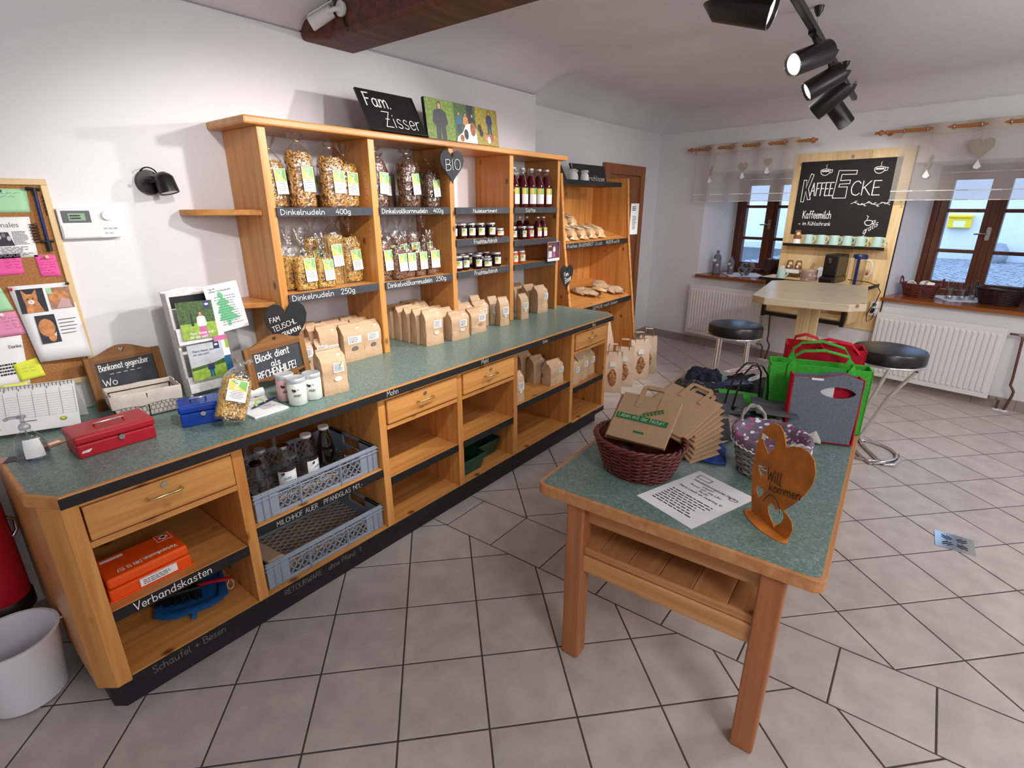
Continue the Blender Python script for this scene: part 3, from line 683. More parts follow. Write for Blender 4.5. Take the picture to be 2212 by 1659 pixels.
# ================================================================ hutch standing on the worktop
hu = thing('shelf_unit', 'pine shelf unit standing on the worktop, filled with pasta, jam and juice', 'shelf', (0, 0, .9))
HB = [(1.052, 1.092), (1.639, 1.680), (2.231, 2.272), (2.828, 2.872), (3.432, 3.467)]
bx('side_panel', (1.052, .527, 0, 1.092, YW - .002, 1.162), pineZ, hu, .003)
for a, b in HB[1:4]: bx('divider', (a, .527, 0, b, YW - .002, 1.162), pineZ, hu, .003)
bx('side_panel', (3.432, .527, 0, 3.467, YW - .002, 1.162), pineZ, hu, .003)
bx('top_board', (.985, .497, 1.162, 3.526, YW - .002, 1.196), pineX, hu, .008)
def hshelf(bay, z, text=None, x=0, s=.026, width=None):
    a, b = HB[bay][1], HB[bay + 1][0]
    bx('shelf', (a, .535, z - .9 - .02, b, YW - .004, z - .9), pineX, hu)
    sp = bx('shelf_strip', (a - .004, .516, z - .9 - .040, b - .012, .5265, z - .9 + .001), slate, hu, .001)
    if text:
        for tx, xx, w_ in text: write(tx, s, (xx, .516, z - .9 - .031), parent=sp, width=w_, lw=.0025)
hshelf(0, 1.72, [('Dinkelnudeln', 1.105, .23), ('400g', 1.40, .085)], s=.024)
hshelf(0, 1.316, [('Dinkelnudeln', 1.105, .23), ('250g', 1.38, .085)], s=.027)
hshelf(1, 1.72, [('Dinkelvollkornnudeln', 1.69, .335), ('400g', 2.075, .08)], s=.024)
hshelf(1, 1.311, [('Dinkelvollkornnudeln', 1.69, .345), ('250g', 2.07, .085)], s=.027)
hshelf(2, 1.717, [('Nudelsortiment', 2.43, .24)], s=.022)
hshelf(2, 1.519, [('Fruchtaufstrich', 2.43, .24)], s=.026)
hshelf(2, 1.313, [('Fruchtaufstrich', 2.43, .24)], s=.026)
hshelf(3, 1.716, [('Säfte', 3.0, .12)], s=.024)
hshelf(3, 1.485); hshelf(3, 1.311)
for z in (1.713, 1.283):                       # little quarter shelves on the outer side
    o = MB(); o.prism([(1.05, .58), (1.05, YW - .003), (.80, YW - .003), (.80, .79), (.825, .73)], z - .9 - .026, z - .9); obj('corner_shelf', o, pineX, hu, bev=.004)
dh = MB()
for a in (2.24, 2.835, 1.648):                 # rows of shelf-pin holes
    for yy in (.57, .8):
        for k in range(12): dh.cyl((a - .0095 if a != 9 else a, yy, .66 + k * .032), (a - .0089, yy, .66 + k * .032), .003, 6)
obj('pin_holes', dh, black, hu)

# ================================================================ goods on the shelves
ORD = ['first', 'second', 'third', 'fourth', 'fifth', 'sixth', 'seventh', 'eighth', 'ninth', 'tenth']
def sup(a, w, d, e=4.):
    c, s = math.cos(a), math.sin(a); k = (abs(c) ** e + abs(s) ** e) ** (-1 / e)
    return w / 2 * k * c, d / 2 * k * s
def noodle_mesh(kind, w, d, h, seed):
    rr = random.Random(seed); mb = MB(); mat = {'spiral': pasta, 'thin': pastay, 'brown': pastab, 'penne': pasta, 'nest': pastay}[kind]
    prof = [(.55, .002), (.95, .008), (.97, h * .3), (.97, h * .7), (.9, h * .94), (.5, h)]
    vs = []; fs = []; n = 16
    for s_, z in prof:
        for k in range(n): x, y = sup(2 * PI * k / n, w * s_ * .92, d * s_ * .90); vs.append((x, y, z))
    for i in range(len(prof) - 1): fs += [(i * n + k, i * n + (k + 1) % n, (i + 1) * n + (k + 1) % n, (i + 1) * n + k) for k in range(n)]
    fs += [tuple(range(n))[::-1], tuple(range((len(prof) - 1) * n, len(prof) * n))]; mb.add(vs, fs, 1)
    num = {'thin': 240, 'spiral': 230, 'brown': 230, 'penne': 130, 'nest': 230}[kind]
    for i in range(num):
        a = rr.uniform(0, 2 * PI); z = rr.uniform(.012, h * 1.01) if i > num * .15 else h * rr.uniform(.96, 1.02); k = rr.uniform(.93, 1.0) if z < h * .95 else rr.uniform(.1, .85)
        x, y = sup(a, w * k, d * k)
        if i % 3 and y > 0 and z < h * .95: y = -y
        t = Vector((-math.sin(a), math.cos(a) * .6, rr.uniform(-1.2, 1.2))); t.normalize(); q = t.orthogonal().normalized(); b = t.cross(q)
        L = {'thin': .03, 'spiral': .026, 'brown': .026, 'penne': .032, 'nest': .03}[kind] * rr.uniform(.8, 1.2); rad = {'thin': .0019, 'spiral': .0044, 'brown': .0043, 'penne': .0042, 'nest': .0034}[kind]
        am = {'thin': .005, 'spiral': .0032, 'brown': .0034, 'penne': .0, 'nest': .007}[kind]; ph = rr.uniform(0, 6)
        pts = [Vector((x, y, z)) + t * (L * (j / 4 - .5)) + q * am * math.sin(ph + j * 2.1) + b * am * math.cos(ph + j * 2.1) for j in range(5)]
        for q_ in pts:
            e_ = (abs(q_.x / (w * .485)) ** 4 + abs(q_.y / (d * .485)) ** 4) ** .25
            if e_ > 1: q_.x /= e_; q_.y /= e_
            q_.z = max(.009, q_.z)
        mb.tube(pts, rad, 5)
    return mb.mesh('noodles', [mat, pcoreb if kind == 'brown' else pcore], 50)
def film_mesh(w, d, h, seed, flare=.09):
    rr = random.Random(seed); mb = MB(); n = 28; vs = []; fs = []
    lv = [(1.02, 0, 0), (1.05, .01, .3), (1.05, h * .5, .5), (1.05, h * .92, .5), (.98, h + .012, 1), (.55, h + .035, 2), (.2, h + .055, 1), (.19, h + .062, 1), (.5, h + .062 + flare * .5, 3), (.72, h + .062 + flare, 4)]
    for i, (s_, z, wob) in enumerate(lv):
        for k in range(n):
            a = 2 * PI * k / n; x, y = sup(a, w * s_, d * s_ if i < 5 else w * s_ * .8, 4 if i < 4 else 2)
            f = 1 + .05 * wob * (math.sin(k * 2.9 + i) * .5 + rr.uniform(-.5, .5)) * (1.5 if i > 4 else .35)
            vs.append((x * f, y * f, z + (.012 * math.sin(k * 1.7) * wob / 4 if i > 7 else 0)))
    for i in range(len(lv) - 1): fs += [(i * n + k, i * n + (k + 1) % n, (i + 1) * n + (k + 1) % n, (i + 1) * n + k) for k in range(n)]
    mb.add(vs, fs); return mb.mesh('film', film, 180)
def zlabel(parent, lw, lh, o, rot=(0, 0, 0), ux=(1, 0, 0), uy=(0, 0, 1)):
    """the small white label with a yellow and green head and a white Z"""
    mb = MB(); q = Vector((0, 0, 0))
    mb.plate([(-lw / 2, 0), (lw / 2, 0), (lw / 2, lh), (-lw / 2, lh)], (0, 0, 0), (1, 0, 0), (0, 0, 1), -.0006, 0)
    y = -.0008; a, b, c_, d_ = -lw / 2 + .003, lw / 2 - .003, lh * .5, lh - .003
    mb.add([(a, y, c_), (b, y, c_), (a, y, d_)], [(0, 1, 2)], 1); mb.add([(b, y, c_), (b, y, d_), (a, y, d_)], [(0, 1, 2)], 2)
    s_, _ = strokes('Z', lh * .32)
    for pl in s_: ribbon(mb, pl, Vector((-lw * .16, 0, lh * .58)), Vector((1, 0, 0)), Vector((0, 0, 1)), Vector((0, -.0013, 0)), lw * .07, 0)
    for k in range(5):
        ww = lw * (.28, .36, .3, .38, .25)[k]; z = lh * (.43 - .07 * k); mb.add([(-ww, -.0009, z), (ww, -.0009, z), (ww, -.0009, z + lh * .018), (-ww, -.0009, z + lh * .018)], [(0, 1, 2, 3)], 3)
    return obj('label', mb, [labelw, labely, labelg, inkgrey], parent, loc=o, rot=rot)
def pasta_bag(name, label, kind, w, d, h, loc, rz, seed, group, lab=True, flare=.09, lh=.115):
    t = thing(name, label, 'pasta', loc, rz, group)
    obj('noodles', noodle_mesh(kind, w, d, h, seed), None, t, stuff=True)
    obj('film', film_mesh(w, d, h, seed, flare), None, t)
    ti = MB(); ti.tube([(w * .1 * math.cos(a), w * .085 * math.sin(a), h + .058) for a in [k * PI / 6 for k in range(12)]], .0025, 5, closed=True); obj('tie', ti, brass, t)
    if lab: zlabel(t, .062, lh, (w * .12, -d / 2 - .012, h * .30), (R(-3), R(-4 + seed % 5 * 2), 0))
    return t
Z0, Z1, Z2 = 1.7205, 1.3165, 1.3115
g1 = 'pasta bags on the top left shelf'; g2 = 'wholegrain pasta bags on the top shelf'; g3 = 'small pasta bags on the lower left shelf'; g4 = 'small wholegrain pasta bags on the lower shelf'
pasta_bag('pasta_bag', 'leftmost clear bag of thin yellow pasta on the top left shelf', 'thin', .105, .085, .205, (1.165, .66, Z0), .12, 1, g1, flare=.05)
sp0 = pasta_bag('pasta_bag', 'tallest bag of spiral pasta on the top left shelf, second from left', 'spiral', .115, .09, .245, (1.283, .615, Z0), 0, 2, g1, flare=.022)
dup(sp0, (1.385, .74, Z0), .5, 'spiral pasta bag at the back between the two tall bags, top left shelf', rot=(0, 0, .5), scale=(.8, .9, .84))
dup(sp0, (1.462, .62, Z0), 0, 'spiral pasta bag with upright label, third front bag on top left shelf', rot=(0, 0, -.06), scale=(1.04, 1, .95))
pasta_bag('pasta_bag', 'rightmost yellow pasta bag leaning to the divider, top left shelf', 'nest', .115, .085, .205, (1.575, .66, Z0), -.1, 3, g1, flare=.05)
br0 = pasta_bag('wholegrain_pasta_bag', 'dark pasta bag at the left divider of the wholegrain top shelf', 'brown', .105, .085, .235, (1.762, .64, Z0), 0, 4, g2, flare=.018)
dup(br0, (1.845, .72, Z0), .3, 'dark pasta bag half hidden behind, second from left on wholegrain top shelf', rot=(0, 0, .2), scale=(.95, 1, .93))
br1 = pasta_bag('wholegrain_pasta_bag', 'widest dark pasta bag in the middle of the wholegrain top shelf', 'brown', .135, .1, .235, (1.97, .615, Z0), .1, 5, g2, flare=.016)
dup(br0, (2.085, .73, Z0), .3, 'dark pasta bag hidden behind the widest one, wholegrain top shelf', rot=(0, 0, .1), scale=(1, 1, .96))
dup(br1, (2.165, .63, Z0), 0, 'rightmost dark pasta bag beside the BIO heart, wholegrain top shelf', rot=(0, 0, -.05), scale=(.85, .85, .86))
sm = pasta_bag('small_pasta_bag', 'small pasta bag with big label, front of the left row', 'nest', .105, .055, .155, (1.235, .595, Z1), .05, 6, g3)
for k, (x, y) in enumerate(((1.205, .66), (1.19, .725), (1.18, .79))):
    dup(sm, (x, y, Z1), .08, f'small pasta bag, {ORD[k + 1]} from the front of the left row', rot=(0, 0, .08 + .03 * k))
dup(sm, (1.35, .60, Z1), 0, 'small pasta bag just right of the left row, lower left shelf', rot=(0, 0, -.05), scale=(.9, .9, .9))
# spaghetti bundle
t = thing('spaghetti_bag', 'tall clear bag of thin straight spaghetti on the lower left shelf', 'pasta', (1.465, .67, Z1), 0, g3)
mb = MB()
for k in range(110):
    a = rnd.uniform(0, 2 * PI); q = math.sqrt(rnd.random()); x, y = sup(a, .1 * q, .055 * q); mb.tube([(x, y, .002), (x * 1.05 + rnd.uniform(-.004, .004), y, .26 + rnd.uniform(-.006, .006))], .0016, 4)
obj('spaghetti', mb, pastay, t, stuff=True); obj('film', film_mesh(.108, .07, .265, 9, .04), None, t); zlabel(t, .062, .115, (.0, -.04, .10), (0, R(-5), 0))
tb = pasta_bag('pasta_bag', 'tall pasta bag right of the spaghetti on the lower left shelf', 'nest', .11, .07, .235, (1.570, .67, Z1), -.05, 10, g3, lh=.11, flare=.05)
dup(tb, (1.40, .77, Z1), 0, 'pasta bag standing behind the spaghetti, lower left shelf', scale=(.9, .9, 1.02))
dup(tb, (1.55, .775, Z1), 0, 'pasta bag in the back right corner of the lower left shelf', scale=(.9, .9, 1.05))
b2 = pasta_bag('small_wholegrain_pasta_bag', 'dark pasta bag at the left divider, lower wholegrain shelf', 'brown', .095, .07, .205, (1.735, .60, Z2), .05, 11, g4, flare=.05)
dup(b2, (1.82, .575, Z2), 0, 'second small dark pasta bag from the left, front of lower wholegrain shelf', scale=(.98, 1, .86))
b3 = pasta_bag('small_wholegrain_pasta_bag', 'third small dark pasta bag from the left, front of lower wholegrain shelf', 'brown', .078, .06, .15, (1.915, .60, Z2), 0, 12, g4, flare=.05, lh=.105)
dup(b3, (2.005, .60, Z2), 0, 'fourth small dark pasta bag from the left, front of lower wholegrain shelf', rot=(0, 0, .1), scale=(1.06, 1, 1))
dup(b3, (2.11, .60, Z2), 0, 'small dark pasta bag nearest the right divider, lower wholegrain shelf', rot=(0, 0, -.1), scale=(1.08, 1, 1.02))
for k, (x, y, s_) in enumerate(((1.86, .72, 1.12), (1.96, .73, 1.14), (2.06, .72, 1.17), (2.16, .71, 1.15))):
    dup(b2, (x, y, Z2), 0, f'dark pasta bag, {ORD[k]} from left in the back row, lower wholegrain shelf', rot=(0, 0, rnd.uniform(-.2, .2)), scale=(1, 1, s_ * .96))

# jars and bottles
def jar_proto(name, label, cat, loc, r, h, fill, group, lid_h=.013, lab=True):
    t = thing(name, label, cat, loc, 0, group)
    o = MB(); o.lathe([(r * .85, 0), (r * .98, .006), (r, .014), (r, h * .76), (r * .94, h * .82), (r * .9, h - lid_h)], 20); obj('jar_body', o, fill, t, smooth=50)
    o = MB(); o.lathe([(r * .95, h - lid_h), (r * .97, h - lid_h + .002), (r * .97, h - .002), (r * .93, h), (0.0001, h)], 20); obj('lid', o, lidm, t, smooth=40)
    if lab:
        o = MB(); rr_ = r + .0008
        def band(a0, a1, z0, z1, m_, rr_):
            n_ = 6; vs = [(rr_ * math.sin(R(a0 + (a1 - a0) * k / n_)), -rr_ * math.cos(R(a0 + (a1 - a0) * k / n_)), z) for z in (z0, z1) for k in range(n_ + 1)]
            o.add(vs, [(k, k + 1, n_ + 2 + k, n_ + 1 + k) for k in range(n_)], m_)
        band(-42, 42, h * .2, h * .68, 0, rr_); band(-36, 0, h * .36, h * .64, 1, rr_ + .0004); band(-36, 0, h * .5, h * .64, 2, rr_ + .0007); band(6, 34, h * .3, h * .33, 3, rr_ + .0004); band(6, 30, h * .42, h * .45, 3, rr_ + .0004)
        obj('label', o, [labelw, labely, labelg, inkgrey], t, smooth=60)
    return t
gj = 'jam jars on the fruit spread shelves'
J = jar_proto('jam_jar', 'dark jam jar, first in front on the upper fruit spread shelf', 'jar', (2.40, .60, 1.5195), .036, .098, jam, gj)
for k, (x, y) in enumerate(((2.487, .60), (2.565, .585), (2.655, .565))):
    dup(J, (x, y, 1.5195), -.25, f'tall dark jam jar, {ORD[k + 1]} in front on the upper fruit spread shelf')
for k, (x, y) in enumerate(((2.33, .62), (2.43, .71), (2.52, .71), (2.61, .69))):
    dup(J, (x, y, 1.5195), -.2, f'dark jam jar, {ORD[k]} from left in back row, upper fruit spread shelf')
Jr = jar_proto('jam_jar', 'low red jam jar at the right end of the upper fruit spread shelf', 'jar', (2.745, .565, 1.5195), .038, .058, jamr, gj); Jr.rotation_euler.z = -.3
for k, (x, y) in enumerate(((2.335, .585), (2.415, .595), (2.515, .57))):
    dup(J, (x, y, 1.3135), -.25, f'dark jam jar, {ORD[k]} in front on the lower fruit spread shelf', scale=(.97, .97, .98 if k else 1))
Jl = jar_proto('jam_jar', 'low dark jam jar in front on the lower fruit spread shelf', 'jar', (2.61, .575, 1.3135), .045, .066, jam, gj); Jl.rotation_euler.z = -.25
dup(J, (2.725, .575, 1.3135), -.3, 'white labelled jam jar at the right end of the lower fruit spread shelf', scale=(1.02, 1.02, 1.0))
for k, (x, y) in enumerate(((2.40, .70), (2.49, .695), (2.575, .70), (2.66, .685), (2.74, .69))):
    dup(J, (x, y, 1.3135), -.2, f'dark jam jar, {ORD[k]} from left in back row, lower fruit spread shelf')
def bottle(name, label, loc, r, h, fill, group, gl=True):
    t = thing(name, label, 'bottle', loc, 0, group)
    o = MB(); o.lathe([(r * .9, 0), (r, .006), (r, h * .52), (r * .92, h * .6), (r * .5, h * .8), (r * .47, h * .82)], 20); obj('juice', o, fill, t, smooth=60)
    o = MB(); o.lathe([(r * .5, h * .8), (r * .36, h * .9), (r * .36, h * .93), (r * .44, h * .94), (r * .44, h * .955)], 16); obj('neck', o, glass, t, smooth=60)
    o = MB(); o.lathe([(r * .48, h * .945), (r * .5, h * .95), (r * .5, h), (.0001, h)], 16); obj('cap', o, lidm, t, smooth=40)
    o = MB(); rr_ = r + .0008
    vs = [(rr_ * math.sin(R(-38 + 76 * k / 6)), -rr_ * math.cos(R(-38 + 76 * k / 6)), z) for z in (h * .09, h * .5, h * .34) for k in range(7)]
    o.add(vs, [(k, k + 1, 15 + k, 14 + k) for k in range(6)], 0); o.add(vs, [(14 + k, 15 + k, 8 + k, 7 + k) for k in range(3)], 1); o.add(vs, [(14 + k, 15 + k, 8 + k, 7 + k) for k in range(3, 6)], 2); obj('label', o, [labelw, labely, labelg], t, smooth=60)
    return t
gb = 'tall juice bottles on the juice shelf'
Bt = bottle('juice_bottle', 'dark red juice bottle, leftmost of the tall ones by the divider', (2.985, .62, 1.7165), .047, .275, juice, gb)
for k, x in enumerate((3.085, 3.185, 3.282, 3.378)): dup(Bt, (x, .615 - .005 * k, 1.7165), -.25 - .1 * (k % 2), f'tall dark red juice bottle, {ORD[k + 1]} from left on the juice shelf', rot=(0, 0, -.2 - .14 * (k % 3)))
for k, x in enumerate((3.06, 3.165, 3.27, 3.37)): dup(Bt, (x, .75, 1.7165), -.25, f'tall juice bottle, {ORD[k]} from left in the back row of the juice shelf')
gs_ = 'small jars and bottles below the juices'
Bs = bottle('small_juice_bottle', 'small dark juice bottle nearest the right panel, below the juices', (3.345, .60, 1.4855), .035, .16, juice, gs_)
for x, y, l in ((3.27, .6, 'small dark juice bottle in front, second from the right panel'), (3.215, .74, 'small juice bottle at the back, left of the two front ones'), (3.31, .74, 'small juice bottle at the back, behind the two front ones')): dup(Bs, (x, y, 1.4855), -.2, l)
Js = jar_proto('small_jar', 'small red jar beside the small juice bottles', 'jar', (3.14, .585, 1.4855), .036, .094, jamr, gs_)
for x, y, l, in ((3.05, .585, 'small dark jar left of the red jar, below the juices'),): 
    t = jar_proto('small_jar', l, 'jar', (x, y, 1.4855), .034, .096, jam, gs_)
dup(t, (2.975, .62, 1.4855), -.2, 'small dark jar second from the left divider, below the juices'); dup(t, (2.908, .645, 1.4855), -.2, 'small dark jar touching the left divider, below the juices')
Jo = jar_proto('small_jar', 'orange spread jar by the divider on the lowest right shelf', 'jar', (2.93, .575, 1.3115), .036, .094, jamo, gs_); dup(Jo, (3.02, .575, 1.3115), -.2, 'orange spread jar right of the other, lowest right shelf')

# paper flour bags
def paper_bag_mesh(w, d, h, seed, pinch=.86, low=True):
    rr = random.Random(seed); mb = MB(); m_ = 5; vs = []; fs = []
    lv = [(0, .97, .97), (.012, 1, 1), (h * .28, 1.02, 1.06), (h * .30, 1.0, 1.02), (h * .55, 1.03, 1.08), (h * .74, 1.02, 1.03), (h * pinch, .99, .72), (h * .95, .97, .28), (h, .96, .12)]
    for i, (z, sw, sd) in enumerate(lv):
        per = []
        for a, b in (((-1, -1), (1, -1)), ((1, -1), (1, 1)), ((1, 1), (-1, 1)), ((-1, 1), (-1, -1))):
            for k in range(m_): per.append((a[0] + (b[0] - a[0]) * k / m_, a[1] + (b[1] - a[1]) * k / m_))
        for x, y in per:
            bul = 1 - .06 * (x * x if abs(y) > .99 else y * y) if 1 < i < 6 else 1
            vs.append((x * w / 2 * sw * (bul if abs(x) > .99 else 1) + rr.uniform(-1, 1) * .0022 * (i > 1), y * d / 2 * sd * (bul if abs(y) > .99 else 1) + rr.uniform(-1, 1) * .0022 * (i > 1) + (d * .12 if i >= 7 else 0), z + rr.uniform(-1, 1) * .002 * (i > 1)))
    n = 4 * m_
    for i in range(len(lv) - 1): fs += [(i * n + k, i * n + (k + 1) % n, (i + 1) * n + (k + 1) % n, (i + 1) * n + k) for k in range(n)]
    fs += [tuple(range(n))[::-1], tuple(range((len(lv) - 1) * n, len(lv) * n))]
    mb.add(vs, fs)
    return mb.mesh('bag', kraft, 35)
def paper_bag(name, label, w, d, h, loc, rz, seed, group, lab=(.3, .62, .42, .22), oval='#d8d2c4', zl=False, tape=True):
    t = thing(name, label, 'paper bag', loc, rz, group)
    obj('bag_body', paper_bag_mesh(w, d, h, seed), None, t)
    f = MB(); f.T = Matrix.Translation((0, d * .16, h * .985)) @ Matrix.Rotation(R(24), 4, 'X'); f.box(-w * .48, -.004, -.014, w * .48, .004, .010); obj('top_fold', f, kraft, t, bev=.002)
    lx, lz, lw_, lh_ = lab; y = -d / 2 * 1.08 - .0012
    o = MB(); o.box(w * (lx - lw_ / 2), y, h * (lz - lh_ / 2), w * (lx + lw_ / 2), y + .001, h * (lz + lh_ / 2)); lb = obj('label', o, labelw, t)
    lines_of_print((w * (lx - lw_ * .42), y, h * (lz + lh_ * .42)), (1, 0, 0), (0, 0, 1), w * lw_ * .84, h * lh_ * .8, 6, lb, inkgrey, seed)
    if oval:
        key = 'oval' + oval
        mm = MATS.get(key) or plain(key, oval, .4, var=.15, scale=200)
        o = MB(); o.plate(circ(w * lx * .6, h * .36, w * .15, h * .06, 14), (0, y, 0), (1, 0, 0), (0, 0, 1), -.0006); obj('oval_window', o, mm, t)
    if tape:
        o = MB(); o.box(w * .18, -d * .30, h * .868, w * .34, -d * .285, h * .91); obj('price_tag', o, labelw, t, rot=(0, 0, 0))
    return t
zb_ = .9005
gP = 'poppy seed bags on the worktop, first bay'; gF = 'flour bags on the worktop, second bay'; gR = 'bags on the worktop, third bay'
pA = paper_bag('poppy_bag', 'big poppy seed bag at the right divider, front of first bay', .116, .078, .2, (1.572, .575, zb_), -.08, 21, gP, (.02, .60, .62, .2), '#6d6a66')
for k, y in enumerate((.665, .755)): dup(pA, (1.572, y, zb_), -.05, f'big poppy seed bag, {ORD[k + 1]} from front in the row along the divider')
dup(pA, (1.443, .570, zb_), -.1, 'big poppy seed bag with grey oval, second from the divider in front', scale=(1.12, 1, 1.02))
for k, y in enumerate((.665, .755)): dup(pA, (1.445, y, zb_), -.06, f'big poppy seed bag, {ORD[k + 1]} from front in the second row from divider')
pB = paper_bag('poppy_bag', 'taller pale poppy seed bag in front, third from the divider', .108, .068, .215, (1.312, .60, zb_), -.12, 22, gP, (.05, .42, .8, .2), None)
for k, (x, y) in enumerate(((1.30, .676), (1.287, .750), (1.277, .812))): dup(pB, (x, y, zb_), -.1, f'tall pale poppy seed bag, {ORD[k + 1]} from front in the left row', scale=(1, .9, .98))
for k, (x, y) in enumerate(((1.19, .76), (1.155, .80))): dup(pB, (x, y, zb_), 0, f'tall pale poppy seed bag at the far left, {ORD[k]} from front', scale=(.8, .8, .92))
pS = paper_bag('small_poppy_bag', 'small poppy seed bag in front, beside the wooden chalkboard', .066, .05, .145, (1.175, .585, zb_), -.15, 23, gP, (0, .68, .85, .3), '#6d6a66')
dup(pS, (1.265, .59, zb_), -.2, 'small poppy seed bag right of the first small one')
for k, (x, y) in enumerate(((1.155, .65), (1.235, .665), (1.14, .715))): dup(pS, (x, y, zb_), -.1, f'small poppy seed bag behind the front ones, {ORD[k]} one')
pF = paper_bag('flour_bag', 'flour bag in front of the row, left half of second bay', .132, .069, .218, (1.972, .475, zb_), -.16, 24, gF, (.16, .6, .42, .22))
for k, y in enumerate((.556, .636, .716, .795)): dup(pF, (1.966, y, zb_), -.14 - .02 * k, f'flour bag, {ORD[k + 1]} from the front of the row in second bay', scale=(1, 1, 1 - .008 * k))
for k, (x, y) in enumerate(((2.10, .735), (2.10, .81))): dup(pF, (x, y, zb_), -.1, f'flour bag half hidden behind the front ones in second bay, {ORD[k]} one')
pG = paper_bag('flour_bag', 'lower flour bag in front, right half of second bay', .145, .075, .18, (2.172, .447, zb_), -.14, 25, gF, (.14, .6, .38, .24))
for k, y in enumerate((.535, .625)): dup(pG, (2.142, y + .012, zb_), -.06, f'lower flour bag, {ORD[k + 1]} from front, right half of second bay', scale=(1, 1, 1.05))
pH = paper_bag('grain_bag', 'grain bag with seeds showing in its window, at the second divider', .14, .085, .165, (2.385, .485, zb_), -.12, 26, gR, (.2, .62, .42, .28), '#a98a58')
dup(pG, (2.385, .60, zb_), -.1, 'grain bag right behind the one with seeds showing'); dup(pG, (2.375, .69, zb_), -.1, 'grain bag further behind the one with seeds showing', scale=(1, 1, 1.05)); dup(pG, (2.375, .785, zb_), -.1, 'grain bag at the wall behind the second divider', scale=(1, 1, 1.1))
dup(pG, (2.54, .585, zb_), -.1, 'broad grain bag left of the two narrow standing bags', scale=(.9, 1, 1.0))
pN = paper_bag('narrow_bag', 'narrow paper bag in front in third bay', .078, .062, .2, (2.675, .475, zb_), -.35, 27, gR, (.12, .55, .6, .26))
dup(pN, (2.675, .575, zb_), -.25, 'narrow paper bag standing behind the front one in third bay', scale=(1, 1, .97)); dup(pN, (2.60, .68, zb_), -.3, 'narrow paper bag at the back of third bay', scale=(1, 1, 1.0))
dup(pN, (2.945, .50, zb_), -.2, 'narrow paper bag in front in the last bay, left', group='bags on the worktop, last bay', scale=(1, 1, .94))
pL = paper_bag('flour_bag', 'broad tall paper bag in front in the last bay, right', .122, .085, .212, (3.245, .555, zb_), -.15, 28, 'bags on the worktop, last bay', (.28, .62, .36, .22), None)
dup(pL, (3.235, .655, zb_), -.15, 'broad tall paper bag behind the front one in the last bay'); dup(pL, (3.20, .755, zb_), -.15, 'broad tall paper bag at the back of the last bay', scale=(1, 1, 1.02))
# bags in the counter units
gC = 'paper bags on the shelf of the open unit'; z5, z6 = .4935, .4215
dup(pN, (2.345, .085, z5), -.15, 'narrow paper bag standing alone at the left front of open unit', group=gC); dup(pN, (2.33, .175, z5), -.1, 'narrow paper bag at the left panel of the open unit', group=gC)
q5 = dup(pL, (2.80, .105, z5), -.15, 'squat paper bag at the right front of the open unit', group=gC, scale=(1.15, 1, .82))
dup(pL, (2.765, .235, z5), -.2, 'paper bag second from front in the slanting row, open unit', group=gC, scale=(.95, 1, .9)); dup(pL, (2.75, .34, z5), -.2, 'paper bag third from front in the slanting row, open unit', group=gC, scale=(.95, 1, .98)); dup(pL, (2.715, .47, z5), -.2, 'paper bag deepest in the slanting row, open unit', group=gC, scale=(.95, 1, 1.05))
gD = 'paper bags on the shelf of the last counter unit'
for k, (x, y, s_) in enumerate(((3.03, .10, .93), (3.19, .12, .98), (3.335, .14, .98))): dup(pL, (x, y, z6), -.15, f'paper bag in the last counter unit, {ORD[k]} from left in front', group=gD, scale=(.98, 1, s_))
for k, x in enumerate((3.05, 3.2, 3.34)): dup(pL, (x, .23, z6), -.15, f'paper bag in the last counter unit, {ORD[k]} from left behind', group=gD, scale=(.98, 1, 1.02))

# ================================================================ signs on and around the shelf
t = thing('name_sign', 'black leaning board with white lettering on top of the pine shelf', 'sign', (1.665, .515, 2.1005), 0, rot=(R(-29), 0, 0))
bx('board', (0, 0, .003, .392, .012, .245), black, t, .001); bx('stand_lip', (-.002, -.012, 0, .394, .012, .005), black, t, .001)
write('Fam.', .075, (.035, 0, .148), parent=t, lw=.0075); write('Zisser', .088, (.115, 0, .035), parent=t, lw=.0045, width=.25)
def patch(mb, pts, m, y): mb.add([(x, y, z) for x, z in pts], [tuple(range(len(pts)))], m)
pgr = plain('print_grass', '#6d8a2a', .5, var=.45, scale=60); psky = plain('print_grey', '#b9bdc4', .5, var=.15, scale=20); pdk = plain('print_dark', '#20222c', .5, var=.3, scale=60)
pskin = plain('print_skin', '#c98f73', .5); phair = plain('print_hair', '#4a1f18', .5); pblue = plain('print_blue', '#1f5f86', .5); pwht = plain('print_white', '#dfe0e0', .5, var=.2, scale=60)
pbr = plain('print_brown', '#9b5a34', .5, var=.4, scale=40); ptree = plain('print_leaves', '#3c5a24', .5, var=.6, scale=90); pol = plain('print_olive', '#9a8a2e', .5, var=.35, scale=50); ppink = plain('print_pink', '#c8639a', .5)
pnavy = plain('print_navy', '#22325e', .5); plime = plain('print_lime', '#8fae3c', .5, var=.3, scale=50); pora = plain('print_orange', '#c9854e', .5, var=.35, scale=60)
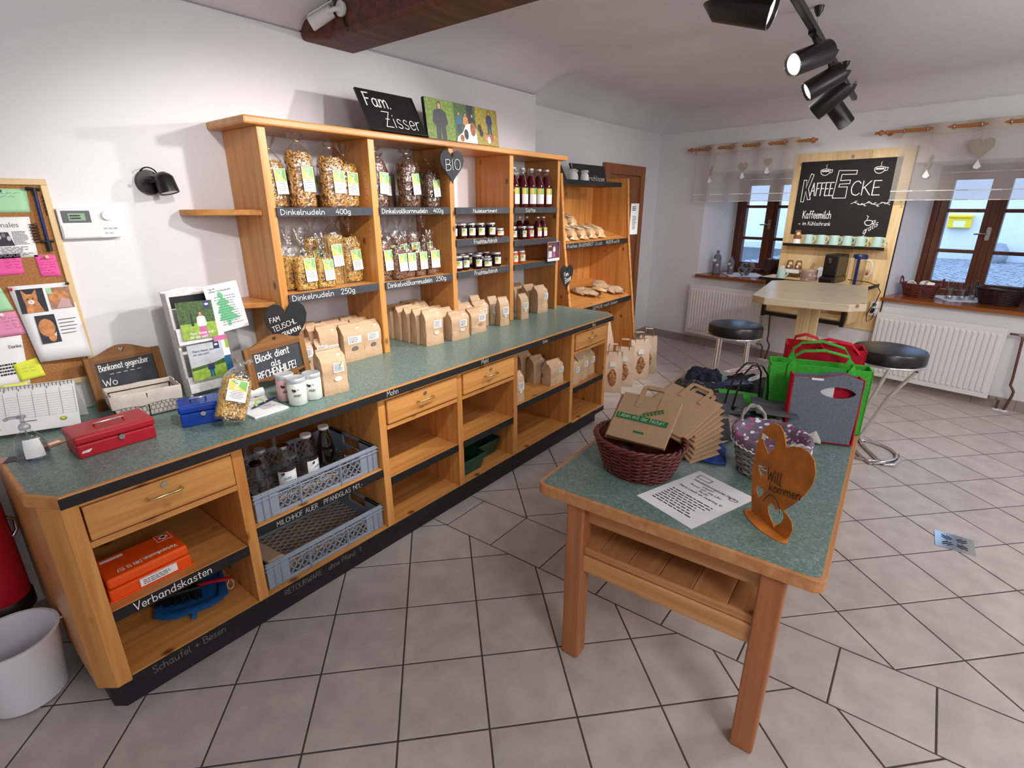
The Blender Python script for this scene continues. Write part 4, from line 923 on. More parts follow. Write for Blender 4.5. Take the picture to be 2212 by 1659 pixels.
def figure(mb, x, z, h, hair, top, legs, y, skin=2, wide=1., skirt=False):
    """a printed person: legs, body, arms, face and hair as flat shapes"""
    w_ = h * .16 * wide
    patch(mb, [(x - w_ * .8, z), (x - w_ * .15, z), (x, z + h * .4), (x + w_ * .15, z), (x + w_ * .8, z), (x + w_ * .8, z + h * .5), (x - w_ * .8, z + h * .5)] if not skirt else [(x - w_ * 1.3, z), (x + w_ * 1.3, z), (x + w_ * .6, z + h * .5), (x - w_ * .6, z + h * .5)], legs, y)
    patch(mb, [(x - w_ * .8, z + h * .42), (x + w_ * .8, z + h * .42), (x + w_ * 1.25, z + h * .5), (x + w_, z + h * .76), (x + w_ * .4, z + h * .82), (x - w_ * .4, z + h * .82), (x - w_, z + h * .76), (x - w_ * 1.25, z + h * .5)], top, y - .0002)
    patch(mb, [(p[0], p[1]) for p in circ(x, z + h * .9, h * .075, h * .1, 12)], hair, y - .0003)
    patch(mb, [(p[0], p[1]) for p in circ(x, z + h * .89, h * .055, h * .072, 12)], skin, y - .0004)
t = thing('photo_canvas', 'canvas print with three farm photos on top of the pine shelf', 'picture', (2.075, .53, 2.1003), 0, rot=(R(-7), 0, 0))
bx('canvas', (0, 0, 0, .645, .022, .222), pdk, t, .002)
PM = [pgr, pdk, pskin, phair, pblue, pwht, pbr, ptree, pol, pnavy, pora]
mb = MB(); y = -.0006
patch(mb, [(.002, .002), (.235, .002), (.235, .22), (.002, .22)], 0, y); figure(mb, .115, -.02, .23, 3, 1, 1, y - .0004, wide=1.35)
patch(mb, [(.235, .002), (.43, .002), (.43, .22), (.235, .22)], 7, y); patch(mb, [(.35, .22), (.41, .22), (.40, .1), (.36, .1)], 1, y - .0001)
for x, c_ in ((.275, 4), (.335, 10), (.395, 1)): figure(mb, x, .05, .125, 3, c_, 9, y - .0003)
patch(mb, [(.24, .002), (.43, .002), (.425, .09), (.39, .12), (.33, .105), (.30, .06), (.25, .03)], 5, y - .0012); patch(mb, circ(.395, .085, .026, .04), 6, y - .0015); patch(mb, circ(.33, .05, .02, .03), 1, y - .0015); patch(mb, circ(.29, .025, .018, .02), 6, y - .0015)
patch(mb, [(.43, .002), (.643, .002), (.643, .22), (.43, .22)], 8, y); figure(mb, .56, .07, .14, 3, 9, 9, y - .0004, wide=1.1)
for x, z, c_ in ((.46, .1, 3), (.475, .07, 1), (.52, .045, 10), (.545, .035, 5), (.575, .045, 6), (.60, .05, 10)): patch(mb, circ(x, z, .018, .022, 10), c_, y - .0012); patch(mb, circ(x + .012, z + .025, .006, .008, 8), 6, y - .0013)
obj('print', mb, PM, t)
def heart_sign(name, label, loc, w_, h_, rz, texts, mat=chalk, lean=0):
    t = thing(name, label, 'sign', loc, 0, rot=(lean, 0, rz))
    o = MB(); o.plate(heart(w_, h_), (0, 0, 0), (1, 0, 0), (0, 0, 1), -.006); obj('heart_board', o, mat, t, bev=.0006, seg=1)
    for tx, s_, x, z, lw, wd, sl in texts: write(tx, s_, (x, -.006, z), ux=(1, 0, sl), uy=(-sl, 0, 1), parent=t, lw=lw, width=wd)
    return t
heart_sign('heart_sign', 'black heart sign reading BIO on the pine shelf', (2.242, .508, 1.856), .205, .19, 0, [('BIO', .06, -.058, .075, .0035, .125, .08), ('.', .03, .012, .142, .004, None, 0)], slate)
heart_sign('heart_sign', 'large black heart sign leaning at the foot of the shelf, beside the wooden chalkboard', (1.055, .505, 1.045), .215, .242, 0,
           [('FAM', .024, -.088, .155, .0021, .05, .12), ('TEUSCHL', .026, -.078, .110, .0021, .125, .22), ('GRAUMOHN', .021, -.036, .080, .0021, .10, .22)], chalk)
heart_sign('heart_sign', 'small black heart sign hanging at the slanted bread rack', (3.69, .575, 1.02), .2, .22, 0, [('Fam.', .035, -.055, .125, .004, .075, .1), ('Zisser', .045, -.04, .065, .004, .105, .25)], chalk)
t = thing('picture_card', 'small colour poster hanging on the right end of the pine shelf', 'poster', (3.268, .495, 1.306))
bx('card', (0, 0, 0, .17, .002, .15), labelw, t, 0)
mb = MB(); patch(mb, [(.002, .022), (.168, .022), (.168, .148), (.002, .148)], 1, -.0004); figure(mb, .09, .03, .1, 3, 5, 6, -.0008, skirt=True); patch(mb, [(.01, .03), (.06, .03), (.06, .08), (.01, .08)], 4, -.0006); patch(mb, [(.135, .11), (.16, .11), (.16, .146), (.135, .146)], 3, -.0006); patch(mb, [(.01, .112), (.05, .112), (.05, .122), (.01, .122)], 7, -.0006)
obj('print', mb, [paper, plain('print_wine', '#6b3f4b', .5, var=.4, scale=50), pskin, pnavy, pwht, pwht, ppink, labely], t)

# ================================================================ on the wall left of the shelf
t = thing('cork_board', 'cork pin board with wooden frame on the left wall', 'pin board', (-.75, YW, 1.018))
bx('cork_panel', (.02, -.012, .02, 1.08, -.001, .79), cork, t, 0)
for q in ((0, -.02, 0, 1.098, -.001, .022), (0, -.02, .786, 1.098, -.001, .808)): bx('frame_rail', q, paleX, t, .002)
for q in ((0, -.02, .022, .022, -.001, .786), (1.076, -.02, .022, 1.098, -.001, .786)): bx('frame_rail', q, paleZ, t, .002)
WY = YW - .0128
def note(name, label, pts, col, cat='note', curl=0., y=WY, text=None):
    """a sheet pinned to the board: corner points (x, z) lower-left, lower-right, upper-right, upper-left"""
    ox, oz = pts[0]
    t = thing(name, label, cat, (ox, y, oz)); mb = MB()
    P = [(a - ox, b - oz) for a, b in pts]
    def fn(u, v):
        x = (P[0][0] * (1 - u) + P[1][0] * u) * (1 - v) + (P[3][0] * (1 - u) + P[2][0] * u) * v
        z = (P[0][1] * (1 - u) + P[1][1] * u) * (1 - v) + (P[3][1] * (1 - u) + P[2][1] * u) * v
        return (x, -curl * (1 - v) ** 2 * (.4 + .6 * u) - .0006, z)
    mb.grid(6, 6, fn); obj('sheet', mb, col, t, smooth=60, solid=.0006); return t, fn
grn = plain('note_green', '#a9dcb0', .8); pnk = plain('note_pink', '#ec5fa4', .8); yel = plain('note_yellow', '#e3ea4a', .8); pnk2 = plain('note_rose', '#e391b6', .8)
def scribble(t, x, z, w_, rows, mat, seed, s_=.007, y=-.0022):
    mb = MB(); rr = random.Random(seed)
    for k in range(rows):
        xx = x
        while xx < x + w_ * rr.uniform(.75, 1):
            L = rr.uniform(.01, .022); pl = [(xx + L * i / 5, rr.uniform(-.5, .5) * s_) for i in range(6)]; ribbon(mb, [(a, b + z - k * s_ * 1.9) for a, b in pl], Vector((0, 0, 0)), Vector((1, 0, 0)), Vector((0, 0, 1)), Vector((0, y, 0)), .0009); xx += L + .006
    return obj('handwriting', mb, mat, t)
def pin(x, z, col, lab, y=WY - .002):
    o = MB(); o.lathe([(.003, 0), (.003, .006), (.006, .008), (.006, .014), (.0001, .015)], 10); tag(obj('push_pin', o, col, loc=(x, y, z), rot=(R(90), 0, 0), smooth=40), lab, 'pin')
n1, _ = note('note_sheet', 'pale green note at the top of the cork board', [(.10, 1.705), (.277, 1.706), (.283, 1.79), (.10, 1.79)], grn); scribble(n1, .03, .07, .12, 2, inkgrey, 1)
pin(.205, 1.782, plain('pin_green', '#1d5a48', .3), 'dark green pin in the upper pale green note')
n2, _ = note('news_cutting', 'newspaper cutting with a grey photo on the cork board', [(.03, 1.541), (.262, 1.542), (.269, 1.69), (.03, 1.69)], paper, 'cutting')
cu = bpy.data.curves.new('txt', 'FONT'); cu.body = 'Regionales'; cu.size = .026; tx = bpy.data.objects.new('tmp', cu); C.objects.link(tx); me_ = bpy.data.meshes.new_from_object(tx); bpy.data.objects.remove(tx); me_.materials.clear(); me_.materials.append(inkgrey); tx = obj('headline', me_, None, n2, loc=(.09, -.0016, .112), rot=(R(90), 0, 0))
mb = MB(); patch(mb, [(.075, .045), (.175, .045), (.165, .095), (.075, .095)], 0, -.0016)
for k in range(7): patch(mb, circ(.085 + k * .013, .072 + (k % 3) * .006, .006, .009, 8), 1 + k % 2, -.0019)
obj('photo', mb, [pdk, psky, inkgrey], n2); lines_of_print((.175, -.0014, .098), (1, 0, 0), (0, 0, 1), .045, .05, 10, n2, inkgrey, 5); lines_of_print((.06, -.0014, .042), (1, 0, 0), (0, 0, 1), .165, .038, 8, n2, inkgrey, 6)
n3, _ = note('sticky_note', 'bright pink sticky note right of the other pink one, on the cork board', [(.253, 1.464), (.316, 1.461), (.313, 1.545), (.25, 1.548)], pnk); scribble(n3, .008, .066, .045, 6, plain('ink_red', '#a1254f', .8), 2, .0055)
pin(.285, 1.54, plain('pin_cream', '#d9c48a', .3), 'cream pin in the right bright pink note')
n4, _ = note('sticky_note', 'bright pink sticky note under the newspaper cutting', [(.10, 1.478), (.207, 1.481), (.211, 1.556), (.10, 1.556)], pnk); scribble(n4, .06, .06, .045, 4, MATS['ink_red'], 3, .0055)
n5, _ = note('note_sheet', 'pale green note at the left edge, halfway down the cork board', [(.03, 1.348), (.145, 1.348), (.128, 1.436), (.03, 1.436)], grn)
n6, _ = note('note_sheet', 'rose pink note with handwriting low on the cork board', [(.03, 1.252), (.162, 1.252), (.148, 1.344), (.03, 1.344)], pnk2); scribble(n6, .075, .07, .05, 4, inkgrey, 4, .007)
pin(.105, 1.338, porc, 'white pin in the rose pink note')
n7, _ = note('note_sheet', 'white printed sheet at the lower left of the cork board', [(-.05, 1.05), (.126, 1.052), (.143, 1.25), (-.05, 1.25)], paper)
write('Danke,', .012, (.148, -.002, .155), parent=n7, mat=ink, lw=.0013, name='printed_word'); lines_of_print((.10, -.0014, .1), (1, 0, 0), (0, 0, 1), .07, .05, 4, n7, ink, 8)
n8, _ = note('sticky_note', 'yellow sticky note turned askew on the cork board', [(.100, 1.069), (.178, 1.077), (.167, 1.153), (.092, 1.141)], yel, curl=.004, y=WY - .002); scribble(n8, .015, .052, .04, 2, inkgrey, 9, .007, -.0066)
n9, _ = note('sticky_note', 'yellow sticky note at the lower frame of the cork board', [(.035, 1.016), (.108, 1.018), (.118, 1.064), (.040, 1.068)], yel, y=WY - .009); scribble(n9, .01, .035, .05, 2, inkgrey, 10, .006)
n10, _ = note('photo_sheet', 'white sheet with three kitten photos, curling off the cork board', [(.172, 1.135), (.338, 1.13), (.334, 1.436), (.146, 1.438)], paper, 'sheet', curl=.03, y=WY - .004)
def cat_print(mb, x0, z0, x1, z1, bg, yf, lying=False):
    g = lambda x, z: (x, yf(z), z); P = lambda pts, m, d: mb.add([(x, yf(z) - d, z) for x, z in pts], [tuple(range(len(pts)))], m)
    w_, h_ = x1 - x0, z1 - z0; [P([(x0, z0 + h_ * i / 6), (x1, z0 + h_ * i / 6), (x1, z0 + h_ * (i + 1) / 6), (x0, z0 + h_ * (i + 1) / 6)], bg, .0005) for i in range(6)]
    if not lying:
        cx, cz_ = x0 + w_ * .45, z0 + h_ * .55
        P([(x0 + w_ * .2, z0), (x1 - w_ * .15, z0), (cx + w_ * .22, cz_), (cx - w_ * .22, cz_)], 1, .0008)
        P(circ(cx, cz_, w_ * .26, h_ * .24), 1, .001)
        for s_ in (-1, 1): P([(cx + s_ * w_ * .26, cz_ + h_ * .02), (cx + s_ * w_ * .06, cz_ + h_ * .2), (cx + s_ * w_ * .27, cz_ + h_ * .42)][::s_], 1, .0012); P(circ(cx + s_ * w_ * .1, cz_ + h_ * .04, w_ * .035, h_ * .03, 8), 3, .0016)
        P(circ(cx, cz_ - h_ * .1, w_ * .12, h_ * .09, 10), 2, .0014); P(circ(cx, cz_ - h_ * .09, w_ * .03, h_ * .025, 8), 4, .0018)
    else:
        P(circ(x0 + w_ * .45, z0 + h_ * .55, w_ * .42, h_ * .32), 1, .0008); P(circ(x0 + w_ * .6, z0 + h_ * .2, w_ * .2, h_ * .16), 1, .001); P([(x0 + w_ * .72, z0 + h_ * .28), (x0 + w_ * .86, z0 + h_ * .38), (x0 + w_ * .82, z0 + h_ * .22)], 2, .0012)
yf = lambda z: -.03 * max(0, 1 - z / .305) ** 2 * .75 - .0016
mb = MB(); cat_print(mb, -.008, .195, .073, .288, 0, yf); cat_print(mb, .083, .2, .158, .285, 5, yf, True); mb.add([(.1, yf(.2) - .0014, .203), (.15, yf(.2) - .0014, .203), (.145, yf(.23) - .0016, .235), (.125, yf(.24) - .0016, .245)], [(0, 1, 2, 3)], 6); mb.add([(.083, yf(.26) - .0012, .262), (.098, yf(.26) - .0012, .262), (.098, yf(.28) - .0012, .285), (.083, yf(.28) - .0012, .285)], [(0, 1, 2, 3)], 7); cat_print(mb, .024, .07, .085, .182, 0, yf, True)
obj('print', mb, [pdk, pora, pwht, ink, ppink, plain('print_tan', '#a07a5c', .5, var=.3, scale=60), plain('print_rose', '#c9a3a6', .5), grn], n10)
mb = MB()
for k in range(5):
    z = .155 - k * .014; mb.add([(.092, yf(z) - .0008, z), (.15 - .008 * (k % 2), yf(z) - .0008, z), (.15 - .008 * (k % 2), yf(z) - .0008, z + .004), (.092, yf(z) - .0008, z + .004)], [(0, 1, 2, 3)])
obj('printed_lines', mb, inkgrey, n10)
pin(.152, 1.428, plain('pin_red', '#b01c2e', .3), 'red pin holding the kitten sheet'); pin(.325, 1.432, black, 'black pin holding the kitten sheet')
t = thing('pointer_rod', 'dark blue and black rod with hooks hanging on the cork board', 'rod', (.302, WY - .012, 1.68))
o = MB(); o.cyl((.001, 0, .09), (-.001, 0, -.09), .006, 10); obj('shaft', o, plain('rod_blue', '#2c3a6e', .25, .6), t, smooth=40)
o = MB(); o.cyl((-.022, 0, .112), (.018, 0, .108), .006, 8); o.cyl((.001, 0, .115), (.001, 0, .088), .0075, 10); o.cyl((-.001, 0, -.085), (-.001, 0, -.12), .009, 10); o.cyl((-.02, 0, -.082), (.018, 0, -.082), .005, 8); obj('fittings', o, black, t, smooth=40)
for sx, z0, z1, lb in ((.032, 1.70, 1.775, 'right'), (-.028, 1.60, 1.665, 'left')):
    o = MB(); nz = 6
    for k in range(nz):
        z = (z1 - z0) * k / nz; o.tube([(.011 * math.cos(a), -.002 * math.sin(a * 2), z + .005 * math.sin(a)) for a in [j * PI / 5 for j in range(10)]], .0016, 5, closed=True); o.cyl((-.014, 0, z + .007), (.013, 0, z + .011), .0016, 5)
    tag(obj('wooden_beads', o, plain('bead_brown', '#3a1f14', .5) if lb == 'right' else MATS['bead_brown'], loc=(.302 + sx, WY - .004, z0)), f'string of brown wooden hooks {lb} of the blue rod on the cork board', 'string')
# thermostat panel
t = thing('control_panel', 'white wall control panel with small display and dial, beside the cork board', 'panel', (.351, YW, 1.603))
bx('housing', (0, -.03, 0, .197, -.001, .116), plastw, t, .004); bx('cover_flap', (.004, -.033, .004, .128, -.029, .052), plastw, t, .002)
dp = bx('display_frame', (.012, -.032, .062, .105, -.0295, .108), greyp, t, .002); bx('display', (.032, -.0328, .070, .087, -.0318, .098), plain('lcd', '#8fb090', .3), t, 0)
lines_of_print((.037, -.033, .094), (1, 0, 0), (0, 0, 1), .045, .02, 2, t, ink, 3, 'display_text')
o = MB(); o.cyl((.16, -.03, .088), (.16, -.040, .088), .018, 24); obj('dial', o, plastw, t, bev=.001, smooth=40)
for k in range(5): bx('button', (.141 + (k % 3) * .017 + (.002 if k > 2 else 0), -.032, .034 - .018 * (k // 3), .154 + (k % 3) * .017, -.029, .041 - .018 * (k // 3)), psky, t, .001)
# wall spot
t = thing('wall_spot', 'black swivel spotlight mounted on the wall left of the shelf', 'lamp', (.70, YW, 1.826))
o = MB(); o.T = Matrix.Rotation(R(90), 4, 'X'); o.lathe([(.0001, 0), (.05, 0), (.052, .006), (.048, .02), (.0001, .024)], 24); obj('base', o, blackmetal, t, smooth=40)
o = MB(); o.cyl((-.005, -.02, 0), (.0, -.07, .01), .009, 10); o.tube([(-.03, -.07, .005), (-.015, -.055, .005), (.06, -.06, .005), (.075, -.08, 0)], .007, 8); obj('bracket', o, blackmetal, t, smooth=40)
ax = Vector((.12, -.22, -.97)).normalized(); c0 = Vector((.035, -.075, .028)); o = MB()
o.tube([c0 - ax * .012, c0, c0 + ax * .012, c0 + ax * .075, c0 + ax * .075, c0 + ax * .066], [.014, .030, .038, .040, .036, .034], 20); obj('head', o, blackmetal, t, smooth=40)
o = MB(); o.cyl(c0 + ax * .063, c0 + ax * .072, .034, 20); obj('lens', o, porc, t)
o = MB(); o.tube(arc((-.002, -.03, .025), .035, 150, 20, 10), .003, 6); obj('cable', o, blackplastic, t, smooth=60)

# ================================================================ left end of the worktop
def sq(mb, name, *a, **k): return obj(name, mb, *a, **k)
t = thing('desk_calendar', 'white spiral desk calendar standing at the left end of the worktop', 'calendar', (.200, .588, .906), R(-25), rot=(R(-20), 0, R(-24)))
bx('page', (-.31, 0, .012, 0, .002, .185), paper, t, 0)
o = MB(); o.T = Matrix.Translation((0, .001, .19)) @ Matrix.Rotation(R(42), 4, 'X'); o.box(-.31, 0, -.185, 0, .002, 0); obj('back_page', o, paper, t)
o = MB()
for k in range(26): o.tube(arc((-.006 - k * .0118, .003, .183), .007, 0, 330, 8, (0, 1, 0), (0, 0, 1)), .0012, 4)
obj('spiral', o, greyp, t)
o = MB()
for k in range(8): o.box(-.3 + k * .042, -.0008, .062, -.2992 + k * .042, 0, .165)
for k in range(10): o.box(-.3, -.0008, .066 + k * .009, -.006, 0, .0664 + k * .009)
obj('ruled_lines', o, inkgrey, t)
for k, d in enumerate('1234567'): write(d, .008, (-.296 + k * .042, -.0004, .169), parent=t, mat=ink, lw=.0012, name='day_number')
mb = MB(); patch(mb, circ(-.05, .045, .012, .008, 12), 0, -.0008); patch(mb, circ(-.05, .047, .006, .004, 8), 1, -.0012); patch(mb, [(-.26, .03), (-.235, .03), (-.235, .036), (-.26, .036)], 1, -.0008); patch(mb, [(-.18, .05), (-.13, .05), (-.13, .054), (-.18, .054)], 2, -.0008); obj('print', mb, [plime, labely, inkgrey], t)
t = thing('leaflet', 'dark leaflet with a pink edge lying beside the soap dispenser', 'leaflet', (-.02, .44, .9005), R(-28)); bx('sheet', (-.03, -.02, 0, .05, .03, .0012), plain('leaflet_dark', '#3d3f4c', .5), t, 0); bx('sheet_edge', (-.05, -.02, 0, -.03, .03, .0012), plain('leaflet_pink', '#d9a59a', .5), t, 0)
t = thing('leaflet', 'skin coloured leaflet between calendar and red cash box', 'leaflet', (.085, .50, .9005), R(20)); bx('sheet', (-.04, -.03, 0, .04, .03, .0012), pora, t, 0); bx('sheet_print', (-.03, -.01, .0012, .03, .01, .0015), pwht, t, 0)
t = thing('soap_dispenser', 'clear pump bottle of hand gel at the left end of the worktop', 'dispenser', (.022, .405, .9005), R(-25))
o = MB(); o.lathe([(.03, 0), (.047, .004), (.049, .02), (.046, .05), (.036, .08), (.02, .098), (.014, .103), (.014, .112)], 24, sx=1, sy=.72); obj('bottle', o, glass, t, smooth=60)
o = MB(); o.lathe([(.001, .003), (.044, .006), (.045, .02), (.043, .046), (.0001, .047)], 20, sx=1, sy=.7); obj('gel', o, thin_glass('gel', (.72, .72, .78), .08), t, smooth=60)
o = MB(); o.lathe([(.016, .11), (.017, .118), (.012, .128), (.006, .13), (.006, .148), (.013, .15), (.013, .158), (.0001, .16)], 16); o.tube([(0, 0, .155), (-.03, -.005, .156), (-.044, -.006, .150)], .005, 8); o.cyl((0, 0, .11), (0, 0, .01), .003, 6); obj('pump', o, thin_glass('frosted', (.78, .8, .82), .35, .4), t, smooth=50)
o = MB()
for k in range(6):
    a0, a1 = R(-12 + 11 * k), R(-12 + 11 * (k + 1)); f = lambda a, z, r_: (r_ * math.sin(a), -r_ * .72 * math.cos(a), z)
    o.add([f(a0, .012, .0503), f(a1, .012, .0503), f(a1, .045, .0482), f(a0, .045, .0482), f(a1, .078, .0385), f(a0, .078, .0385)], [(0, 1, 2, 3), (3, 2, 4, 5)])
o.T = None; obj('label', o, labelw, t, smooth=60)
# cash boxes
def cashbox(name, label, loc, rz, w_, d_, h_, lidz, mat, mark):
    t = thing(name, label, 'cash box', loc, rz)
    bx('body', (.004, .004, 0, w_ - .004, d_ - .004, lidz), mat, t, .006, seg=3)
    bx('lid', (0, 0, lidz + .0012, w_, d_, h_), mat, t, .009, seg=3)
    bx('handle_recess', (w_ * .3, d_ * .42, h_ - .001, w_ * .72, d_ * .68, h_ + .0006), mat, t, .0)
    o = MB(); hx0, hx1 = w_ * .33, w_ * .69; o.tube([(hx0, d_ * .56, h_ + .002), (hx0, d_ * .46, h_ + .010), (hx0 + .012, d_ * .44, h_ + .012), (hx1 - .012, d_ * .44, h_ + .012), (hx1, d_ * .46, h_ + .010), (hx1, d_ * .56, h_ + .002)], .0032, 8); obj('handle', o, chrome, t, smooth=50)
    o = MB(); o.cyl((w_ * .55, .004, lidz - .006), (w_ * .55, -.004, lidz - .006), .0095, 16); o.box(w_ * .55 - .001, -.0048, lidz - .011, w_ * .55 + .001, -.0038, lidz - .001); obj('lock', o, steel, t, smooth=40)
    return t
cb1 = cashbox('cash_box', 'large red metal cash box with chrome handle on the worktop', (.111, .258, .9), 0, .246, .155, .082, .05, redm, 1)
mb = MB(); patch(mb, [(.014, .019), (.036, .019), (.042, .024), (.046, .03), (.018, .027)], 0, .0035)
obj('logo', mb, pwht, cb1)
cb2 = cashbox('cash_box', 'small blue metal cash box with chrome handle on the worktop', (.440, .272, .9), R(-17), .150, .122, .088, .055, bluem, 0)
# wire basket with linen lining
t = thing('wire_basket', 'wire basket with cream linen lining behind the cash boxes', 'basket', (.30, .525, .9), R(-7))
bw, bd, bh = .235, .15, .105
o = MB(); 
def loop(z, f): return [(bw / 2 - bw / 2 * f, bd / 2 - bd / 2 * f, z), (bw / 2 + bw / 2 * f, bd / 2 - bd / 2 * f, z), (bw / 2 + bw / 2 * f, bd / 2 + bd / 2 * f, z), (bw / 2 - bw / 2 * f, bd / 2 + bd / 2 * f, z)]
for z, f in ((.003, .88), (bh - .012, .94)): o.tube(loop(z, f), .0022, 6, closed=True)
for a, b in zip(loop(.003, .88), loop(bh - .012, .94)): o.tube([a, b], .0022, 6)
o.tube([(bw / 2, bd * .06, .003), (bw / 2, -.003, bh)], .0022, 6)
for k in range(14):                         # chicken wire on the front and right side
    for r in range(4):
        x0 = .016 + k * .0155; z0 = .006 + r * .019
        f = lambda z: bd / 2 - bd / 2 * (.88 + .15 * z / bh) - .001
        pts = [(x0, z0), (x0 + .0078, z0 + .006), (x0 + .0155, z0), ] if r % 2 == 0 else [(x0 + .0078, z0), (x0 + .0155, z0 + .006), (x0 + .0233, z0)]
        pts = [pts[0], pts[1], pts[2]]; o.tube([(x, f(z), z) for x, z in pts], .0007, 4); o.tube([(pts[1][0], f(pts[1][1]), pts[1][1]), (pts[1][0], f(pts[1][1] + .013), pts[1][1] + .013)], .0007, 4)
obj('wire_frame', o, blackmetal, t, smooth=60)
o = MB(); n_ = 40; vs = []; fs = []
def per(k, f, e=0.):
    q = 4 * k / n_; s_ = int(q) % 4; u = q - int(q); L = loop(0, f); a, b = L[s_], L[(s_ + 1) % 4]; return a[0] + (b[0] - a[0]) * u, a[1] + (b[1] - a[1]) * u
for z, f, wob in ((.058, 1.03, .003), (.085, 1.05, .003), (bh + .006, 1.06, .002), (bh + .009, 1.02, .001), (bh * .8, .97, .002), (.03, .86, .002), (.012, .80, 0)):
    for k in range(n_): x, y = per(k, f); vs.append((x + wob * math.sin(k * 1.9), y + wob * math.cos(k * 2.3), z + wob * math.sin(k * 1.1)))
for i in range(6): fs += [(i * n_ + k, i * n_ + (k + 1) % n_, (i + 1) * n_ + (k + 1) % n_, (i + 1) * n_ + k) for k in range(n_)]
fs.append(tuple(range(6 * n_, 7 * n_))); o.add(vs, fs)
k0 = len(o.v); vs = []; fs = []
for z, f in ((.004, .86), (.06, .97)): vs += [(*per(k, f), z) for k in range(n_)]
fs = [(k, (k + 1) % n_, n_ + (k + 1) % n_, n_ + k) for k in range(n_)]; o.add(vs, fs)
obj('lining', o, linen, t, smooth=50)
# rustic framed chalkboards
def rustic_board(name, label, loc, rz, w_, h_, lean, texts, foot=.045, slant=0.):
    t = thing(name, label, 'chalkboard', loc, 0, rot=(lean, 0, rz)); s_ = .034
    for x in (0, w_ - s_): bx('post', (x, 0, 0, x + s_, .02, h_ - .006), rusticZ, t, .003)
    top = [(s_, 0), (w_ - s_, 0)] + [(s_ + (w_ - 2 * s_) * (1 - k / 16), .03 + .036 * max(0, math.sin(PI * k / 16)) ** 1.5) for k in range(17)]
    o = MB(); o.plate(top, (0, .002, h_ - .036), (1, 0, 0), (0, 0, 1), -.0001)
    o = MB(); hh = heart(.022, .02); o.plate(top, (0, .018, h_ - .036), (1, 0, 0), (0, 0, 1), .016, holes=[[(x + w_ / 2, z + .035) for x, z in hh]]); obj('top_rail', o, rustic, t)
    bot = [(s_, .028), ] + [(s_ + (w_ - 2 * s_) * k / 12, .006 + .012 * abs(math.cos(2 * PI * k / 12))) for k in range(13)] + [(w_ - s_, .028)]
    o = MB(); o.plate(bot, (0, .018, foot), (1, 0, 0), (0, 0, 1), .016); obj('bottom_rail', o, rustic, t)
    bx('slate_panel', (s_ - .004, .008, foot + .02, w_ - s_ + .004, .014, h_ - .03), slate, t, 0)
    for tx, sz, x, z, lw, wd, sl in texts: write(tx, sz, (x, .008, z), ux=(1, 0, sl), uy=(0, 0, 1), parent=t, lw=lw, width=wd)
    bx('back_prop', (w_ * .45, .02, .02, w_ * .52, .03, h_ * .8), rusticZ, t, .002)
    return t
rustic_board('chalkboard', 'wooden framed chalkboard at the wall behind the wire basket', (.296, .735, .9), R(3), .285, .235, R(-8),
             [('Bankomat gegenüber', .026, .045, .165, .0028, .185, .02), ('-----', .02, .075, .14, .002, .12, 0), ('Wo', .03, .045, .10, .003, .05, 0)])
rustic_board('chalkboard', 'wooden framed chalkboard in front of the heart sign and poppy bags', (.790, .385, .902), R(11), .335, .228, R(-7),
             [('Block dient', .034, .052, .150, .0042, .185, .03), ('als', .028, .125, .115, .0042, .05, 0), ('RECHENHILFE!', .034, .046, .068, .0044, .215, .05)])
# brochure rack
t = thing('brochure_rack', 'white shabby wooden brochure rack on the worktop', 'rack', (.604, .60, .905), R(2), rot=(R(-5), 0, R(3)))
shab = plain('shabby_white', '#dededb', .7, var=.12, scale=60, bmp=.4)
for x in (0, .187): bx('side', (x, 0, 0, x + .012, .05, .47), shab, t, .002)
o = MB(); o.plate([(0, .02), (.199, .02), (.199, .475)] + [(.199 - .199 * k / 12, .475 + .012 * math.sin(PI * k / 12) - .012 * (k in (0, 12))) for k in range(1, 12)] + [(0, .478)], (0, .052, 0), (1, 0, 0), (0, 0, 1), .008); obj('back_board', o, shab, t)
bx('dark_inset', (.016, .041, .40, .183, .044, .45), chalk, t, 0)
for z in (.02, .24): bx('pocket_front', (0, -.016, z, .199, -.008, z + .075), shab, t, .002)
for z in (.02, .24): bx('pocket_floor', (.012, -.008, z, .187, .05, z + .01), shab, t, .001)
lt = rack_m = t.matrix_basis.copy()
def brochure(name, label, loc, rot, w_, h_, builder, th=.004):
    t = thing(name, label, 'brochure', loc, 0, rot=rot); bx('cover', (0, 0, 0, w_, th, h_), labelw, t, 0)
    mb = MB(); builder(mb, w_, h_); obj('print', mb, [pgr, ptree, pskin, phair, pwht, pdk, ppink, pnavy, psky, plime, pblue], t); return t
def farm(mb, w_, h_):
    y = -.0004
    patch(mb, [(0, 0), (w_, 0), (w_, h_), (0, h_)], 9, y); patch(mb, [(0, h_ * .42), (w_, h_ * .42), (w_, h_), (0, h_)], 1, y - .0002); patch(mb, [(w_ * .3, h_ * .35), (w_ * .38, h_ * .35), (w_ * .36, h_ * .7), (w_ * .32, h_ * .7)], 5, y - .0004)
    figure(mb, w_ * .6, h_ * .02, h_ * .72, 3, 4, 6, y - .0006, wide=.9, skirt=True); patch(mb, [(w_ * .74, h_ * .78), (w_ * .93, h_ * .78), (w_ * .93, h_), (w_ * .74, h_)], 7, y - .0006); patch(mb, circ(w_ * .835, h_ * .9, w_ * .06, h_ * .03, 10), 4, y - .0008)
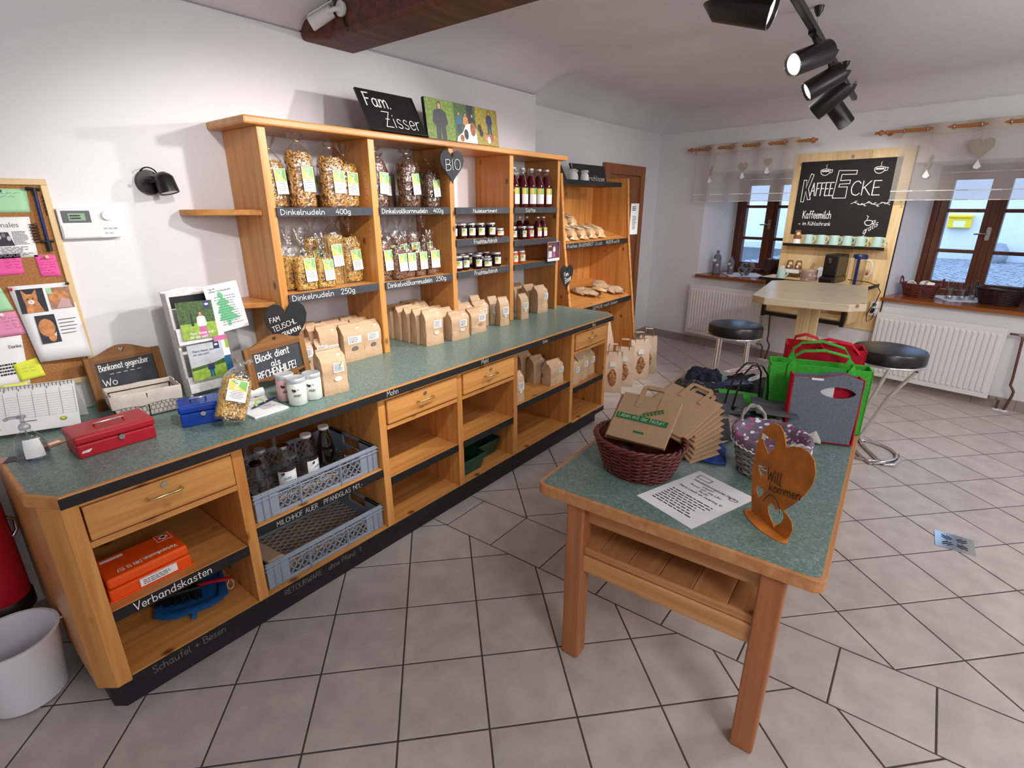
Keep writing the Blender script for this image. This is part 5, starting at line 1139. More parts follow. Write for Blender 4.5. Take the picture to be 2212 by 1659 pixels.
def farm2(mb, w_, h_):
    y = -.0004
    patch(mb, [(0, 0), (w_, 0), (w_, h_), (0, h_)], 8, y); patch(mb, [(0, 0), (w_, 0), (w_, h_ * .36), (0, h_ * .28)], 9, y - .0003); patch(mb, [(0, h_ * .27), (w_, h_ * .33), (w_, h_ * .5), (w_ * .7, h_ * .43), (0, h_ * .37)], 1, y - .0002)
    figure(mb, w_ * .56, h_ * .04, h_ * .46, 8, 7, 10, y - .0006, wide=1.1); patch(mb, [(w_ * .74, h_ * .8), (w_ * .91, h_ * .8), (w_ * .91, h_), (w_ * .74, h_)], 7, y - .0006); patch(mb, circ(w_ * .825, h_ * .92, w_ * .055, h_ * .03, 10), 4, y - .0008)
bA = brochure('brochure', 'green brochure with a woman in traditional dress, upper pocket of the rack', (.622, .598, 1.168), (R(-8), R(2), R(3)), .150, .165, farm)
write('Meine Wiesen sind\nmir was wert!', .011, (.03, -.0012, .020), parent=bA, lw=.0016, width=None, name='title')
bB = brochure('brochure', 'grey and green brochure with a man in a meadow, lower pocket of the rack', (.622, .572, .985), (R(-6), R(1), R(3)), .150, .160, farm2)
write('Meine Wiesen sind\nmir was wert!', .010, (.02, -.0012, .126), parent=bB, mat=inkgrey, lw=.0015, name='title')
bC = brochure('brochure', 'narrow colourful brochure behind the meadow brochure in the rack', (.748, .586, .99), (R(-6), 0, R(3)), .058, .175, lambda mb, w_, h_: (patch(mb, [(0, h_ * .87), (w_, h_ * .87), (w_, h_), (0, h_)], 6, -.0004), patch(mb, [(0, 0), (w_, 0), (w_, h_ * .45), (0, h_ * .45)], 10, -.0004), patch(mb, [(w_ * .75, h_ * .65), (w_, h_ * .65), (w_, h_ * .87), (w_ * .75, h_ * .87)], 9, -.0005)))
fl_ = thing('flyer', 'white flyer with a green fir tree, sticking out of the brochure rack', 'flyer', (.775, .628, 1.168), 0, rot=(R(-4), R(-5), R(2)))
bx('sheet', (0, 0, 0, .155, .0012, .218), paper, fl_, 0)
tree = [(.062, .022), (.078, .022), (.078, .045), (.125, .05), (.092, .085), (.112, .09), (.082, .122), (.098, .128), (.07, .158), (.078, .165), (.066, .182), (.052, .178), (.05, .16), (.062, .152), (.034, .13), (.05, .122), (.03, .088), (.045, .082), (.03, .052), (.062, .046)]
mb = MB(); mb.plate(tree, (0, -.0006, 0), (1, 0, 0), (0, 0, 1), 0.); obj('printed_tree', mb, plain('print_fir', '#5fbf83', .7), fl_)
write('Tag der\noffenen Christbaumkultur', .0088, (.018, -.0004, .196), parent=fl_, mat=inkgrey, lw=.0011, name='title', gap=.08)
lines_of_print((.025, -.0008, .165), (1, 0, 0), (0, 0, 1), .11, .14, 12, fl_, inkgrey, 12, center=True, fill=.3)
# pasta bag, notepad, pen, roll
t = thing('pasta_bag', 'clear pasta bag leaning over on the worktop between blue cash box and notepad', 'pasta', (.572, .150, .924), 0, rot=(R(-20), R(22), R(-18))); t.scale = (1.15, 1.15, 1.15)
obj('noodles', noodle_mesh('nest', .088, .06, .14, 31), None, t, stuff=True); obj('film', film_mesh(.092, .066, .142, 31, .012), None, t); zlabel(t, .062, .075, (.0, -.04, .065), (R(-4), 0, 0))
t = thing('notepad', 'white notepad with green printed corner on the worktop', 'notepad', (.668, .142, .9), R(3))
bx('pages', (0, 0, 0, .152, .205, .008), paper, t, .0006); mb = MB(); mb.add([(0, .13, .0086), (.05, .15, .0086), (.08, .19, .0086), (.06, .2, .0086), (.02, .175, .0086), (0, .17, .0086)], [(0, 1, 2, 3, 4, 5)]); obj('green_print', mb, labelg, t)
lines_of_print((.07, .1, .0084), (1, 0, 0), (0, 1, 0), .07, .05, 4, t, psky, 7)
t = thing('ballpoint_pen', 'dark blue ballpoint pen with green clip lying on the notepad', 'pen', (.70, .236, .9135), R(22))
o = MB(); o.tube([(0, 0, 0), (.004, 0, 0), (.02, 0, 0), (.115, 0, 0), (.14, 0, 0), (.147, 0, 0)], [.001, .003, .0048, .0048, .004, .002], 10); obj('barrel', o, pnavy, t, smooth=40)
o = MB(); o.tube(arc((.055, .0, .006), .024, 200, -20, 10, (1, 0, 0), (0, .5, .6)), .003, 6); o.sphere((.028, .002, .005), .008, 8); obj('clip', o, plain('pen_lime', '#9bc93c', .3), t, smooth=50)
t = thing('till_roll', 'white paper roll lying behind the notepad', 'roll', (.80, .40, .9205), R(-10))
o = MB(); o.T = Matrix.Rotation(R(90), 4, 'Y'); o.lathe([(.008, -.035), (.019, -.035), (.019, .035), (.008, .035)], 24); obj('roll_body', o, paper, t, smooth=30)
o = MB(); o.box(-.035, -.05, -.0195, .035, 0, -.0190); obj('loose_end', o, paper, t)
# yogurt jars
def yog_jar(label, loc, fill, rz):
    t = thing('yogurt_jar', label, 'jar', loc, rz, 'yogurt jars on the worktop'); r = .0395
    o = MB(); o.lathe([(r * .85, 0), (r, .005), (r, .09), (r * .95, .1), (r * .9, .106)], 24); obj('jar_body', o, fill, t, smooth=50)
    o = MB(); o.lathe([(r * .99, .104), (r * 1.02, .106), (r * 1.02, .12), (r * .96, .1235), (r * .9, .122), (.0001, .122)], 24); obj('lid', o, plain('yog_lid', '#ccd3da', .3, .3) if 'yog_lid' not in MATS else MATS['yog_lid'], t, smooth=40)
    mb = MB(); mb.plate(circ(0, .072, .008, .006, 10), (-.008, -r - .0006, 0), (1, 0, 0), (0, 0, 1), 0); mb.plate([(-.02, .078), (-.012, .07), (-.012, .082)], (0, -r - .0006, 0), (1, 0, 0), (0, 0, 1), 0); obj('cow_print', mb, ink, t)
    write('JOGURT', .0095, (-.012, -r - .0006, .045), parent=t, mat=ink, lw=.0013, width=.03); write('das', .006, (.004, -r - .0006, .074), parent=t, mat=plain('print_cyan', '#2f9fd0', .5) if 'print_cyan' not in MATS else MATS['print_cyan'], lw=.001); 
    return t
yog_jar('white yogurt jar in front on the worktop', (.876, .168, .9005), yog, R(-32)); yog_jar('white yogurt jar beside the big brown paper bag', (.957, .178, .9005), yog, R(-38)); yog_jar('pink yogurt jar behind the two white ones', (.872, .255, .9005), yogp, R(-30))
t = paper_bag('flour_bag', 'big brown flour bag with oval window standing in front on the worktop', .122, .09, .202, (1.062, .187, .9005), R(-8), 41, 'x', (.15, .62, .42, .22), '#efe9df'); del t['group']
o = MB(); o.box(-.035, -.052, .118, -.03, -.0505, .15); obj('seal', o, labelg, t, rot=(0, R(25), 0))

# ================================================================ inside the counter
def crate_thing(label, loc):
    t = thing('bottle_crate', label, 'crate', loc, 0, 'grey plastic crates in the counter'); w_, d_, h_ = .612, .40, .124
    o = MB()
    for y in (0, d_ - .012):                                          # long sides: rims, corner blocks, ribs
        o.box(0, y, 0, w_, y + .012, .016); o.box(0, y, h_ - .02, w_, y + .012, h_)
        for x in (0, .605 * .32, .605 * .655, w_ - .1): 
            ww = .1 if x in (0, w_ - .1) else .012; o.box(x, y, .016, x + ww, y + .012, h_ - .02)
    for x in (0, w_ - .012):
        o.box(x, .012, 0, x + .012, d_ - .012, .016); o.box(x, .012, h_ - .014, x + .012, d_ - .012, h_); o.box(x, .012, .06, x + .012, .13, h_); o.box(x, d_ - .13, .06, x + .012, d_ - .012, h_); o.box(x, .012, .016, x + .012, d_ - .012, .06)
    o.box(-.006, -.006, h_ - .012, w_ + .006, 0, h_ - .006); o.box(-.006, -.005, h_ - .03, w_ + .006, 0, h_ - .025)
    for x in (.03, .06, w_ - .06, w_ - .03): o.box(x, -.005, 0, x + .004, 0, h_)
    for x in (.605 * .32, .605 * .655): o.box(x + .003, -.005, 0, x + .009, 0, h_)
    obj('frame', o, crate, t, bev=.0015, seg=1)
    o = MB(); P = .033
    def lattice(x0, x1, z0, z1, y0, y1):                              # crossed bars clipped to the window
        n = int((x1 - x0 + z1 - z0) / P) + 2
        for sgn in (1, -1):
            for k in range(-n, n + 1):
                pts = []
                for tt in range(0, 41):
                    x = x0 + (x1 - x0) * tt / 40; z = (z0 + sgn * (x - x0) * 1.2 + k * P * 1.2) if sgn > 0 else (z1 - (x - x0) * 1.2 + k * P * 1.2)
                    if z0 <= z <= z1: pts.append((x, z))
                if len(pts) > 1:
                    (xa, za), (xb, zb) = pts[0], pts[-1]; L = math.hypot(xb - xa, zb - za); dx, dz = -(zb - za) / L * .0023, (xb - xa) / L * .0023
                    o.add([(xa - dx, y0, za - dz), (xb - dx, y0, zb - dz), (xb + dx, y0, zb + dz), (xa + dx, y0, za + dz), (xa - dx, y1, za - dz), (xb - dx, y1, zb - dz), (xb + dx, y1, zb + dz), (xa + dx, y1, za + dz)], [(0, 1, 2, 3), (7, 6, 5, 4), (0, 4, 5, 1), (1, 5, 6, 2), (2, 6, 7, 3), (3, 7, 4, 0)])
    for y in (.002, d_ - .010):
        for a, b in ((.1, .194), (.206, .396), (.408, .512)): o = MB(); lattice(a, b, .014, h_ - .018, y, y + .006); obj('side_lattice', o, crate, t)
    o = MB()
    for sgn in (1, -1):
        for k in range(-12, 30):
            pts = [(x, yv) for x in [.012 + .588 * i / 60 for i in range(61)] for yv in [(.012 + (x - .012) * .62 + k * .036) if sgn > 0 else (d_ - (x - .012) * .62 + (k - 12) * .036)] if .012 <= yv <= d_ - .012]
            if len(pts) > 1: (xa, ya), (xb, yb) = pts[0], pts[-1]; o.tube([(xa, ya, .008), (xb, yb, .008)], .0035, 4)
    obj('base_lattice', o, crate, t)
    return t
crate_thing('grey plastic crate with empty bottles, on the middle shelf of the counter', (.570, .058, .4865)); cr = crate_thing('empty grey plastic crate on the bottom board of the counter', (.5685, .058, .1515))
def milk_bottle(label, loc, h_, lid, lab, fill=None, rz=0.):
    t = thing('milk_bottle', label, 'bottle', loc, rz, 'empty bottles in the grey crate'); r = .042
    o = MB(); o.lathe([(r * .85, 0), (r, .006), (r, h_ * .5), (r * .85, h_ * .66), (r * .5, h_ * .86), (r * .48, h_ * .95)], 20); obj('glass', o, fill or glass, t, smooth=60)
    o = MB(); o.lathe([(r * .56, h_ * .935), (r * .6, h_ * .94), (r * .6, h_), (.0001, h_)], 18); obj('cap', o, lid, t, smooth=40)
    if lab:
        o = MB(); rr_ = r + .0008; vs = [(rr_ * math.sin(R(-65 + 130 * k / 8)), -rr_ * math.cos(R(-65 + 130 * k / 8)), z) for z in (h_ * .1, h_ * .46) for k in range(9)]; o.add(vs, [(k, k + 1, 10 + k, 9 + k) for k in range(8)]); obj('label', o, labelw, t, smooth=60)
        write('MILCHHOF', .009, (-.022, -rr_ - .0005, h_ * .3), parent=t, mat=MATS['print_cyan'], lw=.0012, width=.034); mb = MB(); mb.plate(circ(-.025, .028 + h_ * .3, .009, .007, 10), (.002, -rr_ - .0005, 0), (1, 0, 0), (0, 0, 1), 0); obj('cow_print', mb, ink, t)
    return t
zc = .4995; dark = thin_glass('dark_glass', (.10, .09, .08), .14)
milk_bottle('short clear bottle with frosted lower half at the left front of the crate', (.662, .205, zc), .185, blackmetal, False, rz=0); milk_bottle('clear bottle with grey cap behind the left front one', (.72, .275, zc), .205, lidm, False)
milk_bottle('labelled milk bottle with silver cap in the middle of the crate', (.795, .215, zc), .215, steel, True, rz=R(-15)); milk_bottle('clear milk bottle with white cap and turned label', (.91, .215, zc), .228, porc, True, rz=R(25))
milk_bottle('dark brown bottle with white cap in the crate', (1.015, .235, zc), .228, porc, False, dark); milk_bottle('dim bottle at the back left of the crate', (.70, .385, zc), .21, blackmetal, False); milk_bottle('clear bottle at the back behind the labelled one', (.83, .37, zc), .22, steel, False)
t = thing('preserving_jar', 'low glass jar with dark lid at the right of the crate', 'jar', (1.09, .15, zc)); o = MB(); o.lathe([(.03, 0), (.038, .004), (.038, .065), (.034, .072)], 20); obj('jar_body', o, glass, t, smooth=50); o = MB(); o.lathe([(.036, .07), (.038, .072), (.038, .086), (.0001, .087)], 20); obj('lid', o, steel, t, smooth=40)
t = thing('preserving_jar', 'clear jar with label between the two milk bottles in the crate', 'jar', (.865, .30, zc)); o = MB(); o.lathe([(.025, 0), (.03, .004), (.03, .09), (.026, .1)], 20); obj('jar_body', o, glass, t, smooth=50); o = MB(); o.lathe([(.028, .1), (.03, .102), (.03, .115), (.0001, .116)], 20); obj('lid', o, lidm, t, smooth=40)
t = thing('carton', 'beige folded carton lying in the left corner of the lower crate', 'carton', (.628, .09, .1665), R(8)); bx('box_body', (0, 0, 0, .075, .23, .055), kraftpale, t, .006); bx('flap', (.005, -.002, .03, .07, .0, .055), linen, t, .002)
# first aid box
t = thing('first_aid_box', 'orange first aid box on the upper shelf of the left counter unit', 'box', (.058, .082, .4275), R(1))
bx('base', (0, 0, 0, .262, .165, .045), orange, t, .006, seg=3); bx('flange', (-.006, -.006, 0, .268, .171, .006), orange, t, .002); bx('lid', (.002, .002, .047, .26, .163, .088), orange, t, .010, seg=3)
for x in (.02, .215): bx('clasp', (x, .158, .03, x + .025, .175, .07), orange, t, .003)
write('Verbandkasten DIN 13 157', .02, (.235, .045, .0882), ux=(-1, 0, 0), uy=(0, -1, 0), parent=t, lw=.0026, width=.19)
o = MB(); o.box(.198, .105, .088, .248, .155, .0884, 0); o.box(.2, .107, .0884, .246, .153, .0886, 1); o.box(.208, .124, .0886, .238, .136, .0889, 0); o.box(.217, .115, .0886, .229, .145, .0889, 0); obj('cross_emblem', o, [labelw, orange], t); bx('top_label', (.02, .125, .088, .09, .14, .0884), labelw, t, 0)
lb = bx('label', (.09, -.0072, .012, .21, -.0005, .042), labelw, t, 0); lines_of_print((.1, -.0074, .038), (1, 0, 0), (0, 0, 1), .1, .022, 3, t, inkgrey, 9)
# dustpan and brush
t = thing('dustpan', 'blue dustpan on the bottom board of the left counter unit', 'dustpan', (.345, .29, .1505), R(-18))
dpm = plain('dustpan_blue', '#1f5f9f', .4); vs = MB()
vs.plate([(-.11, -.10), (-.06, -.125), (.06, -.125), (.11, -.10), (.12, .1), (-.12, .1)], (0, 0, .004), (1, 0, 0), (0, 1, 0), .003); obj('pan_floor', vs, dpm, t)
o = MB(); o.tube([(.122, .1, .02), (.112, -.1, .025), (.06, -.128, .028), (-.06, -.128, .028), (-.112, -.1, .025), (-.122, .1, .02)], [.004, .022, .026, .026, .022, .004], 8, flat=.2); obj('pan_rim', o, dpm, t, smooth=60); o = MB(); o.tube([(0, -.126, .02), (0, -.155, .018), (.0, -.17, .016)], [.014, .012, .01], 8); obj('stub_handle', o, dpm, t, smooth=60)
t = thing('hand_brush', 'black hand brush with red handle lying in the blue dustpan', 'brush', (.315, .255, .212), R(-24))
o = MB(); o.box(-.12, -.02, 0, .06, .02, .018); obj('brush_back', o, black, t, bev=.006); o = MB()
for k in range(60): x, y = rnd.uniform(-.115, .055), rnd.uniform(-.018, .018); o.cyl((x, y, 0), (x + rnd.uniform(-.006, .006), y + rnd.uniform(-.012, .012), -.04), .003, 4)
obj('bristles', o, black, t, stuff=True); o = MB(); o.tube([(.05, 0, .012), (.09, -.01, .02), (.16, -.03, .026), (.175, -.034, .026)], [.011, .009, .011, .007], 10, flat=.7); obj('handle', o, redm, t, smooth=60); o = MB(); o.tube([(.17 + .012 * math.sin(a), -.05 + .02 * math.cos(a), .02 - .02 * abs(math.sin(a / 2))) for a in [k * PI / 6 for k in range(12)]], .002, 5, closed=True); obj('hanging_loop', o, linen, t, smooth=60)
# green planter boxes
gpl = plain('planter_green', '#1d4a3c', .4)
def planter(label, loc, rz):
    t = thing('planter_box', label, 'box', loc, rz, 'green plastic boxes in the counter'); o = MB()
    b, r_ = [(.03, .02), (.18, .02), (.18, .34), (.03, .34)], [(0, 0), (.215, 0), (.215, .36), (0, .36)]
    n = 4; vs = [(x, y, 0) for x, y in b] + [(x, y, .07) for x, y in [(.012, .008), (.2, .008), (.2, .352), (.012, .352)]] + [(x, y, .072) for x, y in [(.004, .003), (.21, .003), (.21, .357), (.004, .357)]] + [(x, y, .1) for x, y in r_]
    fs = [(i * n + k, i * n + (k + 1) % n, (i + 1) * n + (k + 1) % n, (i + 1) * n + k) for i in range(3) for k in range(n)] + [(3, 2, 1, 0)]
    o.add(vs, fs); obj('tub', o, gpl, t, solid=.003); o = MB(); L = [(0, 0), (.215, 0), (.215, .36), (0, .36)]; o.tube([(x, y, .1) for x, y in L], .005, 6, closed=True); obj('rim', o, gpl, t); return t
planter('left green plastic box in the counter unit', (1.795, .07, .1515), 0); planter('right green plastic box in the counter unit', (2.018, .14, .1515), R(0))
# extinguisher and bucket at the far left
t = thing('fire_extinguisher', 'red fire extinguisher hanging on the wall at the left edge', 'extinguisher', (-.168, .735, .19))
o = MB(); o.lathe([(.085, .055), (.092, .06), (.092, .45), (.085, .48), (.05, .52), (.03, .53)], 28); obj('cylinder', o, redm, t, smooth=50); o = MB(); o.lathe([(.09, 0), (.097, .005), (.097, .06), (.093, .065)], 28); obj('foot_ring', o, black, t, smooth=40)
o = MB(); o.cyl((0, 0, .52), (0, 0, .58), .022, 14); o.box(-.02, -.1, .57, .02, .04, .585); o.box(-.015, -.09, .6, .015, .03, .61); obj('valve', o, black, t, bev=.003)
o = MB()
for k in range(5):
    a0, a1 = R(20 - 14 * k), R(20 - 14 * (k + 1)); f = lambda a, z: (.0928 * math.sin(a), -.0928 * math.cos(a), z); o.add([f(a1, .30), f(a0, .30), f(a0, .385), f(a1, .385)], [(0, 1, 2, 3)])
obj('sticker', o, plain('sticker_yellow', '#efd21f', .4), t); o = MB(); o.tube([(.088, -.03, .4), (.11, -.02, .38), (.108, -.01, .33), (.09, -.02, .31)], .007, 8); obj('hose_clip', o, steel, t, smooth=60); bx('wall_bracket', (-.03, .09, .2, .03, .118, .5), black, t, .002)
t = thing('bucket', 'white plastic bucket on the floor at the left edge', 'bucket', (-.192, .418, .0005))
o = MB(); o.lathe([(.0001, .004), (.105, .004), (.112, .01), (.136, .262), (.142, .264), (.142, .27), (.132, .27), (.106, .012), (.0001, .010)], 36); obj('bucket_body', o, plain('bucket_white', '#e9e8ee', .4), t, smooth=40)
o = MB(); o.cyl((.137, .0, .25), (.152, 0, .25), .006, 8); o.cyl((-.137, .0, .25), (-.152, 0, .25), .006, 8); obj('handle_lug', o, steel, t)
o = MB(); o.tube([Vector((.147 * math.cos(a), .05 + .11 * math.sin(a), .25 - .05 * math.sin(a))) for a in [PI * k / 12 for k in range(13)]], .0022, 6); obj('bail', o, steel, t, smooth=60)

# ================================================================ slanted bread rack
t = thing('bread_rack', 'pine bread rack with slanted front beside the shelf unit', 'rack', (3.72, 0, 0)); W0 = 1.262
prof = [(1.105, 0), (.452, 0), (.563, .815), (.648, 1.406), (.70, 1.99), (1.105, 1.99)]
for x in (0, W0 - .024):
    o = MB(); o.plate(prof, (x, 0, 0), (0, 1, 0), (0, 0, 1), .024); obj('side_panel', o, pineZ, t, bev=.004)
for k in range(9):
    a = .024 + k * (W0 - .048) / 9; bx('back_board', (a + .0012, 1.085, .02, a + (W0 - .048) / 9 - .0012, 1.10, 1.96), pineZ, t, .002)
for x in (-.004, W0 - .028):
    o = MB(); o.plate([(.455, .0), (.437, .0), (.548, .815), (.633, 1.406), (.685, 1.99), (.702, 1.99), (.65, 1.406), (.565, .815)], (x, 0, 0), (0, 1, 0), (0, 0, 1), .032); obj('front_edge', o, pineX, t, bev=.006)
def rack_shelf(y0, z0, y1, z1, text, x, s, w_):
    o = MB(); o.add([(.024, y0, z0 - .02), (W0 - .024, y0, z0 - .02), (W0 - .024, y0, z0), (.024, y0, z0), (.024, y1, z1 - .02), (W0 - .024, y1, z1 - .02), (W0 - .024, y1, z1), (.024, y1, z1)], [(0, 1, 2, 3), (7, 6, 5, 4), (3, 2, 6, 7), (4, 5, 1, 0), (0, 3, 7, 4), (1, 5, 6, 2)]); obj('shelf', o, pineX, t, bev=.002)
    sp = bx('shelf_strip', (.026, y0 - .012, z0 - .045, W0 - .03, y0 - .001, z0 + .003), chalk, t, .002)
    for tx, xx, ww in text: write(tx, s, (xx, y0 - .012, z0 - .034), parent=sp, lw=.0034, width=ww, mat=MATS['chalk_soft'])
rack_shelf(.655, 1.406, 1.085, 1.53, [('frisches', .06, .17), ('BAUERNBROT', .26, .26), ('U.Laib', .55, .14), ('MI,DO,FR und SA', .77, .28)], 0, .03, 0)
rack_shelf(.568, .815, 1.085, .965, [('GEMÜSE nach Saison', .42, .50)], 0, .03, 0)
bx('bottom_shelf', (.024, .47, .10, W0 - .024, 1.085, .12), pineX, t); bx('top_rail', (.024, 1.04, 1.955, W0 - .024, 1.085, 1.975), pineX, t)
tr = thing('display_tray', 'black tray board lying across the top of the bread rack', 'tray', (3.754, .703, 1.906))
bx('tray_floor', (0, .006, .0, 1.10, .30, .012), black, tr, .001); bx('front_strip', (0, 0, 0, 1.105, .006, .040), chalk, tr, .001)
t = thing('name_sign', 'black leaning sign behind the white milk cans on the bread rack', 'sign', (4.145, .83, 1.923), 0, rot=(R(-16), 0, R(-2))); bx('board', (0, 0, 0, .61, .008, .185), chalk, t, .001)
write('kerschlager', .055, (.22, 0, .03), parent=t, lw=.0038, width=.36); write('T', .035, (.02, 0, .14), parent=t, lw=.004)
o = MB(); o.plate([(0, 0), (.1, 0), (.0, .14), (-.045, .14), (-.045, 0)], (3.80, .735, 1.9195), (1, 0, 0), (0, .1, 1), .006); tag(obj('name_sign', o, chalk), 'black sign mostly hidden behind the end panel of the shelf unit, on the bread rack', 'sign')
def milkcan(label, loc):
    t = thing('milk_can_vase', label, 'vase', loc, 0, 'white vases on the bread rack'); o = MB()
    o.lathe([(.03, 0), (.038, .004), (.039, .06), (.034, .08), (.026, .088), (.027, .098), (.034, .115), (.03, .115), (.022, .09), (.0001, .06)], 20); obj('vase_body', o, porc, t, smooth=50)
    o = MB(); o.tube(arc((.036, 0, .085), .014, -80, 110, 8), .0035, 6); o.tube(arc((-.036, 0, .085), .014, 260, 70, 8), .0035, 6); obj('handle', o, porc, t, smooth=60)
    o = MB(); o.lathe([(.031, .108), (.036, .104), (.040, .098), (.0385, .1), (.033, .112)], 16); obj('doily', o, linen, t, smooth=60)
milkcan('white milk can vase, leftmost of three on the bread rack', (4.005, .755, 1.9195)); milkcan('white milk can vase in the middle of three on the bread rack', (4.105, .80, 1.9195)); milkcan('white milk can vase nearest the black sign text on the bread rack', (4.215, .755, 1.9195))
def loaf_mesh(L, w_, h_, seed, nz=1.):
    rr = random.Random(seed); mb = MB(); n = 14; vs = []; fs = []
    for i in range(11):
        u = i / 10; s_ = max(.06, 1 - abs(2 * u - 1) ** 3.2) ** .6; f = .35 if i in (0, 10) else 1
        for k in range(n):
            a = 2 * PI * k / n; x = math.cos(a) * w_ / 2 * s_; z = max(-.42, math.sin(a)) * h_ / 2 * s_ * f + h_ * .21 * f + .004
            vs.append((x + rr.uniform(-1, 1) * .007 * nz, (u - .5) * L + rr.uniform(-1, 1) * .006 * nz, z + rr.uniform(0, 1) * .008 * nz))
    for i in range(10): fs += [(i * n + k, i * n + (k + 1) % n, (i + 1) * n + (k + 1) % n, (i + 1) * n + k) for k in range(n)]
    fs += [tuple(range(n))[::-1], tuple(range(10 * n, 11 * n))]; mb.add(vs, fs); return mb.mesh('loaf', bread if nz == 1 else kraft, 70 if nz == 1 else 20)
def loaf(label, loc, rz, tilt, seed, L=.27, w_=.152, h_=.115, group='wrapped loaves on the bread rack', lab=True, mat=None):
    t = thing('bread_loaf', label, 'bread', loc, 0, group, rot=(tilt, 0, rz)); t.rotation_mode = 'ZYX'; obj('wrapped_loaf', loaf_mesh(L, w_, h_, seed, 1. if h_ > .09 else 2.), None, t)
    o = MB(); o.grid(6, 3, lambda u, v: ((u - .5) * w_ * .9, -L / 2 - .012 + .014 * v + .004 * math.sin(u * 9), .012 + (.03 if v > .5 else .018) * (1 - (2 * u - 1) ** 2) * v)); obj('bag_end', o, bread, t, smooth=60)
    if lab: o = MB(); o.grid(3, 3, lambda u, v: ((u - .5) * .09, -.08 + v * .085, h_ * .715 + .0025 - ((u - .5) * .09) ** 2 * 2)); obj('label', o, labelw, t, smooth=60)
    return t
for k, x in enumerate((3.86, 4.03, 4.20, 4.37, 4.54)): loaf(f'wrapped bread loaf in the front row of the rack, {ORD[k]} from left', (x, .835, 1.462), R(-12), R(16), 51 + k)
for k, x in enumerate((3.92, 4.08, 4.24)): loaf(f'wrapped bread loaf stacked in the back row, {ORD[k]} from left', (x, .965, 1.562), R(-14), R(14), 61 + k, L=.24)
loaf('flat paper bag at the back left of the lower rack shelf', (4.36, .78, .889), R(55), R(16), 71, .3, .17, .055, 'paper bags on the lower rack shelf'); loaf('flat paper bag in the middle of the lower rack shelf', (4.58, .745, .93), R(-60), R(16), 72, .28, .18, .06, 'paper bags on the lower rack shelf'); loaf('flat paper bag at the right end of the lower rack shelf', (4.80, .70, .866), R(70), R(16), 73, .24, .17, .06, 'paper bags on the lower rack shelf')
# paper sacks of potatoes on the floor
potato = plain('potato', '#a9794a', .8, var=.25, scale=20)
def sack(label, loc, rz, w_, d_, h_, seed, window=True, handles=True, group='paper sacks beside the counter'):
    t = thing('potato_sack', label, 'sack', loc, rz, group); rr = random.Random(seed); mb = MB(); m_ = 6; vs = []; fs = []
    lv = [(0, .96, .94), (.01, 1, 1), (h_ * .25, 1.02, 1.08), (h_ * .55, 1.0, 1.0), (h_ * .8, .97, .6), (h_, .95, .24)]
    for i, (z, sw, sd) in enumerate(lv):
        for a, b in (((-1, -1), (1, -1)), ((1, -1), (1, 1)), ((1, 1), (-1, 1)), ((-1, 1), (-1, -1))):
            for k in range(m_):
                x, y = a[0] + (b[0] - a[0]) * k / m_, a[1] + (b[1] - a[1]) * k / m_; pinch = 1 - .25 * (abs(x) > .99) * (1 - abs(y)) * (i > 2)
                vs.append((x * w_ / 2 * sw * pinch + rr.uniform(-1, 1) * .005 * (i > 1), y * d_ / 2 * sd + rr.uniform(-1, 1) * .005 * (i > 1), z + rr.uniform(-1, 1) * .004 * (i > 1)))
    n = 4 * m_
    for i in range(len(lv) - 1): fs += [(i * n + k, i * n + (k + 1) % n, (i + 1) * n + (k + 1) % n, (i + 1) * n + k) for k in range(n)]
    fs.append(tuple(range(n))[::-1]); mb.add(vs, fs); obj('sack_body', mb, kraftpale, t, smooth=30)
    if handles:
        for y in (-d_ * .13, d_ * .13):
            o = MB(); o.tube([(-w_ * .24, y, h_ - .03), (-w_ * .24, y, h_ + .05), (-w_ * .2, y, h_ + .075), (w_ * .2, y, h_ + .075), (w_ * .24, y, h_ + .05), (w_ * .24, y, h_ - .03)], .011, 6, flat=.18); obj('handle', o, kraftpale, t, smooth=40)
    if window:
        y = -d_ / 2 * 1.08; zc_ = h_ * .38; o = MB(); o.plate(circ(0, zc_, w_ * .2, h_ * .22, 18), (0, y - .001, 0), (1, 0, 0), (0, 0, 1), -.0015); obj('window', o, pbr, t)
        o = MB()
        for k in range(13):
            a, q = rr.uniform(0, 2 * PI), math.sqrt(rr.random()) * .82; o.sphere((w_ * .2 * q * math.cos(a), y - .002, zc_ + h_ * .2 * q * math.sin(a)), .021, 8, sc=(1.1, .45, .9))
        obj('potatoes', o, potato, t, smooth=180, stuff=True)
        bx('label', (-w_ * .16, y * .92 - .001, h_ * .66, w_ * .14, y * .92 + .002, h_ * .78), labelw, t, 0)
sack('front paper sack at the end of the counter, turned away', (4.17, .325, .0005), R(-58), .185, .12, .40, 81); sack('second paper sack from the counter, potatoes seen at its edge', (4.41, .32, .0005), R(-60), .185, .13, .40, 82)
sack('paper sack with a full oval window of potatoes', (4.70, .31, .0005), R(-38), .205, .14, .42, 83); sack('hindmost paper sack, potatoes showing in its right side', (4.96, .32, .0005), R(-62), .19, .13, .41, 84)
sack('brown paper sack standing in the bread rack behind the counter end', (4.30, .66, .1215), R(-20), .2, .13, .42, 85, False, group='paper sacks in the bread rack'); sack('brown paper sack standing further right in the bread rack', (4.56, .66, .1215), R(-15), .2, .13, .45, 86, False, group='paper sacks in the bread rack')

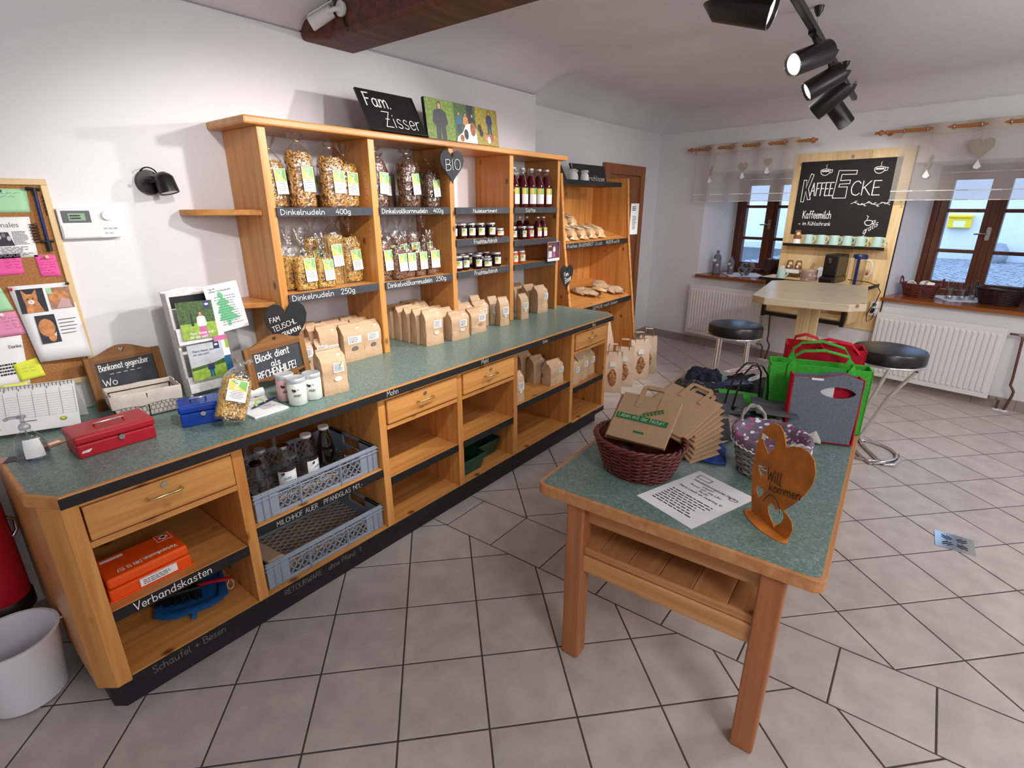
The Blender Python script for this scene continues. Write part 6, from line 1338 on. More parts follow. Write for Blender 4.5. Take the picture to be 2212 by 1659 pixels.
# ================================================================ display table
TA = R(2.5); TO = (1.222, -1.857)
def TL(x, y, z=.75): return (TO[0] + x * math.cos(TA) - y * math.sin(TA), TO[1] + x * math.sin(TA) + y * math.cos(TA), z)
t = thing('display_table', 'wooden table with green top in the middle of the shop', 'table', (*TO, 0), TA); LX, LY = 1.80, .947
o = MB(); o.plate(rrect(LX, LY, .035, 5, LX / 2, LY / 2), (0, 0, .708), (1, 0, 0), (0, 1, 0), .041); obj('wood_edge', o, tabX, t, bev=.010, seg=3)
o = MB(); o.plate(rrect(LX - .03, LY - .03, .024, 4, LX / 2, LY / 2), (0, 0, .7485), (1, 0, 0), (0, 1, 0), .0015); obj('laminate_top', o, lam, t)
for x, y in ((.018, .092), (.018, .752), (LX - .16, .092), (LX - .16, .752)): bx('leg', (x, y, 0, x + .072, y + .072, .708), tabZ, t, .008, seg=3)
for x in (.055, LX - .135): bx('apron', (x, .12, .622, x + .022, LY - .13, .705), tabY, t, .003); bx('stretcher', (x - .022, .155, .418, x + .018, .76, .49), tabY, t, .006)
for y in (.115, .79): bx('long_apron', (.08, y, .622, LX - .13, y + .022, .705), tabX, t, .003)
for k in range(6): bx('shelf_plank', (.05, .13 + k * .115, .492, LX - .13, .2435 + k * .115, .514), tabX, t, .003)
bx('shelf_front_rail', (.036, .155, .493, .054, .755, .524), tabY, t, .006)

def wicker(name, label, loc, rz, rx, ry, h_, kx, ky, mat, rows, seed, stakes=26, thick=.0045, rim=.012, cat='basket', hang=None):
    """woven oval basket: rows of strands passing in and out of upright stakes"""
    t = thing(name, label, cat, loc, rz); ns = stakes * 4
    def ring(z): f = z / h_; return rx * (kx + (1 - kx) * f ** .8), ry * (ky + (1 - ky) * f ** .8)
    o = MB()
    for r in range(rows):
        z = thick + (h_ - 2 * thick) * r / (rows - 1); a_, b_ = ring(z); ph = PI * (r % 2)
        o.tube([((a_ + thick * .9 * math.sin(k * 2 * PI / 8 + ph)) * math.cos(2 * PI * k / ns), (b_ + thick * .9 * math.sin(k * 2 * PI / 8 + ph)) * math.sin(2 * PI * k / ns), z + .0012 * math.sin(k * 1.3 + r)) for k in range(ns)], thick, 5, closed=True)
    obj('weave', o, mat, t, smooth=180)
    o = MB()
    for k in range(stakes * 2):
        a = 2 * PI * k / (stakes * 2); o.tube([(ring(z)[0] * math.cos(a), ring(z)[1] * math.sin(a), z) for z in (0, h_ * .33, h_ * .66, h_)], thick * .7, 5)
    obj('stakes', o, mat, t, smooth=180)
    o = MB(); a_, b_ = ring(h_)
    for j in range(3): o.tube([((a_ + rim * .6 * math.cos(k * .55 + j * 2.1)) * math.cos(2 * PI * k / 120), (b_ + rim * .6 * math.cos(k * .55 + j * 2.1)) * math.sin(2 * PI * k / 120), h_ + rim * .5 * math.sin(k * .55 + j * 2.1)) for k in range(120)], rim * .5, 5, closed=True)
    obj('braided_rim', o, mat, t, smooth=180)
    o = MB(); a_, b_ = ring(0); o.lathe([(.0001, .004), (.97, .004)], 32, sx=a_, sy=b_); a2, b2 = ring(h_); 
    o2 = [(.95 * ring(z)[0], .95 * ring(z)[1], z) for z in (.004, h_ * .5, h_ * .96)]; n = 32
    o.add([(a * math.cos(2 * PI * k / n), b * math.sin(2 * PI * k / n), z) for a, b, z in o2 for k in range(n)], [(i * n + k, i * n + (k + 1) % n, (i + 1) * n + (k + 1) % n, (i + 1) * n + k) for i in range(2) for k in range(n)])
    obj('inner_wall', o, mat, t, smooth=60)
    if hang:
        for a, r_, hh, lean in hang:
            ca_, sa_ = math.cos(R(a)), math.sin(R(a)); a_, b_ = ring(h_); c = Vector((a_ * ca_, b_ * sa_, h_ - .01)); tx = Vector((-sa_, ca_, 0)); upv = Vector((ca_ * lean, sa_ * lean, 1)).normalized(); o = MB()
            P = [c + tx * r_ * math.cos(PI * k / 16) + upv * hh * math.sin(PI * k / 16) for k in range(17)]
            for j in range(2): o.tube([p + (upv * math.cos(k * .9 + j * PI) + Vector((ca_, sa_, 0)) * math.sin(k * .9 + j * PI)) * thick * .8 for k, p in enumerate(P)], thick * 1.1, 6)
            obj('handle', o, mat, t, smooth=180)
    return t
wicker('wicker_basket', 'reddish brown wicker basket holding the paper carrier bags on the table', (1.512, -1.16, .7505), R(78), .178, .15, .135, .72, .72, wickr, 16, 1)
# brown carrier bags: one in front with green print, the rest fanned behind
def carrier(label, org, xd, upd, w_, h_, group='brown paper carrier bags in the basket', printed=False, handle=True):
    """flat folded carrier bag: bottom-left corner, direction of the width, direction up the bag"""
    xd, upd = Vector(xd).normalized(), Vector(upd).normalized(); n = xd.cross(upd).normalized(); upd = n.cross(xd)
    t = thing('carrier_bag', label, 'carrier bag', org, 0, group); t.rotation_euler = Matrix((xd, upd, n)).transposed().to_euler()
    o = MB(); o.add([(0, 0, 0), (w_, 0, 0), (w_, h_, 0), (0, h_, 0), (0, 0, .006), (w_, 0, .006), (w_ , h_, .0035), (0, h_, .0035)], [(3, 2, 1, 0), (4, 5, 6, 7), (0, 1, 5, 4), (1, 2, 6, 5), (2, 3, 7, 6), (3, 0, 4, 7)]); obj('folded_bag', o, kraft2, t, bev=.001, seg=1)
    o = MB(); o.box(.002, .002, .006, w_ - .002, h_ * .26, .0072); o.add([(0, h_ * .26, .0063), (w_ * .18, h_ * .26, .0063), (0, h_ * .4, .0060)], [(0, 1, 2)]); obj('bottom_fold', o, kraft2, t)
    if handle:
        a, b, c, hh, q = w_ * .27, w_ * .73, .018, .050, .015
        o = MB(); o.plate([(a, -.06), (a + c, -.06), (a + c, hh - c), (b - c, hh - c), (b - c, -.06), (b, -.06), (b, hh - q), (b - q, hh), (a + q, hh), (a, hh - q)], (0, h_, .0055), (1, 0, 0), (0, 1, 0), .0022); obj('handle', o, kraft2, t, bev=.0006, seg=1)
    if printed:
        pg_ = plain('print_green', '#1f6b3c', .6); o = MB(); o.box(.008, h_ * .41, .0073, w_ - .02, h_ * .53, .0079)
        o.box(w_ * .42, h_ * .17, .0078, w_ * .6, h_ * .215, .0082); o.tube([(w_ * .36, h_ * .44, .0084), (w_ * .5, h_ * .62, .0084), (w_ * .72, h_ * .72, .0084)], .0008, 5)
        for k in range(13):
            f = k / 12; x, y = w_ * (.42 + .32 * f), h_ * (.55 + .18 * f); s_ = 1 if k % 2 else -1; o.add([(x, y, .0085), (x + .004, y + s_ * .009, .0085), (x + .013, y + s_ * .012, .0085), (x + .009, y + s_ * .002, .0085)], [(0, 1, 2, 3)])
        obj('green_print', o, pg_, t); write('Leben mit der Natur!', .017, (.018, h_ * .445, .0079), (1, 0, 0), (0, 1, 0), t, MATS['print_lightgreen'] if 'print_lightgreen' in MATS else plain('print_lightgreen', '#b9d6b4', .6), .0016, w_ * .78)
    return t
A_ = Vector((1.474, -1.055, .862)); xd = Vector((1.481, -1.291, 0)) - Vector((1.466, -1.045, 0)); ud = Vector((.155, .02, .117))
carrier('brown carrier bag with green leaf print, foremost in the basket', A_ + Vector((.0, .02, .012)), xd, ud, .235, .215, printed=True)
for k in range(2): carrier(f'brown carrier bag right behind the printed one, {ORD[k]} layer', A_ + Vector((.010 + .006 * k, .022 + .012 * k, .003 - .009 * k)), xd + Vector((.012 * k, 0, 0)), ud, .235, .215, handle=k == 0)
BR0, TR0 = Vector((1.592, -1.292, .886)), Vector((1.850, -1.350, .966)); u0_ = (TR0 - BR0).normalized(); x0_ = Vector((.055, -.25, -.004)); x0_ = (x0_ - u0_ * x0_.dot(u0_)).normalized(); n0_ = x0_.cross(u0_)
for k in range(9):
    a = -R(3.2 * k); xk = x0_ * math.cos(a) + u0_ * math.sin(a); uk = u0_ * math.cos(a) - x0_ * math.sin(a); sh_ = .0 if k < 2 else .085 if k < 5 else .10
    carrier(f'brown carrier bag fanned out to the right, {ORD[k]} from the top', BR0 - x0_ * .225 - n0_ * .0092 * k + uk * sh_ + xk * (.004 * k - .0), xk, uk, .235, .275 - sh_ * 1.15 - .004 * k, handle=k in (0, 1, 2, 4))
# cloth pieces
def crumple(name, label, cat, c, w_, d_, rz, h_, mat, seed, group=None, folds=5., tilt=(0, 0), n=22):
    t = thing(name, label, cat, c, rz, group); o = MB()
    def fn(u, v):
        e = min(u, 1 - u, v, 1 - v); q = noise.noise((u * folds + seed, v * folds * .8, seed)) * .5 + .5; q2 = noise.noise((u * folds * 2.3, v * folds * 2 + seed, 4))
        x = (u - .5) * w_ * (1 + .12 * noise.noise((v * 3, seed, 1))); y = (v - .5) * d_ * (1 + .12 * noise.noise((u * 3, seed, 7)))
        return (x, y, .002 + h_ * (.25 + .75 * q + .25 * q2) * min(1, e * 5 + .12) + tilt[0] * max(0, u - .5) + tilt[1] * max(0, v - .5))
    o.grid(n, n, fn); obj('fabric', o, mat, t, smooth=180, solid=.002); return t
def patterned(name, bg, dots, scale, thr=.23):
    m, nt, b = base(name); v = N(nt, 'ShaderNodeTexVoronoi'); v.inputs['Scale'].default_value = scale; nt.links.new(coords(nt, (1, .5, 1)), v.inputs['Vector'])
    f = ramp(nt, v.outputs['Distance'], [(thr, (1, 1, 1, 1)), (thr + .04, (0, 0, 0, 1))]); mx = N(nt, 'ShaderNodeMixRGB'); nt.links.new(f, mx.inputs[0]); mx.inputs[1].default_value = lin(bg)
    c = ramp(nt, v.outputs['Color'], [(i / len(dots), d) for i, d in enumerate(dots)]); nt.nodes[-1].color_ramp.interpolation = 'CONSTANT'; nt.links.new(c, mx.inputs[2]); nt.links.new(mx.outputs[0], b.inputs['Base Color']); b.inputs['Roughness'].default_value = .8; return m
navyp = patterned('navy_leaf_print', '#11131f', ['#c9b98a', '#d8d8d2', '#8f7f4a', '#2b3f86'], 62); navy = plain('navy_cloth', '#141a34', .85, var=.2, scale=30); floral = patterned('floral_lining', '#6e6070', ['#e6dfe3', '#c03f8a', '#e8e4ea', '#8d7f92'], 66, .36)
tt = .7505
crumple('apron', 'dark blue apron with small leaf print, spread at the back left of the table', 'apron', (2.47, -1.08, tt), .50, .36, R(8), .055, navyp, 2)
crumple('cloth_bag', 'plain dark blue cloth bag lying behind the leaf print apron', 'cloth bag', (2.76, -.985, tt + .004), .26, .20, R(15), .075, navy, 3)
crumple('cloth_bag', 'dark folded bag with white tag behind the wire handle', 'cloth bag', (2.78, -1.25, tt), .3, .3, R(10), .075, plain('dark_cloth', '#16171c', .8, var=.2, scale=40), 4)
crumple('cloth_strap', 'dark blue cloth strap lying on the dark bags', 'strap', (2.60, -1.20, tt + .06), .22, .05, R(-35), .03, pnavy, 5, n=12)
t = thing('price_tag', 'white price tag on the dark folded bag', 'tag', (2.63, -1.27, tt + .085), 0, rot=(R(8), R(-25), R(-60))); o = MB(); o.plate([(0, .01), (.015, 0), (.07, 0), (.07, .04), (.015, .04), (0, .03)], (0, 0, 0), (1, 0, 0), (0, 1, 0), .001); obj('card', o, labelw, t); write('69', .02, (.02, .01, .0012), (1, 0, 0), (0, 1, 0), t, ink, .0016) if '6' in GL and '9' in GL else None
t = thing('magazine', 'red and white printed paper at the back edge of the table', 'magazine', (2.80, -1.16, tt + .082), 0, rot=(R(-6), R(-4), R(-30))); t.scale = (.62, .62, 1); bx('pages', (-.1, -.05, 0, .2, .07, .004), labelw, t, 0); o = MB(); o.box(-.1, -.05, .004, .2, -.02, .0046, 0); o.box(-.08, -.0, .004, .2, .012, .0046, 1); o.box(-.06, .03, .004, .2, .04, .0046, 0); obj('print', o, [redm, pbr], t)
crumple('striped_bag', 'white and red striped fabric bag under the paper carrier bags', 'cloth bag', (2.10, -1.16, tt), .3, .22, R(-8), .06, paper, 6)
crumple('tablecloth_bundle', 'dark blue gingham cloth under the paper carrier bags', 'cloth', (1.83, -1.25, tt), .26, .28, R(20), .045, plain('gingham_blue', '#24448f', .8, var=.3, scale=60), 7)
t = thing('ribbon', 'blue and white checked ribbon on the gingham cloth', 'ribbon', (1.80, -1.365, tt + .01), 0, rot=(0, R(-20), R(40))); o = MB()
for k in range(6): o.box(k * .012, 0, 0, k * .012 + .006, .02, .0012); o.box(k * .012, .007, 0, k * .012 + .012, .013, .0012)
obj('checked_band', o, paper, t)
crumple('linen_bag', 'crumpled beige linen bag in the middle of the table', 'cloth bag', (2.08, -1.30, tt), .3, .2, R(-25), .065, linen, 8); crumple('linen_bag', 'flat beige linen piece behind the flowered basket', 'cloth bag', (2.28, -1.57, tt), .22, .2, R(10), .11, linen, 18)
def feltpiece(name, label, c, rot, pts, mat, th=.004, holes=()):
    t = thing(name, label, 'felt bag', c, 0, 'flat felt bags on the table', rot=rot); o = MB(); o.plate(pts, (0, 0, 0), (1, 0, 0), (0, 1, 0), th, holes=holes); obj('felt', o, mat, t, bev=.001, seg=1); return t
feltpiece('felt_bag', 'flat bright green felt bag lying in the middle of the table', (2.29, -1.415, tt + .062), (R(2), R(-4), R(24)), [(0, 0), (.2, -.02), (.22, .17), (.02, .17)], feltgr)
feltpiece('felt_bag', 'flat grey felt bag with round hole on top of the green one', (2.16, -1.40, tt + .078), (R(-2), R(-8), R(35)), [(0, 0), (.2, -.03), (.22, .1), (.02, .12)], feltd, holes=[circ(.05, .045, .03, .022, 14)])
feltpiece('felt_bag', 'grey felt piece behind the flowered basket', (2.13, -1.60, tt + .12), (R(2), R(3), R(20)), [(0, 0), (.26, .0), (.26, .17), (0, .17)], feltd)
feltpiece('felt_bag', 'dark grey felt piece with small white tag beside the carrier bags', (1.90, -1.40, tt + .05), (R(-14), R(-10), R(30)), [(0, 0), (.16, -.02), (.18, .12), (.01, .12)], feltd)
t = thing('handle_strap_bag', 'small dark bag with tall black leather handles behind the flowered basket', 'bag', (2.245, -1.345, tt), R(-40)); bx('bag_body', (-.085, -.035, 0, .105, .035, .045), feltd, t, .012)
for y in (-.03, .03): o = MB(); o.tube([(-.085, y, .06), (-.07, y, .16), (-.04, y * .8, .25), (.0, y * .7, .29), (.05, y * .7, .285), (.085, y * .8, .24), (.095, y, .16), (.1, y, .06)], .0055, 8, flat=.7); obj('handle', o, leather, t, smooth=60)
gbk = wicker('wicker_basket', 'grey wicker basket with flowered fabric lining on the table', (1.80, -1.560, tt), R(40), .140, .124, .15, .74, .74, wickg, 13, 2, stakes=18, thick=.0052, rim=.009, hang=[(0, .052, .075, .3), (180, .052, .06, .55)])
o = MB(); n_ = 48; vs = []; fs = []
for z, f in ((.128, 1.06), (.150, 1.10), (.163, 1.09), (.166, 1.0), (.150, .90), (.08, .76), (.03, .6), (.026, .01)):
    for k in range(n_): a = 2 * PI * k / n_; q = f * (1 + .018 * math.sin(k * 2.7)); vs.append((.140 * q * math.cos(a), .124 * q * math.sin(a), z + .004 * math.sin(k * 1.9)))
for i in range(7): fs += [(i * n_ + k, i * n_ + (k + 1) % n_, (i + 1) * n_ + (k + 1) % n_, (i + 1) * n_ + k) for k in range(n_)]
o.add(vs, fs); obj('flowered_lining', o, floral, gbk, smooth=180)
o = MB(); o.tube([((.140 * 1.08) * math.cos(2 * PI * k / 120), (.124 * 1.08) * math.sin(2 * PI * k / 120), .126 + .003 * math.sin(k * 1.9)) for k in range(120)], .004, 5, closed=True, flat=.6); obj('lace_edge', o, paper, gbk, smooth=180)
# upright felt bags
def tote(label, loc, rz, w_, d_, h_, mat, edge, lean=0., hole=None, handles=False, top=None, th=.006, open_top=True):
    t = thing('felt_tote', label, 'bag', loc, 0, 'upright felt bags on the table', rot=(lean, 0, rz))
    front = top or [(0, 0), (w_, 0), (w_, h_), (0, h_)]
    o = MB(); o.plate(front, (0, 0, 0), (1, 0, 0), (0, 0, 1), -th, holes=[hole] if hole else ()); obj('front_panel', o, mat, t, bev=.0015, seg=1)
    o = MB(); o.plate(front, (0, d_, 0), (1, 0, 0), (0, 0, 1), -th); obj('back_panel', o, mat, t, bev=.0015, seg=1)
    for x in (0, w_ - th):
        o = MB(); o.add([(x, 0, 0), (x, d_, 0), (x, d_, h_), (x, d_ * .5, h_ - .002), (x, 0, h_)] + [(x + th, 0, 0), (x + th, d_, 0), (x + th, d_, h_), (x + th, d_ * .5, h_ - .002), (x + th, 0, h_)], [(0, 1, 2, 3, 4), (9, 8, 7, 6, 5), (0, 5, 6, 1), (1, 6, 7, 2), (2, 7, 8, 3), (3, 8, 9, 4), (4, 9, 5, 0)]); obj('side_panel', o, edge or mat, t)
    bx('bottom_panel', (0, 0, 0, w_, d_, th), edge or mat, t, .001)
    if edge: o = MB(); o.plate([(x * 1.012 - w_ * .006, z * 1.006) for x, z in front], (0, .0025, 0), (1, 0, 0), (0, 0, 1), -.003, holes=[hole] if hole else ()); obj('red_backing', o, edge, t)
    if handles:
        for y, k in ((-.006, .85), (d_ + .006, 1.)):
            o = MB(); P = [(w_ * .22, y, h_ - .07), (w_ * .22, y, h_ - .01), (w_ * .23, y - .012, h_ + .05 * k), (w_ * .30, y - .03, h_ + .085 * k), (w_ * .5, y - .04, h_ + .10 * k), (w_ * .72, y - .03, h_ + .075 * k), (w_ * .79, y - .012, h_ + .035 * k), (w_ * .8, y, h_ - .01), (w_ * .8, y, h_ - .07)]
            vs = []; fs = []
            for i, p in enumerate(P):
                a = Vector(P[max(i - 1, 0)]); b = Vector(P[min(i + 1, len(P) - 1)]); tn = (b - a).normalized(); nn = tn.cross(Vector((0, 1, 0))).normalized(); 
                for s1, s2 in ((-1, -1), (1, -1), (1, 1), (-1, 1)): vs.append(Vector(p) + Vector((0, 1, 0)) * .014 * s1 * (1 if 1 < i < 7 else .25) + nn * .003 * s2 + (Vector((.014 * s1, 0, 0)) if not 1 < i < 7 else Vector((0, 0, 0))))
            L = len(P); fs = [(i * 4 + k_, i * 4 + (k_ + 1) % 4, (i + 1) * 4 + (k_ + 1) % 4, (i + 1) * 4 + k_) for i in range(L - 1) for k_ in range(4)] + [(0, 1, 2, 3), tuple(range((L - 1) * 4, L * 4))]
            o.add(vs, fs); obj('handle', o, mat, t, smooth=50)
    return t
slit = [(.178 + .066 * math.cos(a), .226 + .024 * math.sin(a) * abs(math.sin(a)) ** .3) for a in [2 * PI * k / 20 for k in range(20)]]
gt = tote('grey felt tote with red backing and slit handle, frontmost of the bags', (2.165, -1.545, tt + .0055), R(-70), .268, .075, .29, feltg, feltr, R(-4), hole=slit, top=[(.012, 0), (.255, 0), (.27, .285), (.19, .305), (.11, .285), (0, .282)])
bx('inner_paper', (.09, .03, .16, .17, .034, .25), paper, gt, 0); bx('inner_red', (.02, .04, .02, .245, .044, .27), feltr, gt, 0); bx('tag', (.07, -.0075, .275, .115, -.006, .284), labelw, gt, 0)
tote('bright green felt tote with large loop handles, behind the grey one', (2.315, -1.415, tt), R(-75.5), .405, .095, .30, feltgr, None, handles=True)
rt_ = tote('pinkish red felt tote standing behind the green one', (2.52, -1.435, tt), R(-76), .33, .11, .345, feltr, None, R(2))
for x0, x1, zz in ((.02, .16, .045), (.12, .30, .03)):
    o = MB(); o.tube([(x0, .0, .33), (x0 + .01, -.01, .345 + zz), (x0 + .05, -.012, .36 + zz), (x1 - .04, -.008, .345 + zz), (x1, .0, .33)], .016, 8, flat=.25); obj('bow_handle', o, feltr, rt_, smooth=60)
# flyer and rust heart
t = thing('flyer_sheet', 'white printed sheet lying on the front of the table', 'paper', (1.248, -1.475, .7504), 0)
ex = Vector((1.567 - 1.248, -1.587 + 1.475, 0)); ey = Vector((1.333 - 1.248, -1.249 + 1.475, 0)); t.rotation_euler = (0, 0, math.atan2(ey.y, ey.x) - R(90)); w_, h_ = .2415, .336
# page: width runs away from the shop front, text reads from the far long side
bx('page', (0, 0, 0, .2415, .336, .0006), paper, t, 0, loc=(0, 0, 0)); t.rotation_euler = (0, 0, math.atan2(ex.y, ex.x) ); 
for c in t.children: c.data.transform(Matrix.Diagonal((.338 / .2415, .2415 / .336, 1, 1)))
px_, py_ = (0, -1, 0), (1, 0, 0)          # right and up of the text on the page
def pl_(tx, s, x, y, lw, wd, m=ink): write(tx, s, (y, .2415 - x, .0008), px_, py_, t, m, lw, wd, name='print_line')
mb = MB(); mb.T = Matrix(((0, 1, 0, 0), (-1, 0, 0, .2415), (0, 0, 1, .0008), (0, 0, 0, 1)));
mb.plate([(.025, .285), (.085, .285), (.085, .315), (.025, .315)], (0, 0, 0), (1, 0, 0), (0, 1, 0), 0, 0); mb.plate(circ(.205, .262, .018, .012), (0, 0, 0), (1, 0, 0), (0, 1, 0), 0, 0)
mb.plate([(.03, .289), (.08, .289), (.08, .311), (.03, .311)], (0, 0, .0002), (1, 0, 0), (0, 1, 0), 0, 1); mb.plate(circ(.205, .262, .013, .008), (0, 0, .0002), (1, 0, 0), (0, 1, 0), 0, 1); obj('logos', mb, [inkgrey, paper], t)
for i, (tx, x, s, wd) in enumerate((('Selbstbedienungsladen Maria', .035, .010, .175), ('Laach', .09, .010, .045), ('Rund um die Uhr', .05, .010, .13), ('Mo-So', .1, .010, .04), ('Maria Laach am Jauerling 10', .03, .010, .18))): 
    if all(c in GL or c == ' ' for c in tx): pl_(tx, s, x, .262 - i * .0185, .0016, wd)
lines_of_print((.16, .2415 - .03, .0008), px_, py_, .175, .12, 8, t, ink, 15, fill=.34)

t = thing('rust_heart', 'rusty metal heart ornament with cut out hearts, standing on the table front', 'ornament', (1.425, -1.655, .7505), R(-129))
def rp(X, Y): x = (X - 1350) * .00056 - .034; return (x, max(.0015, (1345 + (X - 1290) * .42 - Y) * .000476))
out = [(1275, 1335), (1255, 1230), (1232, 1090), (1222, 960), (1224, 850), (1236, 760), (1262, 700), (1300, 664), (1342, 655), (1380, 672), (1410, 710), (1432, 760), (1446, 815), (1490, 800), (1545, 800), (1600, 822), (1645, 875), (1667, 950), (1663, 1030), (1630, 1110), (1575, 1190), (1512, 1258), (1545, 1280), (1582, 1320), (1597, 1370), (1588, 1430), (1560, 1465), (1520, 1478), (1470, 1468), (1420, 1440), (1380, 1400), (1330, 1360)]
op = [rp(*q) for q in out][::-1]
def hh_(X, Y, w_, h_, rot=0): 
    c = rp(X, Y); return [(c[0] + (x * math.cos(rot) - (z - h_ / 2) * math.sin(rot)), c[1] + (x * math.sin(rot) + (z - h_ / 2) * math.cos(rot))) for x, z in heart(w_, h_, 20)]
o = MB(); o.plate(op, (0, .001, 0), (1, 0, 0), (0, 0, 1), -.003, holes=[hh_(1322, 820, .056, .062, .12), hh_(1303, 1010, .040, .048), hh_(1312, 1175, .036, .043), hh_(1462, 1325, .072, .078, .1)]); obj('heart_plate', o, rust, t)
hr_ = plain('cut_dark', '#3a2416', .9)
write('Will', .042, (-.030, -.0022, .150), ux=(1, 0, .12), uy=(0, 0, 1), parent=t, mat=hr_, lw=.0032, width=.062, name='cut_lettering'); write('kommen', .030, (-.012, -.0022, .118), ux=(1, 0, .30), uy=(0, 0, 1), parent=t, mat=hr_, lw=.003, width=.132, name='cut_lettering')
o = MB(); o.tube([(.011 + .040 * math.cos(a), -.003, .05 + .06 * math.sin(a)) for a in [R(20 + 140 * k / 12) for k in range(13)]], .0012, 4); obj('cut_arc', o, hr_, t)
o = MB(); o.plate(circ(.006, -.008, .096, .036, 24), (0, 0, 0), (1, 0, 0), (0, 1, 0), .003); obj('foot_plate', o, rust, t)
bx('price_sticker', (-.082, -.0026, .268, -.066, -.0022, .288), labelw, t, 0)

# ================================================================ coffee corner on the window wall
def wt_(name, label, cat, u, n, z, group=None, rz=0.): return thing(name, label, cat, W(u, n, z), WR + rz, group)
t = wt_('coffee_board', 'pale wooden wall panel with large coffee chalkboard between the windows', 'chalkboard', 0, 0, 0)
for a, b in ((1.338, 1.69), (1.692, 2.04), (2.042, 2.396)): bx('panel_board', (a, -.018, .515, b, -.001, 2.24), paleZ, t, .002)
bx('black_edge', (2.396, -.02, .515, 2.404, -.001, 2.24), black, t, 0)
bx('chalkboard', (1.412, -.024, 1.435, 2.305, -.0182, 2.158), chalk, t, .001)
def wr_(tx, s, u, z, lw, wd, sl=0, m=white, uy=(0, 0, 1)): write(tx, s, (u, -.024, z), (1, 0, sl), uy, t, m, lw, wd, off=.0012)
for ol, ht in ((0, 1),):
    # outlined capitals K and E
    mb = MB(); yv = Vector((0, -.0252, 0)); X = Vector((1, 0, 0)); Zv = Vector((0, 0, 1))
    K = [(1.462, 1.765), (1.462, 1.98), (1.490, 1.98), (1.492, 1.90), (1.525, 2.04), (1.552, 2.03), (1.52, 1.895), (1.555, 1.79), (1.528, 1.785), (1.497, 1.87), (1.49, 1.765), (1.462, 1.765)]
    E_ = [(1.765, 1.80), (1.782, 2.06), (1.945, 2.055), (1.945, 2.02), (1.815, 2.022), (1.812, 1.965), (1.90, 1.968), (1.90, 1.935), (1.81, 1.932), (1.806, 1.905), (1.885, 1.905), (1.885, 1.80), (1.765, 1.80)]
    for pl in (K, E_): mb = MB(); ribbon(mb, pl, yv, X, Zv, Vector((0, 0, 0)), .0065); obj('outlined_letter', mb, white, t)
    mb = MB()
    leaf = [(1.945 + .028 * k, 1.745 + .012 * math.sin(k * 1.4)) for k in range(13)]; ribbon(mb, leaf, yv, X, Zv, Vector((0, 0, 0)), .005)
    for k in range(1, 12): x, z = leaf[k]; s_ = 1 if k % 2 else -1; ribbon(mb, [(x, z), (x + .012, z + s_ * .014), (x + .026, z + s_ * .012), (x + .012, z + s_ * .004), (x, z)], yv, X, Zv, Vector((0, 0, 0)), .004)
    obj('chalk_garland', mb, white, t)
    for cx, cz_ in ((1.655, 2.065), (2.135, 2.065)):
        mb = MB()
        ribbon(mb, [(cx + .045 * math.cos(a), cz_ + .045 * math.sin(a) * (1 if math.sin(a) < 0 else .35)) for a in [2 * PI * k / 24 for k in range(25)]], yv, X, Zv, Vector((0, 0, 0)), .006)
        ribbon(mb, [(cx + .042, cz_ + .008), (cx + .066, cz_ + .004), (cx + .062, cz_ - .02), (cx + .034, cz_ - .026)], yv, X, Zv, Vector((0, 0, 0)), .006)
        ribbon(mb, [(cx - .03, cz_ - .004), (cx + .03, cz_ - .004)], yv, X, Zv, Vector((0, 0, 0)), .016); ribbon(mb, [(cx, cz_ + .012), (cx + .008, cz_ + .03), (cx + .002, cz_ + .046), (cx + .008, cz_ + .058)], yv, X, Zv, Vector((0, 0, 0)), .004); obj('chalk_cup', mb, white, t)
    cx, cz_ = 2.135, 1.575; mb = MB()
    ribbon(mb, [(cx + .034 * math.cos(a), cz_ + .034 * math.sin(a) * (1 if math.sin(a) < 0 else .45)) for a in [2 * PI * k / 20 for k in range(21)]], yv, X, Zv, Vector((0, 0, 0)), .007); ribbon(mb, [(cx + .03, cz_ + .006), (cx + .055, cz_ + .016), (cx + .05, cz_ - .01), (cx + .025, cz_ - .018)], yv, X, Zv, Vector((0, 0, 0)), .006); ribbon(mb, [(cx - .02, cz_ + .02), (cx - .012, cz_ + .05), (cx - .026, cz_ + .06)], yv, X, Zv, Vector((0, 0, 0)), .005)
    obj('chalk_cup', mb, white, t)
wr_('AFFEE', .125, 1.545, 1.825, .0085, .215); wr_('CKE', .13, 1.925, 1.825, .0085, .25); wr_('Kaffeemilch', .075, 1.51, 1.60, .0065, .275); wr_('> im Kühlschrank', .038, 1.478, 1.53, .0042, .315); wr_('gratis', .06, 2.105, 1.455, .0058, .14, .75)
sh = wt_('mug_shelf', 'narrow black edged shelf with mint mugs under the chalkboard', 'shelf', 1.40, .0185, 1.318); bx('board', (0, -.115, 0, .942, 0, .026), paleX, sh, .001); bx('black_front', (-.003, -.121, -.001, .945, -.1145, .027), black, sh, .001)
def mug(label, u, n, z, group, rz=0., handle=True):
    t = wt_('mug', label, 'mug', u, n, z, group, rz); o = MB(); o.lathe([(.028, 0), (.043, .002), (.045, .01), (.0385, .092), (.0360, .092), (.036, .085), (.04, .012), (.0001, .01)], 24); obj('mug_body', o, mint, t, smooth=50)
    o = MB(); o.tube([(.038, 0, .078), (.056, 0, .08), (.066, 0, .066), (.064, 0, .045), (.05, 0, .026), (.041, 0, .024)], .0055, 8); obj('handle', o, mint, t, smooth=60); o = MB(); o.tube([(.0372 * math.cos(a), .0372 * math.sin(a), .092) for a in [2 * PI * k / 24 for k in range(24)]], .0018, 5, closed=True); obj('white_rim', o, porc, t, smooth=60); return t
gm = 'mint mugs on the narrow shelf'; m0 = mug('mint green mug at the left end of the shelf, beside stacked paper cups', 1.632, .085, 1.3445, gm)
